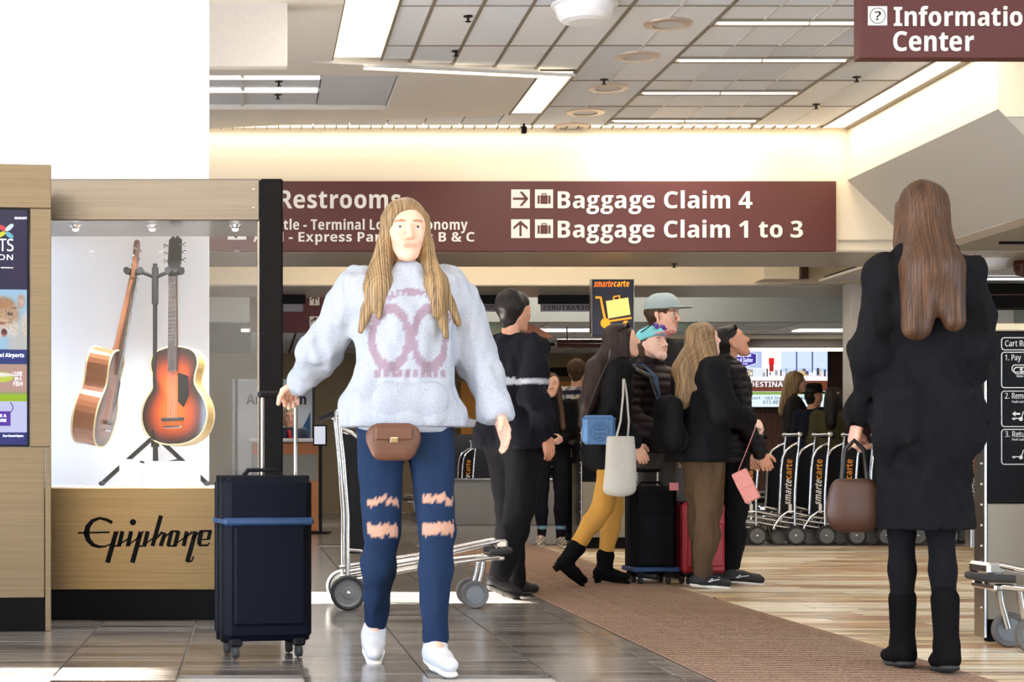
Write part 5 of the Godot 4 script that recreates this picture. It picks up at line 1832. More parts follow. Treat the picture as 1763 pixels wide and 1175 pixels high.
# ---------------------------------------------------------------- luggage carts
func cart_parts(t: Node3D, text: bool) -> void:
	# local: rear wheels at x 0, nose towards -x, both sides at z +-0.22
	for e in [1.0, -1.0]:
		var z: float = 0.22 * e
		obj("upright", Geo.new().tube([Vector3(0.0, 0.19, z), Vector3(0.0, 0.5, z), Vector3(0.022, 0.8, z * 0.98), Vector3(0.045, 1.04, z * 0.95)], 0.0135, 8).mesh(), M.chrome, t)
		obj("side_tube", Geo.new().tube([Vector3(0.034, 0.965, z * 0.96), Vector3(-0.02, 0.94, z * 0.97), Vector3(-0.08, 0.895, z), Vector3(-0.113, 0.83, z), Vector3(-0.128, 0.72, z), Vector3(-0.147, 0.3, z)], 0.0125, 8).mesh(), M.chrome, t)
		var pn := Geo.new()
		pn.prism(PackedVector2Array([Vector2(0.0, 0.3), Vector2(0.0, 0.52), Vector2(0.02, 0.8), Vector2(0.03, 0.94), Vector2(-0.02, 0.93), Vector2(-0.078, 0.885), Vector2(-0.108, 0.82), Vector2(-0.122, 0.7), Vector2(-0.138, 0.3)]), z - 0.004, z + 0.004)
		obj("side_panel", pn.mesh(), M.black_plastic, t)
		if text and e > 0.0:
			var turn := Basis(Vector3(0, 0, 1), PI * 0.5 - 0.045)
			var a := obj("lettering", letters("smarte", 0.235, 0.062, true, 0.25, 0.003), M.sign_white, t, Vector3(-0.04, 0.385, z + 0.004))
			a.basis = turn
			var b := obj("lettering", letters("carte", 0.185, 0.058, true, 0.0, 0.003), M.orange_print, t, Vector3(-0.032, 0.624, z + 0.004))
			b.basis = turn
			obj("decal", bx(Vector3(-0.045, 0.345, z + 0.0045), Vector3(0.03, 0.085, 0.001)), M.sign_white, t)
		obj("fender_tube", Geo.new().tube([Vector3(0.0, 0.32, z), Vector3(-0.07, 0.315, z), Vector3(-0.13, 0.27, z), Vector3(-0.18, 0.2, z), Vector3(-0.205, 0.15, z)], 0.011, 8).mesh(), M.chrome, t)
		var w := obj("wheel", Geo.new().lathe([Vector2(0.07, -0.018), Vector2(0.084, -0.022), Vector2(0.093, -0.014), Vector2(0.093, 0.014), Vector2(0.084, 0.022), Vector2(0.07, 0.018)], Transform3D(Basis(Vector3(1, 0, 0), PI * 0.5), Vector3(0.0, 0.093, z + 0.03 * e)), 28).mesh(), M.rubber, t)
		obj("rim", Geo.new().lathe([Vector2(0.0, -0.016), Vector2(0.03, -0.016), Vector2(0.034, -0.01), Vector2(0.062, -0.01), Vector2(0.072, -0.02), Vector2(0.072, 0.02), Vector2(0.062, 0.01), Vector2(0.034, 0.01), Vector2(0.03, 0.016), Vector2(0.0, 0.016)], Transform3D(Basis(Vector3(1, 0, 0), PI * 0.5), Vector3(0.0, 0.093, z + 0.03 * e)), 24).mesh(), M.wheel_grey, w)
		obj("hub", Geo.new().ball(Vector3(0.0, 0.093, z + 0.05 * e), Vector3(0.014, 0.014, 0.008), 10, 6).mesh(), M.chrome, w)
		obj("fork", Geo.new().tube([Vector3(0, 0.22, z), Vector3(0.0, 0.1, z + 0.004 * e)], 0.012, 8).mesh(), M.steel, t)
		for r in 2:
			obj("rail", Geo.new().tube([Vector3(0.02, 0.2 - r * 0.05, z * 0.96), Vector3(-0.4, 0.27 - r * 0.045, z * 0.8), Vector3(-0.82, 0.36 - r * 0.085, z * (0.42 + 0.1 * r))], 0.0125, 8).mesh(), M.chrome, t)
		obj("caster_fork", Geo.new().tube([Vector3(-0.74, 0.26, z * 0.45), Vector3(-0.73, 0.19, z * 0.45), Vector3(-0.7, 0.08, z * 0.45)], 0.016, 8).mesh(), M.steel, t)
		var cw := obj("caster_wheel", Geo.new().lathe([Vector2(0.052, -0.012), Vector2(0.07, -0.018), Vector2(0.075, -0.008), Vector2(0.075, 0.008), Vector2(0.07, 0.018), Vector2(0.052, 0.012)], Transform3D(Basis(Vector3(1, 0, 0), PI * 0.5), Vector3(-0.69, 0.075, z * 0.45 + 0.012 * e)), 24).mesh(), M.wheel_tyre, t)
		obj("rim", Geo.new().lathe([Vector2(0.0, -0.01), Vector2(0.05, -0.006), Vector2(0.054, -0.014), Vector2(0.054, 0.014), Vector2(0.05, 0.006), Vector2(0.0, 0.01)], Transform3D(Basis(Vector3(1, 0, 0), PI * 0.5), Vector3(-0.69, 0.075, z * 0.45 + 0.012 * e)), 20).mesh(), M.wheel_grey, cw)
	obj("handle_bar", Geo.new().tube([Vector3(0.045, 1.045, -0.23), Vector3(0.045, 1.045, 0.23)], 0.016, 8).mesh(), M.chrome, t)
	for e in [-0.23, 0.23]:
		obj("handle_end", Geo.new().ball(Vector3(0.045, 1.045, e), Vector3(0.028, 0.026, 0.02), 12, 8).mesh(), M.chrome, t)
	obj("grip", Geo.new().tube([Vector3(0.06, 1.05, -0.19), Vector3(0.13, 1.02, -0.1), Vector3(0.13, 1.02, 0.1), Vector3(0.06, 1.05, 0.19)], 0.018, 8).mesh(), M.black_plastic, t)
	obj("cross_bar", Geo.new().tube([Vector3(-0.03, 0.16, -0.2), Vector3(-0.03, 0.16, 0.2)], 0.012, 8).mesh(), M.steel, t)
	obj("cross_bar", Geo.new().tube([Vector3(-0.4, 0.25, -0.18), Vector3(-0.4, 0.25, 0.18)], 0.01, 8).mesh(), M.steel, t)
	obj("nose_plate", Geo.new().box(Vector3(-0.8, 0.27, 0), Vector3(0.1, 0.03, 0.24), 0.008).mesh(), M.chrome, t)
	obj("nose_hub", Geo.new().box(Vector3(-0.835, 0.345, 0), Vector3(0.07, 0.05, 0.2), 0.012).mesh(), M.chrome, t)
	obj("bumper", Geo.new().tube([Vector3(-0.77, 0.305, 0.13), Vector3(-0.86, 0.308, 0.11), Vector3(-0.885, 0.31, 0.06), Vector3(-0.885, 0.31, -0.06), Vector3(-0.86, 0.308, -0.11), Vector3(-0.77, 0.305, -0.13)], 0.017, 8).mesh(), M.rubber, t)


func carts() -> void:
	var s := 183.0
	var xs := [1303.0, 1370.0, 1422.0, 1474.0, 1526.0, 1580.0, 1634.0, 1690.0]
	var words := ["first from the puffer-jacket woman", "second from the puffer-jacket woman", "third from the puffer-jacket woman", "fourth from the puffer-jacket woman", "just left of the dark coat's legs", "hidden most by the dark coat", "second from the cart rental machine", "next to the cart rental machine"]
	var proto: Node3D
	for k in xs.size():
		var p := Vector3((xs[k] - 430.0) / s, 0, -FOC / s - 0.25)
		var lab: String = "chrome luggage cart in the nested row, " + words[k]
		if k == 0:
			proto = thing("luggage_cart", lab, "cart", p, 0, "nested luggage carts")
			cart_parts(proto, true)
		else:
			copy(proto, lab, p)
	copy(proto, "loose chrome luggage cart rolling beside the woman in the pale hoodie", Vector3(0.52, 0, -9.48)).rotation.y = PI
	copy(proto, "nose of a chrome luggage cart entering from the right in front of the machine", Vector3(3.03 + 0.89, 0, -7.3))
	for k in 3:
		copy(proto, "luggage cart behind the grey counter, " + ["left one", "middle one", "right one"][k], Vector3([2.86, 3.3, 3.75][k], 0, -22.6), "carts behind the grey counter")
	for c in get_children():
		if c.has_meta("label") and (str(c.get_meta("label")).begins_with("loose") or str(c.get_meta("label")).begins_with("nose")):
			c.remove_meta("group")
	var rl := thing("cart_rail", "low steel guide rail on the floor behind the nested carts", "rail", Vector3(5.8, 0, -17.0))
	obj("bar", bx(Vector3(0, 0.06, 0), Vector3(2.9, 0.05, 0.06), 0.006), M.steel, rl)
	for x in [-1.4, -0.5, 0.5, 1.4]:
		obj("foot", bx(Vector3(x, 0.02, 0), Vector3(0.08, 0.04, 0.12), 0.004), M.rubber, rl)
	var ps := thing("rail_post", "small steel post box at the end of the cart row", "post", at(1682, 960, 209.0) * Vector3(1, 0, 1))
	obj("box", bx(Vector3(0, 0.2, 0), Vector3(0.15, 0.24, 0.12), 0.006), M.steel, ps)
	var bs := obj("foot", bx(Vector3(0.03, 0.04, 0), Vector3(0.09, 0.08, 0.1), 0.004), M.kiosk_cream, ps)
	for x in [0.005, 0.03, 0.055]:
		obj("slot", bx(Vector3(x, 0.045, 0.0505), Vector3(0.01, 0.045, 0.001)), M.black_matte, bs)


func more_materials() -> void:
	stdm("grey_lilac", c8(150, 146, 158), 0.4)
	stdm("ink_plum", c8(64, 52, 70), 0.5)
	glow("spot_white", Color(0.96, 0.98, 1.0), 4.0)
	glow("screen_white", Color(0.92, 0.95, 1.0), 0.95)
	glow("screen_ink", c8(40, 60, 90), 0.6)
	stdm("guitar_side_0", c8(214, 176, 104), 0.3)
	stdm("guitar_side_1", c8(150, 92, 58), 0.25)
	var sb := stdm("sunburst", Color(1, 1, 1), 0.12)
	sb.vertex_color_use_as_albedo = true
	sb.clearcoat_enabled = true
	sb.clearcoat = 0.6
	stdm("binding", c8(236, 216, 164), 0.4)
	stdm("guitar_neck", c8(120, 72, 44), 0.3)
	stdm("rosewood", c8(58, 40, 32), 0.4)
	stdm("sign_grey", c8(200, 200, 196), 0.5)
	stdm("kiosk_steel", c8(128, 118, 101), 0.5, 0.3)
	stdm("black_gloss", c8(12, 11, 11), 0.5)
	M.black_gloss.metallic_specular = 0.2
	stdm("kiosk_cream", c8(190, 178, 142), 0.45)
	stdm("sign_navy", c8(34, 34, 60), 0.4)
	glow("cart_yellow", c8(255, 210, 110), 1.2)
	stdm("gilt_steel", c8(206, 186, 158), 0.18, 1.0)
	stdm("wheel_tyre", c8(96, 92, 88), 0.7)
	stdm("counter_grey", c8(140, 138, 132), 0.35)
	stdm("counter_dark", c8(30, 32, 40), 0.4)
	stdm("orange_wall", c8(206, 140, 60), 0.7)
	stdm("mint_wall", c8(198, 208, 188), 0.6)
	stdm("salmon_wall", c8(222, 150, 120), 0.6)
	stdm("vest_navy", c8(40, 50, 78), 0.8)
	stdm("scarf_red", c8(190, 40, 50), 0.8)
	stdm("blue_print", c8(30, 90, 140), 0.5)
	stdm("panel_pale", c8(196, 206, 214), 0.4)
	stdm("leather_umber", c8(64, 38, 24), 0.5)
	stdm("wood_orange", c8(190, 120, 70), 0.5)
	glow("screen_violet", c8(70, 50, 150), 0.9)
	glow("screen_pale", c8(200, 205, 220), 0.7)
	cloth("cloth_olive", c8(84, 80, 56), M.tex_weave)
	cloth("cloth_plum", c8(64, 46, 50), M.tex_weave)
	var ck := Image.create(64, 64, false, Image.FORMAT_RGB8)
	for y in 64:
		for x in 64:
			ck.set_pixel(x, y, c8(222, 210, 186) if (int(x / 32) + int(y / 32)) % 2 else c8(40, 34, 30))
	cloth("check_shoe", Color(1, 1, 1), ImageTexture.create_from_image(ck), Vector3(28, 28, 28))


# ---------------------------------------------------------------- the hall beyond the bulkheads
func far_hall() -> void:
	var c3 := Node3D.new()
	c3.name = "ceiling_far"
	c3.set_meta("kind", "structure")
	add_child(c3)
	obj("deck", span(Vector3(-7.0, 2.48, -20.9), Vector3(9.0, 2.6, -27.0)), M.dark_gap, c3)
	var tl := bx(Vector3.ZERO, Vector3(0.572, 0.02, 0.572), 0.002)
	for i in 15:
		for k in 10:
			var x := 0.3 + i * 0.6
			var z := -21.2 - k * 0.6
			obj("ceiling_tile", tl, M["ceiling_tile_%d" % (rng.randi() % 3)], c3, Vector3(x, 2.462 + rng.randf() * 0.008, z))
	for k in 3:
		var t := thing("far_ceiling_light", "bright ceiling panel in the far hall, " + ["left one", "middle one", "right one"][k], "light", Vector3([0.5, 4.0, 7.5][k], 2.445, -22.0), 0, "light panels in the far hall")
		obj("diffuser", bx(Vector3.ZERO, Vector3(1.22, 0.016, 0.32), 0.003), M.lamp_white, t)
	# painted wall pieces under the fascia, left of the cart sign
	solid("wall_mint", span(Vector3(2.6, 2.16, -21.02), Vector3(3.32, 2.46, -21.1)), M.mint_wall)
	solid("wall_salmon", Geo.new().prism(PackedVector2Array([Vector2(3.33, 2.16), Vector2(3.33, 2.45), Vector2(3.42, 2.44), Vector2(3.66, 2.3)]), -21.1, -21.02).mesh(), M.salmon_wall)
	var du := thing("duct", "glossy dark brown round duct hanging in the far hall", "duct", at(990, 592, 139.0))
	obj("pipe", Geo.new().tube([Vector3(-0.22, 0, 0), Vector3(0.5, 0, 0)], 0.055, 16).mesh(), M.brown_dome, du)
	obj("camera", Geo.new().box(Vector3(-0.29, -0.01, 0.02), Vector3(0.07, 0.04, 0.05), 0.008).mesh(), M.black_plastic, du)
	for e in [-0.1, 0.4]:
		obj("hanger", Geo.new().tube([Vector3(e, 0.05, 0), Vector3(e, 0.22, 0)], 0.008, 6).mesh(), M.black_plastic, du)
	solid("trim_dark", span(Vector3(3.2, 2.02, -25.0), Vector3(5.2, 2.14, -25.2), 0.004), M.black_matte)
	solid("wall_orange", span(Vector3(3.2, 0, -26.4), Vector3(5.4, 2.0, -26.6)), M.orange_wall)
	# fascia over the screen, its lamp strip
	solid("trim_brown", span(Vector3(5.1, 2.3, -22.9), Vector3(9.0, 2.45, -23.1), 0.004), M.dark_brown)
	solid("trim_cream", span(Vector3(5.1, 2.4, -22.86), Vector3(8.6, 2.45, -22.9), 0.003), M.cream_wall)
	var td := thing("teal_dome", "pale teal bowl dome under the far ceiling above the group", "speaker", Vector3(5.12, 2.452, -21.05))
	obj("bowl", Geo.new().lathe([Vector2(0.0, -0.13), Vector2(0.15, -0.125), Vector2(0.21, -0.1), Vector2(0.245, -0.02)], Transform3D(), 28).mesh(), M.teal_dome, td)
	obj("rim", Geo.new().lathe([Vector2(0.245, -0.022), Vector2(0.275, -0.016), Vector2(0.27, 0.0)], Transform3D(), 28).mesh(), M.teal_dome, td)
	var ls := thing("strip_light", "long bright strip light over the wide advertising screen", "light", Vector3(6.75, 2.27, -23.0))
	obj("tube", bx(Vector3(-0.05, 0, 0), Vector3(2.7, 0.05, 0.06), 0.01), M.lamp_warm, ls)
	obj("bracket", bx(Vector3(0, 0.03, 0.0), Vector3(2.7, 0.02, 0.06), 0.004), M.dark_brown, ls)
	area(Vector3(6.7, 2.235, -23.0), 2.6, 0.05, 1.6, Color(1, 0.92, 0.78))
	solid("wall_wood", span(Vector3(5.6, 0, -26.4), Vector3(9.0, 2.44, -26.6)), M.wood_panel)
	# the wide screen
	var s := 115.0
	var tv := thing("advert_screen", "wide lit screen showing a hotel lobby advert behind the carts", "screen", at(1294, 701, s))
	obj("frame", bx(Vector3(0, 0.425, -0.05), Vector3(2.32, 0.9, 0.08), 0.008), M.black_plastic, tv)
	var im := Image.create(1024, 384, false, Image.FORMAT_RGB8)
	im.fill(c8(214, 214, 236))
	var cx := func(x: float) -> int: return int((x - 1163.0) / 262.0 * 1024.0)
	var cy := func(y: float) -> int: return int((y - 603.0) / 98.0 * 384.0)
	var fr := func(x0: float, y0: float, x1: float, y1: float, col: Color) -> void: im.fill_rect(Rect2i(cx.call(x0), cy.call(y0), cx.call(x1) - cx.call(x0) + 1, cy.call(y1) - cy.call(y0) + 1), col)
	fr.call(1163, 603, 1312, 640, c8(196, 206, 236))
	for q in 12:  # blinds
		fr.call(1290, 606 + q * 2.8, 1312, 607 + q * 2.8, c8(120, 140, 190))
	fr.call(1312, 603, 1345, 650, c8(252, 244, 232))
	for q in 3:
		fr.call(1346 + q * 27, 603, 1372 + q * 27, 640, c8(176, 196, 244))
		for p in 11:
			fr.call(1347 + q * 27, 605 + p * 2.8, 1370 + q * 27, 606 + p * 2.8, c8(214, 226, 252))
		fr.call(1371 + q * 27, 603, 1374 + q * 27, 642, c8(70, 70, 110))
	fr.call(1324, 617, 1333, 628, c8(206, 32, 34))
	fr.call(1325, 628, 1332, 640, c8(160, 40, 40))
	fr.call(1290, 634, 1318, 650, c8(210, 214, 220))
	var pr := RandomNumberGenerator.new()
	pr.seed = 12
	for q in 26:  # furniture and people in the lobby
		var x := pr.randf_range(1285, 1420)
		var w := pr.randf_range(2, 7)
		fr.call(x, pr.randf_range(634, 642), x + w, pr.randf_range(645, 651), [c8(60, 66, 80), c8(140, 150, 160), c8(90, 80, 130), c8(236, 240, 244), c8(200, 170, 120)][q % 5])
	fr.call(1163, 649, 1425, 656, c8(240, 244, 252))
	fr.call(1163, 656, 1425, 674, c8(92, 48, 32))
	for q in 90:
		var x := 1163 + q * 2.9
		fr.call(x, 656, x + 0.8, 674, c8(120, 66, 44))
	fr.call(1163, 675, 1425, 680, c8(128, 158, 70))
	fr.call(1163, 680, 1425, 701, c8(208, 226, 240))
	var pic := Geo.new()
	pic.face([Vector3(-1.14, 0.0, -0.009), Vector3(1.14, 0.0, -0.009), Vector3(1.14, 0.852, -0.009), Vector3(-1.14, 0.852, -0.009)], Vector3(0, 0, 1), [Vector2(0, 1), Vector2(1, 1), Vector2(1, 0), Vector2(0, 0)])
	obj("picture", pic.mesh(), screen_mat("screen_lobby", im, 1.3), tv)
	var hx := Geo.new()
	var he := Geo.new()
	var ctr: Vector3 = at(1280, 618.5, s) - tv.position
	var p6 := PackedVector2Array([Vector2(-0.19, 0.05), Vector2(-0.04, 0.125), Vector2(0.19, 0.07), Vector2(0.19, -0.06), Vector2(-0.02, -0.125), Vector2(-0.19, -0.06)])
	var p6b := PackedVector2Array()
	for p in p6:
		p6b.append(p * 1.07)
	he.prism(p6b, -0.008, -0.006, Transform3D(Basis(), Vector3(ctr.x, ctr.y, 0)))
	hx.prism(p6, -0.008, -0.004, Transform3D(Basis(), Vector3(ctr.x, ctr.y, 0)))
	obj("badge_edge", he.mesh(), M.screen_white, tv)
	obj("badge", hx.mesh(), M.screen_violet, tv)
	sign_words(tv, "screen_lettering", "Hampton", [1265, 609, 1293, 617], s, M.screen_white, true, 0.2, -0.004)
	sign_words(tv, "screen_lettering", "Inn & Suites", [1263, 616.5, 1296, 624], s, M.screen_white, true, 0.2, -0.004)
	sign_words(tv, "screen_lettering", "by HILTON", [1268, 625.5, 1287, 629], s, M.screen_white, true, 0.0, -0.004)
	sign_words(tv, "screen_lettering", "DESTINATION", [1291, 657.5, 1382, 666.5], s, M.screen_white, true, 0.0, -0.004)
	sign_words(tv, "screen_lettering", "Airport - 563 Donelson Pike", [1282, 682.5, 1388, 690], s, M.screen_ink, false, 0.0, -0.004)
	sign_words(tv, "screen_lettering", "615-885-4242", [1314, 689.5, 1366, 696], s, M.screen_ink, false, 0.0, -0.004)
	# black fascia in front of the pale wall
	solid("trim_black", span(Vector3(6.3, 2.32, -17.3), Vector3(9.0, 2.56, -17.6), 0.006), M.black_matte)
	solid("trim_reveal", span(Vector3(6.3, 2.44, -17.29), Vector3(9.0, 2.452, -17.31), 0.002), M.dark_brown)
	var wl := thing("wall_strip_light", "thin white strip light above the black fascia at right", "light", Vector3(7.6, 2.58, -17.1))
	obj("tube", bx(Vector3.ZERO, Vector3(1.3, 0.018, 0.05), 0.004), M.lamp_white, wl)
	# baggage belt behind the carts
	var bt := thing("baggage_carousel", "low grey baggage belt casing behind the luggage carts", "carousel", Vector3(5.6, 0, -20.0))
	obj("casing", Geo.new().box(Vector3(0, 0.2, 0), Vector3(3.4, 0.4, 1.2), 0.03).mesh(), M.counter_grey, bt)
	obj("belt", Geo.new().box(Vector3(0, 0.42, 0), Vector3(3.3, 0.04, 1.0), 0.015).mesh(), M.rubber, bt)
	obj("bumper", Geo.new().tube([Vector3(-1.7, 0.36, 0.62), Vector3(1.7, 0.36, 0.62)], 0.03, 8).mesh(), M.black_plastic, bt)
	# grey counter in the middle distance
	s = 139.0
	var gc := thing("low_counter", "low grey counter with steel top edge in the middle distance", "counter", at(878, 905, s) * Vector3(1, 0, 1))
	obj("front", bx(Vector3(0, 0.28, -0.2), Vector3(1.7, 0.56, 0.4), 0.006), M.counter_grey, gc)
	obj("top_edge", bx(Vector3(0, 0.568, -0.19), Vector3(1.72, 0.02, 0.43), 0.006), M.steel, gc)
	var bd := thing("dark_board", "dark display board standing behind the grey counter", "board", Vector3(3.3, 0, -23.2))
	obj("board", bx(Vector3(0, 0.75, 0), Vector3(1.6, 0.8, 0.06), 0.006), M.counter_dark, bd)
	for x in [-0.7, 0.7]:
		obj("post", bx(Vector3(x, 0.18, 0), Vector3(0.06, 0.36, 0.06), 0.004), M.counter_dark, bd)
	# airline desk at the left
	s = 145.0
	var pn := thing("airline_panel", "pale blue airline backdrop with the word American, left of the hall", "panel", at(470, 900, 140.0) * Vector3(1, 0, 1))
	obj("board", bx(Vector3(0, 0.95, 0), Vector3(1.0, 1.7, 0.05), 0.006), M.panel_pale, pn)
	for x in [-0.45, 0.5]:
		obj("post", bx(Vector3(x, 0.9, 0.01), Vector3(0.035, 1.8, 0.05), 0.004), M.counter_dark, pn)
	sign_words(pn, "lettering", "American", [424, 678, 527, 697], 140.0, M.vest_navy, true, 0.0, 0.026)
	obj("print", Geo.new().prism(PackedVector2Array([Vector2(0.28, 0.9), Vector2(0.46, 0.9), Vector2(0.46, 1.4), Vector2(0.36, 1.2)]), 0.026, 0.028).mesh(), M.blue_print, pn)
	s = 150.0
	var dk := thing("service_desk", "airline service desk with white top beside the black case post", "desk", at(505, 900, s) * Vector3(1, 0, 1))
	obj("front", bx(Vector3(-0.1, 0.5, 0), Vector3(0.75, 1.0, 0.5), 0.006), M.wood_orange, dk)
	obj("kick_panel", bx(Vector3(-0.1, 0.72, 0.255), Vector3(0.74, 0.3, 0.02), 0.004), M.counter_grey, dk)
	obj("top", bx(Vector3(-0.1, 1.03, 0.02), Vector3(0.82, 0.04, 0.6), 0.006), M.white_wall, dk)
	var mo := thing("monitor", "small dark-framed monitor standing at the end of the service desk", "monitor", at(551, 768, 157.0), -18.0)
	obj("frame", bx(Vector3(0, 0.115, 0), Vector3(0.155, 0.23, 0.02), 0.004), M.black_plastic, mo)
	obj("screen", bx(Vector3(0, 0.115, 0.0105), Vector3(0.125, 0.195, 0.001)), M.screen_pale, mo)
	obj("stand", Geo.new().tube([Vector3(0, 0.02, -0.02), Vector3(0, -0.95, -0.02)], 0.018, 8).box(Vector3(0, -0.95, -0.02), Vector3(0.2, 0.02, 0.2), 0.004).mesh(), M.black_plastic, mo)


# ---------------------------------------------------------------- bags
func rolling_case(called: String, label: String, where: Vector3, turn: float, size: Vector3, m: String, rise: float, shift := 0.0) -> Node3D:
	var t := thing(called, label, "suitcase", where, turn)
	var y0 := 0.07
	var r := minf(size.x, size.z) * 0.2
	var g := Geo.new()
	g.box(Vector3(0, y0 + size.y * 0.5, 0), size, r * 0.55)
	obj("shell", g.mesh(), M[m], t)
	for e in [-1.0, 1.0]:
		obj("zip", Geo.new().box(Vector3(0, y0 + size.y * 0.5, e * size.z * 0.18), Vector3(size.x + 0.008, size.y + 0.008, 0.008), 0.003).mesh(), M.black_plastic, t)
	obj("pocket", Geo.new().box(Vector3(0, y0 + size.y * 0.4, size.z * 0.5 + 0.006), Vector3(size.x * 0.8, size.y * 0.6, 0.02), 0.008).mesh(), M[m], t)
	obj("top_grip", Geo.new().tube([Vector3(-0.08, y0 + size.y, 0), Vector3(-0.06, y0 + size.y + 0.025, 0), Vector3(0.06, y0 + size.y + 0.025, 0), Vector3(0.08, y0 + size.y, 0)], 0.01, 6).mesh(), M.black_plastic, t)
	for sx in [-1.0, 1.0]:
		for sz in [-1.0, 1.0]:
			var p := Vector3(sx * (size.x * 0.5 - 0.05), 0, sz * (size.z * 0.5 - 0.04))
			var f := obj("wheel_housing", Geo.new().box(p + Vector3(0, 0.068, 0), Vector3(0.05, 0.04, 0.05), 0.008).mesh(), M.black_plastic, t)
			obj("wheel", Geo.new().lathe([Vector2(0.0, -0.012), Vector2(0.024, -0.012), Vector2(0.028, 0.0), Vector2(0.024, 0.012), Vector2(0.0, 0.012)], Transform3D(Basis(Vector3(0, 0, 1), PI * 0.5), p + Vector3(0, 0.028, 0)), 16).mesh(), M.rubber, f)
	if rise > 0.0:
		var zz := -size.z * 0.28
		var top := y0 + size.y
		for sx in [-1.0, 1.0]:
			obj("handle_tube", Geo.new().tube([Vector3(sx * 0.07 + shift, top - 0.05, zz), Vector3(sx * 0.07 + shift, top + rise, zz)], 0.009, 8).mesh(), M.steel, t)
		obj("handle_grip", Geo.new().box(Vector3(shift, top + rise + 0.005, zz), Vector3(0.18, 0.032, 0.03), 0.01).mesh(), M.black_plastic, t)
	return t


func luggage() -> void:
	# the suitcase that the woman in the hoodie pulls
	var a := rolling_case("rolling_suitcase", "large dark navy rolling suitcase pulled by the woman in the hoodie", Vector3(0.052, 0, -7.08), 12.0, Vector3(0.36, 0.66, 0.25), "case_navy", 0.33, 0.085)
	obj("side_band", Geo.new().box(Vector3(0, 0.55, 0.002), Vector3(0.366, 0.03, 0.262), 0.008).mesh(), M.case_blue_strap, a)
	# the group's luggage
	var b := rolling_case("rolling_suitcase", "upright red suitcase half hidden behind the khaki trousers", Vector3((1196.0 - 430.0) / 262.0, 0, -11.42), 8.0, Vector3(0.29, 0.46, 0.2), "case_red", 0.0)
	b.position = Vector3(2.9, 0, -11.24)
	var c := rolling_case("rolling_suitcase", "black rolling suitcase with blue lower edge standing behind yellow trousers", Vector3(2.58, 0, -11.22), 4.0, Vector3(0.28, 0.56, 0.24), "case_black", 0.1)
	obj("lower_band", Geo.new().box(Vector3(0, 0.1, 0.0), Vector3(0.306, 0.03, 0.262), 0.006).mesh(), M.case_blue_strap, c)
	obj("luggage_tag", Geo.new().box(Vector3(0.11, 0.63, 0.14), Vector3(0.06, 0.05, 0.006), 0.002).mesh(), M.pink_tag, c)


func bag_strap(pts: Array, w: float, m: String, parent: Node3D) -> void:
	obj("strap", Geo.new().tube(pts, w, 6, -1.0, true, 0.35).mesh(), M[m], parent)


# ---------------------------------------------------------------- the people
func cap_hat(P: Node3D, J: Dictionary, crown: String, brim: String) -> MeshInstance3D:
	var T: Transform3D = J.T
	var z := T.basis.z.normalized()
	var up := T.basis.y.normalized()
	var k: float = J.k
	var h := [cap(T * Vector3(0, 0.06, -0.032), T * Vector3(0, 0.062, 0.012), 0.092 * k, 0.09 * k, 0.02)]
	var o := obj("cap", field(h, 0.008, {"cuts": [[T * Vector3(0, 0.048, 0), -up]]}).mesh(), M[crown], P)
	var b := [cap(T * Vector3(0, 0.058, 0.07), T * Vector3(0, 0.055, 0.13), 0.075 * k, 0.06 * k, 0.02, up, 7.0)]
	obj("brim", field(b, 0.0035, {"cuts": [[T * Vector3(0, 0.05, 0.075), -z]]}).mesh(), M[brim], o)
	return o


func glasses_on_head(P: Node3D, J: Dictionary, m: String, y: float, zz: float) -> void:
	var T: Transform3D = J.T
	var g := obj("sunglasses", Geo.new().tube([T * Vector3(-0.094, y - 0.02, zz - 0.09), T * Vector3(-0.085, y, zz), T * Vector3(0.085, y, zz), T * Vector3(0.094, y - 0.02, zz - 0.09)], 0.004, 6).mesh(), M.black_plastic, P)
	for e in [-1.0, 1.0]:
		obj("lens", Geo.new().ball(Vector3(e * 0.038, y, zz + 0.006), Vector3(0.03, 0.025, 0.007), 14, 8, T).mesh(), M[m], g)


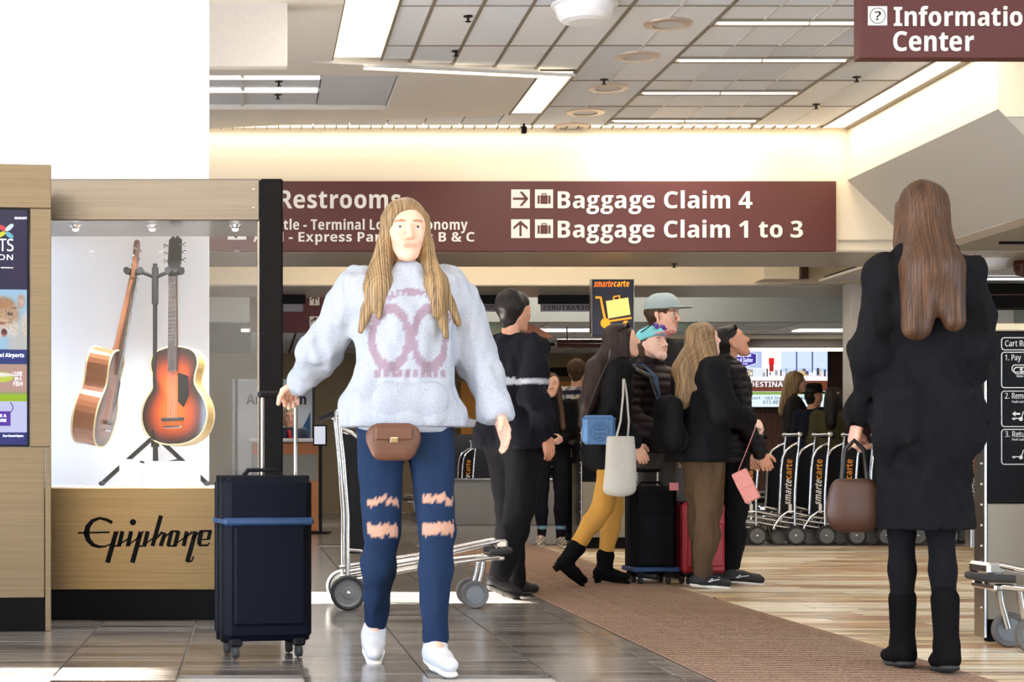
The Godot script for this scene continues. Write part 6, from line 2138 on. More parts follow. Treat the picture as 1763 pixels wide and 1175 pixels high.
func crowd() -> void:
	# ---- woman in the pale hoodie, walking towards us
	var k := 1.79 / 1.70
	var J := joints(1.79, {"kneeL": Vector3(0.1, 0.5, 0.09), "ankL": Vector3(0.09, 0.09, 0.13), "kneeR": Vector3(-0.09, 0.49, 0.03), "ankR": Vector3(-0.085, 0.12, -0.2), "elR": Vector3(-0.29, 1.165, -0.17), "wrR": Vector3(-0.355, 1.06, -0.31), "elL": Vector3(0.285, 1.13, -0.06), "wrL": Vector3(0.335, 0.92, 0.06)})
	var P := person("woman in pale hoodie and ripped jeans with long blonde hair, pulling a suitcase", Vector3(0.6, 0, -6.74), 4.0, J, {"skin": "skin_fair", "cell": 0.014, "fine": 0.004, "handR": Vector3(-0.35, -0.42, -0.7), "palmR": Vector3(0.1, -1, 0.5), "curlR": 1.15, "footR": Vector3(-0.02, -0.09, 0.15), "footL": Vector3(0.02, -0.04, 0.2), "brow": Color(0.45, 0.33, 0.24)})
	var pr := func(p: Vector3) -> Color:
		var q := p / k
		if q.z < 0.02 or absf(q.x) > 0.19:
			return Color(1, 1, 1)
		var d := Vector2(q.x, q.y - 1.2)
		var r := d.length()
		var ink := Color(0.72, 0.5, 0.54)
		var lobe := Vector2((absf(d.x) - 0.072) / 0.062, (d.y + 0.005) / 0.105).length()
		if absf(lobe - 1.0) < 0.2:
			return ink
		if absf(d.y + 0.135) < 0.016 and absf(d.x) < 0.13 and fposmod(d.x * 38.0, 1.0) > 0.25:
			return ink
		if r > 0.15 and r < 0.175 and d.y > 0.05 and fposmod(d.angle() * 9.0, 1.0) > 0.3:
			return ink
		return Color(1, 1, 1)
	wear_top(P, J, "hoodie", "hoodie", {"fat": 0.036, "folds": 0.026, "hem": 0.875, "cell": 0.01, "tint": pr, "width": 1.06, "more": [cap(Vector3(-0.085, 1.43, -0.05) * k, Vector3(0.085, 1.43, -0.05) * k, 0.05, 0.05, 0.04), cap(Vector3(-0.1, 1.42, 0.03) * k, Vector3(0.1, 1.42, 0.03) * k, 0.03, 0.03, 0.04), cap(Vector3(-0.12, 0.9, 0) * k, Vector3(0.12, 0.9, 0) * k, 0.13, 0.13, 0.05)]})
	obj("hem_band", field([cap(J.hip, (J.hip as Vector3) + Vector3(0, 0.05, 0), 0.198, 0.2, 0.03, Z3, 1.3)], 0.01, {"cuts": [[Vector3(0, 0.855 * k, 0), Vector3.DOWN], [Vector3(0, 0.915 * k, 0), Vector3.UP]]}).mesh(), M.hoodie_rib, P)
	for L in ["L", "R"]:
		obj("cuff", Geo.new().tube([(J["el" + L] as Vector3).lerp(J["wr" + L], 0.86), (J["el" + L] as Vector3).lerp(J["wr" + L], 1.02)], 0.05, 14, 0.037).mesh(), M.hoodie_rib, P)
	obj("front_pocket", field([cap(Vector3(-0.07, 0.97, 0.12) * k, Vector3(0.07, 0.97, 0.12) * k, 0.075, 0.075, 0.02, Z3, 2.2)], 0.009, {"folds": 0.01}).mesh(), M.hoodie_rib, P)
	var blue := c8(36, 54, 84).srgb_to_linear()
	var flesh := c8(214, 166, 142).srgb_to_linear()
	var rip := func(p: Vector3) -> Color:
		for n in ["kneeL", "kneeR"]:
			var d: Vector3 = p - J[n]
			if d.z > 0.02 and absf(d.x) < 0.06 and (absf(d.y - 0.01 - crumple.get_noise_2d(p.x * 2500.0, 7.0) * 0.02) < 0.022 or absf(d.y - 0.12 - crumple.get_noise_2d(p.x * 2500.0, 90.0) * 0.02) < 0.013):
				return flesh
		return blue
	wear_legs(P, J, "jeans", "denim", {"fat": 0.008, "tint": rip, "cell": 0.011})
	shoe(P, J, "L", Vector3(0.02, -0.055, 0.2), "shoe_white")
	shoe(P, J, "R", Vector3(-0.02, -0.09, 0.15), "shoe_white", {"heel": Vector3(0, -0.02, -0.05)})
	var T: Transform3D = J.T
	hair(P, J, "hair_blonde", [[T * Vector3(-0.075, -0.05, 0.0), Vector3(-0.12, 1.38, 0.06) * k, 0.035, 0.05], [Vector3(-0.12, 1.38, 0.06) * k, Vector3(-0.175, 1.22, 0.1) * k, 0.05, 0.012], [Vector3(-0.1, 1.4, 0.07) * k, Vector3(-0.115, 1.27, 0.125) * k, 0.04, 0.012], [T * Vector3(0.075, -0.05, 0.0), Vector3(0.1, 1.38, 0.08) * k, 0.035, 0.042], [Vector3(0.1, 1.38, 0.08) * k, Vector3(0.13, 1.2, 0.13) * k, 0.042, 0.01], [Vector3(0.12, 1.4, 0.05) * k, Vector3(0.185, 1.25, 0.08) * k, 0.04, 0.012], [Vector3(0.085, 1.4, 0.09) * k, Vector3(0.09, 1.28, 0.14) * k, 0.03, 0.01], [T * Vector3(0, -0.06, -0.06), Vector3(0, 1.3, -0.12) * k, 0.07, 0.08]], {"cell": 0.007})
	var bag := thing("belt_bag", "brown leather bag worn at the waist below the pale hoodie", "bag", P.position + Vector3(-0.06, 0.86, 0.19))
	obj("pouch", field([cap(Vector3(-0.05, 0.02, 0), Vector3(0.05, 0.02, 0), 0.055, 0.055, 0.02, Z3, 1.9), cap(Vector3(-0.045, -0.03, 0), Vector3(0.045, -0.03, 0), 0.038, 0.038, 0.03, Z3, 1.6)], 0.009).mesh(), M.leather_brown, bag)
	obj("flap", Geo.new().box(Vector3(0, 0.035, 0.03), Vector3(0.14, 0.05, 0.012), 0.005).mesh(), M.leather_brown, bag)
	obj("buckle", Geo.new().box(Vector3(0, 0.01, 0.037), Vector3(0.03, 0.02, 0.006), 0.002).mesh(), M.gilt_steel, bag)
	# ---- man in black walking away, white band on his jacket
	k = 1.77 / 1.70
	J = joints(1.77, {"kneeL": Vector3(0.09, 0.49, 0.06), "ankL": Vector3(0.085, 0.085, 0.1), "kneeR": Vector3(-0.09, 0.49, -0.04), "ankR": Vector3(-0.085, 0.13, -0.2), "elL": Vector3(0.23, 1.13, 0.06), "wrL": Vector3(0.2, 1.0, 0.27), "elR": Vector3(-0.23, 1.11, -0.08), "wrR": Vector3(-0.22, 0.9, 0.02)})
	P = person("man in black jacket with a white band, walking away beside the loose cart", Vector3(1.53, 0, -10.12), 128.0, J, {"skin": "skin_tan", "cell": 0.018, "fine": 0.009, "footR": Vector3(-0.01, -0.1, 0.14), "curlL": 0.9})
	var band := func(p: Vector3) -> Color: return c8(170, 174, 180).srgb_to_linear() if absf(p.y - 1.255 - p.x * 0.05) < 0.016 else c8(28, 28, 31).srgb_to_linear()
	wear_top(P, J, "jacket", "printed", {"fat": 0.034, "folds": 0.025, "hem": 0.83, "tint": band, "width": 1.12})
	wear_legs(P, J, "trousers", "cloth_black", {"fat": 0.016, "loose": 0.008, "end": 1.0})
	shoe(P, J, "L", Vector3(0.02, -0.055, 0.2), "shoe_black", {"sole": "rubber"})
	shoe(P, J, "R", Vector3(-0.01, -0.1, 0.15), "shoe_black", {"sole": "rubber", "heel": Vector3(0, -0.03, -0.045)})
	hair(P, J, "hair_black", [], {"sides": false})
	# ---- woman in the long dark coat, from behind
	k = 1.82 / 1.70
	J = joints(1.82, {"kneeL": Vector3(0.06, 0.49, 0.05), "ankL": Vector3(0.055, 0.09, 0.06), "kneeR": Vector3(-0.06, 0.49, 0.0), "ankR": Vector3(-0.055, 0.1, -0.1), "shL": Vector3(0.14, 1.385, -0.02), "shR": Vector3(-0.14, 1.385, -0.02), "elL": Vector3(0.185, 1.12, -0.04), "wrL": Vector3(0.21, 0.88, 0.05), "elR": Vector3(-0.18, 1.12, -0.02), "wrR": Vector3(-0.13, 0.95, 0.17)})
	P = person("woman in long dark coat with long brown hair, seen from behind at right", Vector3(2.53, 0, -6.55), 172.0, J, {"skin": "skin_fair", "cell": 0.016, "width": 0.82, "thin": 0.78, "fine": 0.007, "curlL": 1.2, "pitch": -4.0})
	wear_top(P, J, "coat", "cloth_coat", {"fat": 0.022, "folds": 0.03, "hem": 0.5, "width": 0.92, "cell": 0.012, "more": [cap(J.hip, Vector3(0, 0.45, 0.01) * k, 0.16, 0.185, 0.06, Z3, 1.35), cap(Vector3(-0.07, 1.46, -0.02) * k, Vector3(0.07, 1.46, -0.02) * k, 0.055, 0.055, 0.03)]})
	wear_legs(P, J, "leggings", "cloth_black", {"fat": 0.002, "folds": 0.003, "end": 1.0, "width": 0.8, "thin": 0.78})
	shoe(P, J, "L", Vector3(0.01, -0.06, 0.19), "suede_black", {"called": "boot", "sole": "rubber", "shaft_to": Vector3(0, 0.16, 0.0), "thin": 0.8})
	shoe(P, J, "R", Vector3(-0.01, -0.07, 0.18), "suede_black", {"called": "boot", "sole": "rubber", "shaft_to": Vector3(0, 0.16, 0.02), "thin": 0.8})
	T = J.T
	hair(P, J, "hair_brown", [[T * Vector3(0, -0.04, -0.05), Vector3(0, 1.4, -0.12) * k, 0.085, 0.1], [Vector3(0.03, 1.4, -0.12) * k, Vector3(0.06, 1.2, -0.16) * k, 0.085, 0.055], [Vector3(-0.04, 1.4, -0.12) * k, Vector3(-0.07, 1.22, -0.16) * k, 0.08, 0.04]], {"cell": 0.008})
	bag = thing("handbag", "dark brown handbag hanging from the coat woman's hand", "bag", Vector3(2.29, 0.535, -6.6))
	obj("body", field([cap(Vector3(-0.035, 0.06, 0), Vector3(0.035, 0.06, 0), 0.075, 0.075, 0.03, Z3, 1.9), cap(Vector3(-0.04, 0.14, 0), Vector3(0.04, 0.14, 0), 0.055, 0.055, 0.05, Z3, 1.8)], 0.01, {"cuts": [[Vector3(0, 0.19, 0), Vector3.UP]]}).mesh(), M.leather_umber, bag)
	obj("handle", Geo.new().tube([Vector3(-0.05, 0.18, 0), Vector3(-0.035, 0.3, 0), Vector3(0.0, 0.335, 0), Vector3(0.035, 0.3, 0), Vector3(0.05, 0.18, 0)], 0.009, 8).mesh(), M.leather_black, bag)
	# ---- the group looking up at the signs
	# woman in yellow trousers
	k = 1.64 / 1.70
	J = joints(1.64, {"hip": Vector3(0, 0.95, 0.0), "hipL": Vector3(0.085, 0.92, 0), "hipR": Vector3(-0.085, 0.92, 0), "kneeR": Vector3(-0.085, 0.53, -0.07), "ankR": Vector3(-0.085, 0.2, -0.3), "kneeL": Vector3(0.085, 0.52, 0.06), "ankL": Vector3(0.085, 0.125, 0.0), "waist": Vector3(0, 1.09, 0.01), "chest": Vector3(0, 1.3, 0.02), "neck": Vector3(0, 1.46, 0.04), "head": Vector3(0, 1.6, 0.09), "shL": Vector3(0.165, 1.4, 0.01), "shR": Vector3(-0.165, 1.4, 0.01), "elR": Vector3(-0.215, 1.14, -0.04), "wrR": Vector3(-0.2, 0.93, 0.1), "elL": Vector3(0.215, 1.14, 0.0), "wrL": Vector3(0.2, 0.95, 0.14)})
	P = person("woman in mustard yellow trousers and black cardigan with long dark hair", Vector3(2.275, 0, -11.03), 98.0, J, {"skin": "skin_fair", "cell": 0.015, "fine": 0.007, "pitch": 14.0, "yaw": -6.0, "footL": Vector3(0, -0.08, 0.15), "footR": Vector3(0, -0.14, 0.1)})
	wear_top(P, J, "cardigan", "cloth_black", {"fat": 0.024, "folds": 0.02, "hem": 0.74, "hem_tilt": -0.2})
	wear_legs(P, J, "trousers", "cloth_mustard", {"fat": 0.008, "folds": 0.01, "end": 0.93})
	shoe(P, J, "L", Vector3(0, -0.075, 0.17), "suede_black", {"called": "ankle_boot", "sole": "black_matte", "shaft_to": Vector3(0, 0.07, 0.005), "block_heel": Vector3(0, -0.036, 0.004)})
	shoe(P, J, "R", Vector3(0, -0.165, 0.115), "suede_black", {"called": "ankle_boot", "sole": "black_matte", "heel": Vector3(0, -0.035, -0.05), "shaft_to": Vector3(0, 0.06, 0.05), "block_heel": Vector3(0, -0.022, -0.03)})
	T = J.T
	hair(P, J, "hair_dark", [[T * Vector3(0, -0.03, -0.06), Vector3(0, 1.42, -0.07) * k, 0.075, 0.085], [Vector3(-0.02, 1.42, -0.07) * k, Vector3(-0.03, 1.2, -0.15) * k, 0.08, 0.06], [Vector3(-0.03, 1.2, -0.15) * k, Vector3(-0.04, 1.06, -0.2) * k, 0.055, 0.02]])
	glasses_on_head(P, J, "lens_black", 0.1, 0.05)
	bag = thing("crossbody_bag", "small blue leather crossbody bag with round embossed emblem", "bag", Vector3(2.15, 0.885, -10.74), 2.0)
	obj("body", Geo.new().box(Vector3(0, 0.1, 0), Vector3(0.2, 0.18, 0.075), 0.022).mesh(), M.leather_blue, bag)
	obj("zip_band", Geo.new().box(Vector3(0, 0.168, 0), Vector3(0.204, 0.008, 0.079), 0.003).mesh(), M.leather_blue_dark, bag)
	var em := Geo.new()
	var ring := []
	for q in 25:
		ring.append(Vector3(cos(TAU * q / 24) * 0.056, 0.088 + sin(TAU * q / 24) * 0.056, 0.038))
	em.tube(ring, 0.0035, 6, -1.0, false)
	for e in [-1.0, 1.0]:
		em.box(Vector3(0, 0.088 + e * 0.024, 0.038), Vector3(0.012, 0.036, 0.006), 0.002).box(Vector3(0, 0.088 + e * 0.038, 0.038), Vector3(0.05, 0.011, 0.006), 0.002).box(Vector3(0, 0.088 + e * 0.014, 0.038), Vector3(0.066, 0.009, 0.006), 0.002)
		em.box(Vector3(e * 0.033, 0.088 + 0.02, 0.038), Vector3(0.008, 0.02, 0.006), 0.002).box(Vector3(e * 0.033, 0.088 - 0.02, 0.038), Vector3(0.008, 0.02, 0.006), 0.002)
	obj("emblem", em.mesh(), M.leather_blue_dark, bag)
	bag_strap([Vector3(-0.08, 0.185, 0), Vector3(-0.02, 0.36, 0.02), Vector3(0.07, 0.53, -0.02), Vector3(0.1, 0.6, -0.13), Vector3(0.12, 0.58, -0.3)], 0.012, "leather_black", bag)
	var tote := thing("tote_bag", "plain white canvas tote hanging at the yellow-trousered woman's side", "bag", Vector3(2.27, 0.575, -10.7))
	obj("body", field([cap(Vector3(-0.06, 0.05, 0), Vector3(-0.04, 0.36, 0), 0.042, 0.03, 0.04), cap(Vector3(0.0, 0.05, 0), Vector3(0.01, 0.36, 0), 0.05, 0.032, 0.05), cap(Vector3(0.06, 0.05, 0), Vector3(0.055, 0.36, 0), 0.042, 0.03, 0.04)], 0.01, {"folds": 0.02, "fscale": Vector3(6, 2, 6), "cuts": [[Vector3(0, 0.37, 0), Vector3.UP]]}).mesh(), M.canvas_white, tote)
	bag_strap([Vector3(-0.03, 0.34, 0.02), Vector3(0.0, 0.46, 0.03), Vector3(0.02, 0.62, 0.01), Vector3(0.03, 0.72, -0.03)], 0.016, "canvas_white", tote)
	bag_strap([Vector3(0.05, 0.33, -0.01), Vector3(0.06, 0.46, -0.01), Vector3(0.05, 0.62, -0.02), Vector3(0.04, 0.72, -0.05)], 0.016, "canvas_white", tote)
	# woman in the teal and pink cap
	k = 1.66 / 1.70
	J = joints(1.66, {"elR": Vector3(-0.23, 1.12, 0.0), "wrR": Vector3(-0.18, 1.0, 0.18), "elL": Vector3(0.22, 1.12, -0.02), "wrL": Vector3(0.2, 0.9, 0.08)})
	P = person("woman in teal and pink cap and dark quilted jacket looking up", Vector3(2.68, 0, -11.62), 38.0, J, {"skin": "skin_light", "cell": 0.018, "fine": 0.005, "pitch": 18.0, "yaw": 4.0, "roll": -6.0})
	wear_top(P, J, "quilted_jacket", "puffer_plum", {"fat": 0.034, "folds": 0.006, "quilt": 0.011, "pitch": 0.055, "hem": 0.86, "cell": 0.011, "more": [cap(Vector3(-0.05, 1.47, -0.01) * k, Vector3(0.05, 1.47, -0.01) * k, 0.065, 0.065, 0.03)]})
	wear_legs(P, J, "trousers", "cloth_grey", {"fat": 0.014, "loose": 0.006, "cell": 0.016})
	shoe(P, J, "L", Vector3(0.03, -0.055, 0.2), "shoe_black", {"cell": 0.011})
	shoe(P, J, "R", Vector3(-0.03, -0.055, 0.2), "shoe_black", {"cell": 0.011})
	hair(P, J, "hair_brown", [], {"sides": false})
	cap_hat(P, J, "cap_teal", "cap_pink")
	glasses_on_head(P, J, "lens_violet", 0.12, 0.082)
	for e in [-1.0]:
		obj("backpack_strap", Geo.new().tube([Vector3(e * 0.1, 1.47, -0.08) * k, Vector3(e * 0.115, 1.465, 0.02) * k, Vector3(e * 0.12, 1.38, 0.13) * k, Vector3(e * 0.13, 1.2, 0.17) * k], 0.022, 6, -1.0, true, 0.35).mesh(), M.case_blue_strap, P)
	# blonde woman in the black jacket
	k = 1.65 / 1.70
	J = joints(1.65, {"kneeL": Vector3(0.095, 0.49, 0.05), "ankL": Vector3(0.095, 0.085, 0.06), "kneeR": Vector3(-0.095, 0.49, 0.0), "ankR": Vector3(-0.095, 0.085, -0.06), "elR": Vector3(-0.24, 1.15, 0.0), "wrR": Vector3(-0.215, 1.07, 0.21), "elL": Vector3(0.23, 1.13, 0.02), "wrL": Vector3(0.2, 1.05, 0.2)})
	P = person("blonde woman in black jacket and khaki trousers looking up to the right", Vector3(2.835, 0, -10.92), 106.0, J, {"skin": "skin_light", "cell": 0.015, "fine": 0.007, "pitch": 16.0, "yaw": -2.0, "curlR": 0.9, "palmR": Vector3(0.5, -0.6, 0), "handR": Vector3(0, -0.25, 1)})
	wear_top(P, J, "jacket", "cloth_black", {"fat": 0.044, "folds": 0.022, "hem": 0.81, "width": 1.12, "more": [cap(Vector3(-0.05, 1.43, -0.03) * k, Vector3(0.05, 1.43, -0.03) * k, 0.055, 0.055, 0.04)]})
	wear_legs(P, J, "trousers", "cloth_khaki", {"fat": 0.014, "loose": 0.008, "folds": 0.02, "end": 0.95, "width": 1.05})
	shoe(P, J, "L", Vector3(0.01, -0.055, 0.2), "shoe_black", {"tick": true})
	shoe(P, J, "R", Vector3(-0.01, -0.055, 0.2), "shoe_black", {"tick": true})
	T = J.T
	hair(P, J, "hair_sand", [[T * Vector3(0, -0.03, -0.055), Vector3(-0.02, 1.4, -0.12) * k, 0.08, 0.095], [Vector3(-0.03, 1.4, -0.1) * k, Vector3(-0.05, 1.2, -0.17) * k, 0.085, 0.05], [Vector3(-0.06, 1.42, -0.03) * k, Vector3(-0.1, 1.28, -0.1) * k, 0.06, 0.03], [Vector3(-0.09, 1.44, 0.03) * k, Vector3(-0.12, 1.3, 0.1) * k, 0.04, 0.015], [T * Vector3(-0.07, -0.02, -0.02), Vector3(-0.09, 1.44, 0.0) * k, 0.045, 0.06]])
	bag = thing("backpack", "soft black backpack slung behind the blonde woman", "bag", Vector3(2.6, 0.86, -10.83), -80.0)
	obj("body", field([cap(Vector3(-0.06, 0.1, 0), Vector3(0.06, 0.1, 0), 0.11, 0.11, 0.04, Z3, 1.35), cap(Vector3(-0.05, 0.24, 0), Vector3(0.05, 0.24, 0), 0.1, 0.1, 0.05, Z3, 1.5)], 0.011, {"folds": 0.014}).mesh(), M.cloth_black, bag)
	obj("pocket", field([cap(Vector3(-0.05, 0.07, -0.07), Vector3(0.05, 0.07, -0.07), 0.07, 0.07, 0.03, Z3, 2.0)], 0.011).mesh(), M.cloth_charcoal, bag)
	bag_strap([Vector3(-0.06, 0.33, 0.05), Vector3(-0.06, 0.46, 0.1), Vector3(-0.05, 0.5, 0.2)], 0.02, "leather_black", bag)
	var wp := thing("wristlet", "pink leather wristlet pouch dangling from the blonde woman's hand", "bag", Vector3(3.07, 0.55, -10.62), -20.0)
	obj("pouch", Geo.new().box(Vector3(0, 0.1, 0), Vector3(0.1, 0.2, 0.025), 0.008, Transform3D(Basis(Vector3(0, 0, 1), 0.45), Vector3(0.0, 0.0, 0))).mesh(), M.leather_pink, wp)
	obj("flap", Geo.new().box(Vector3(0, 0.12, 0.014), Vector3(0.1, 0.06, 0.006), 0.002, Transform3D(Basis(Vector3(0, 0, 1), 0.45), Vector3(0.0, 0.0, 0))).mesh(), M.leather_pink, wp)
	bag_strap([Vector3(-0.09, 0.18, 0), Vector3(-0.05, 0.28, 0.01), Vector3(0.02, 0.46, 0.04)], 0.007, "leather_pink", wp)
	# woman in the black puffer jacket
	k = 1.66 / 1.70
	J = joints(1.66, {"kneeL": Vector3(0.085, 0.49, 0.03), "ankL": Vector3(0.08, 0.085, 0.0), "kneeR": Vector3(-0.085, 0.49, 0.02), "ankR": Vector3(-0.085, 0.085, -0.02), "elR": Vector3(-0.225, 1.1, 0.03), "wrR": Vector3(-0.2, 0.86, 0.15), "elL": Vector3(0.22, 1.1, 0.0), "wrL": Vector3(0.2, 0.88, 0.12), "head": Vector3(0, 1.59, 0.0), "neck": Vector3(0, 1.45, -0.03)})
	P = person("woman in long black puffer jacket and black trousers, face tipped up", Vector3(3.12, 0, -11.28), 84.0, J, {"skin": "skin_tan", "cell": 0.015, "fine": 0.006, "pitch": 24.0, "curlR": 0.6})
	wear_top(P, J, "puffer_jacket", "puffer_black", {"fat": 0.03, "folds": 0.006, "quilt": 0.011, "pitch": 0.052, "hem": 0.8, "cell": 0.011, "more": [cap(Vector3(-0.05, 1.45, -0.03) * k, Vector3(0.05, 1.45, -0.03) * k, 0.06, 0.06, 0.03)]})
	wear_legs(P, J, "trousers", "cloth_black", {"fat": 0.014, "loose": 0.004, "folds": 0.02, "end": 0.9})
	shoe(P, J, "L", Vector3(0.01, -0.055, 0.21), "shoe_black", {"tick": true})
	shoe(P, J, "R", Vector3(-0.01, -0.055, 0.21), "shoe_black", {"tick": true})
	T = J.T
	hair(P, J, "hair_black", [[T * Vector3(0, 0.0, -0.08), T * Vector3(0, -0.1, -0.1), 0.05, 0.06], [T * Vector3(0, -0.1, -0.1), Vector3(0, 1.34, -0.12) * k, 0.06, 0.03]], {"sides": false})
	glasses_on_head(P, J, "lens_black", 0.092, 0.056)
	obj("earring", Geo.new().ball(T * Vector3(-0.082, -0.03, 0.0), Vector3.ONE * 0.006, 8, 6).mesh(), M.chrome, P)
	# tall man in a grey cap, behind the group
	J = joints(1.93)
	P = person("tall man in grey cap standing behind the group", Vector3(2.9, 0, -12.25), 30.0, J, {"skin": "skin_fair", "cell": 0.022, "fine": 0.009, "sharp_hands": false, "yaw": 20.0})
	wear_top(P, J, "jacket", "cloth_charcoal", {"fat": 0.026, "cell": 0.02, "hem": 0.84})
	wear_legs(P, J, "trousers", "cloth_grey", {"cell": 0.02, "end": 1.0, "loose": 0.01})
	shoe(P, J, "L", Vector3(0.02, -0.055, 0.2), "shoe_white", {"cell": 0.013})
	shoe(P, J, "R", Vector3(-0.02, -0.055, 0.2), "shoe_white", {"cell": 0.013})
	hair(P, J, "hair_brown", [], {"sides": false, "cell": 0.012})
	cap_hat(P, J, "cap_grey", "cap_grey")
	# ---- at the machine behind: plaid shirt and a girl
	J = joints(1.76)
	P = person("man in white and navy plaid shirt and dark jeans behind the cart machine", Vector3(3.14, 0, -16.72), 160.0, J, {"skin": "skin_tan", "cell": 0.022, "fine": 0.011, "sharp_hands": false})
	var dark := c8(40, 44, 66).srgb_to_linear()
	var mid := c8(120, 116, 124).srgb_to_linear()
	var light := c8(206, 198, 196).srgb_to_linear()
	var pl := func(p: Vector3) -> Color:
		var a := fposmod(p.y, 0.13)
		var b := fposmod(p.x + p.z * 0.7, 0.11)
		var v := int(a < 0.045) + int(b < 0.035)
		return light if v == 0 else (mid if v == 1 and b < 0.035 else dark)
	wear_top(P, J, "plaid_shirt", "plaid", {"fat": 0.024, "cell": 0.014, "hem": 0.8, "tint": pl})
	wear_legs(P, J, "jeans", "denim_dark", {"cell": 0.02, "end": 1.0, "loose": 0.006})
	shoe(P, J, "L", Vector3(0.02, -0.055, 0.2), "shoe_black", {"cell": 0.014})
	shoe(P, J, "R", Vector3(-0.02, -0.055, 0.2), "shoe_black", {"cell": 0.014})
	hair(P, J, "hair_brown", [], {"sides": false, "cell": 0.012})
	J = joints(1.6, {"elR": Vector3(-0.22, 1.12, 0.02), "wrR": Vector3(-0.12, 1.05, 0.2), "elL": Vector3(0.22, 1.12, 0.02), "wrL": Vector3(0.1, 1.06, 0.2)})
	P = person("girl in black with long brown hair and checked slip-on shoes", Vector3(2.81, 0, -16.25), -8.0, J, {"skin": "skin_fair", "cell": 0.022, "fine": 0.01, "sharp_hands": false})
	wear_top(P, J, "sweater", "cloth_black", {"fat": 0.022, "cell": 0.02, "hem": 0.82})
	var sock := func(p: Vector3) -> Color: return c8(120, 160, 180).srgb_to_linear() if absf(p.y - 0.17) < 0.014 else c8(26, 26, 30).srgb_to_linear()
	wear_legs(P, J, "leggings", "printed", {"fat": 0.006, "cell": 0.014, "end": 0.97, "tint": sock})
	shoe(P, J, "L", Vector3(0.03, -0.055, 0.18), "check_shoe", {"cell": 0.012})
	shoe(P, J, "R", Vector3(-0.03, -0.055, 0.18), "check_shoe", {"cell": 0.012})
	T = J.T
	hair(P, J, "hair_brown", [[T * Vector3(-0.07, -0.05, 0.0), Vector3(-0.11, 1.1, 0.12), 0.035, 0.03], [T * Vector3(0.07, -0.05, 0.0), Vector3(0.11, 1.1, 0.12), 0.035, 0.03], [T * Vector3(0, -0.05, -0.05), Vector3(0, 1.15, -0.12), 0.07, 0.06]], {"cell": 0.011})
	# ---- people behind the carts
	var back := [
		["blonde woman in dark jacket behind the carts, in profile before the screen", Vector3(5.85, 0, -18.7), 78.0, 1.74, "hair_blonde", "cloth_charcoal", true, "skin_fair"],
		["man in black hat standing behind the carts", Vector3(5.82, 0, -18.0), 120.0, 1.55, "hair_black", "cloth_navy", false, "skin_tan"],
		["dark-haired person in olive jacket behind the third cart", Vector3(5.86, 0, -17.5), 150.0, 1.52, "hair_black", "cloth_olive", true, "skin_tan"],
		["brown-haired person in plum top behind the carts beside the pale wall", Vector3(6.08, 0, -17.1), 190.0, 1.67, "hair_dark", "cloth_plum", true, "skin_fair"],
		["person in dark clothes half hidden behind the cart rental machine at right", Vector3(7.14, 0, -17.1), 175.0, 1.72, "hair_black", "cloth_black", false, "skin_tan"],
	]
	for b in back:
		J = joints(b[3])
		P = person(b[0], b[1], b[2], J, {"skin": b[7], "cell": 0.024, "fine": 0.011, "sharp_hands": false, "group": ""})
		wear_top(P, J, "jacket", b[5], {"fat": 0.024, "cell": 0.022, "hem": 0.84})
		wear_legs(P, J, "trousers", "denim_dark", {"cell": 0.024, "end": 1.0})
		shoe(P, J, "L", Vector3(0.02, -0.055, 0.2), "shoe_black", {"cell": 0.015})
		shoe(P, J, "R", Vector3(-0.02, -0.055, 0.2), "shoe_black", {"cell": 0.015})
		T = J.T
		var kk: float = J.k
		hair(P, J, b[4], [[T * Vector3(0, -0.03, -0.055), Vector3(0, 1.3, -0.11) * kk, 0.08, 0.06]] if b[6] else [], {"sides": b[6], "cell": 0.012})
		if b[0].begins_with("man in black hat"):
			var ht := Geo.new()
			ht.lathe([Vector2(0.0, 0.17), Vector2(0.07, 0.165), Vector2(0.09, 0.14), Vector2(0.095, 0.07), Vector2(0.14, 0.06), Vector2(0.14, 0.052), Vector2(0.09, 0.055)].map(func(v): return v), T, 24)
			obj("hat", ht.mesh(), M.cloth_black, P)
	# ---- clerk at the airline desk, seated
	var low := {}
	var jj := joints(1.7)
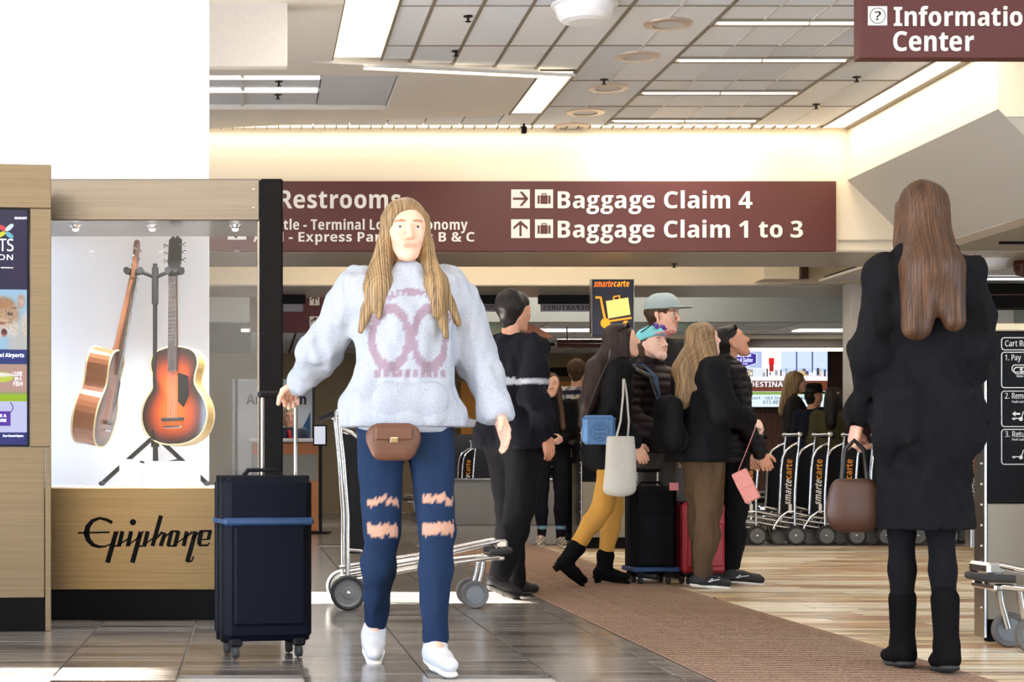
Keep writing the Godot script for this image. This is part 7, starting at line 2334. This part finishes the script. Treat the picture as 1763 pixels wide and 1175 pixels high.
	for n in ["hip", "hipL", "hipR", "waist", "chest", "neck", "head", "shL", "shR", "elL", "elR"]:
		low[n] = jj[n] + Vector3(0, -0.27, 0)
	low.kneeL = Vector3(0.1, 0.56, 0.3)
	low.kneeR = Vector3(-0.1, 0.56, 0.3)
	low.ankL = Vector3(0.1, 0.12, 0.25)
	low.ankR = Vector3(-0.1, 0.12, 0.25)
	low.wrL = Vector3(0.16, 0.85, 0.24)
	low.wrR = Vector3(-0.16, 0.85, 0.24)
	J = joints(1.7, low)
	P = person("fair-haired clerk in navy vest and red scarf at the airline desk", Vector3(0.47, 0, -20.75), 6.0, J, {"skin": "skin_fair", "cell": 0.024, "fine": 0.011, "sharp_hands": false, "pitch": -12.0})
	wear_top(P, J, "shirt", "canvas_white", {"fat": 0.016, "cell": 0.02, "hem": 0.66})
	wear_top(P, J, "vest", "vest_navy", {"fat": 0.024, "cell": 0.02, "hem": 0.66, "sleeve": 0.05})
	wear_legs(P, J, "trousers", "cloth_navy", {"cell": 0.024, "end": 1.0})
	shoe(P, J, "L", Vector3(0.02, -0.07, 0.2), "shoe_black", {"cell": 0.015})
	shoe(P, J, "R", Vector3(-0.02, -0.07, 0.2), "shoe_black", {"cell": 0.015})
	hair(P, J, "hair_pale", [], {"cell": 0.012})
	obj("scarf", Geo.new().tube([Vector3(-0.02, 1.16, 0.1), Vector3(0.0, 1.02, 0.14), Vector3(0.02, 0.9, 0.14)], 0.025, 6).mesh(), M.scarf_red, P)
	var stool := thing("stool", "dark stool under the seated airline clerk", "stool", Vector3(0.47, 0, -20.78))
	obj("seat", Geo.new().lathe([Vector2(0.0, 0.5), Vector2(0.16, 0.5), Vector2(0.17, 0.52), Vector2(0.15, 0.54), Vector2(0.0, 0.545)], Transform3D(), 20).mesh(), M.black_plastic, stool)
	obj("post", Geo.new().tube([Vector3(0, 0.03, 0), Vector3(0, 0.5, 0)], 0.025, 8).mesh(), M.steel, stool)
	obj("foot", Geo.new().lathe([Vector2(0.0, 0.035), Vector2(0.2, 0.02), Vector2(0.21, 0.0), Vector2(0.0, 0.0)], Transform3D(), 20).mesh(), M.steel, stool)
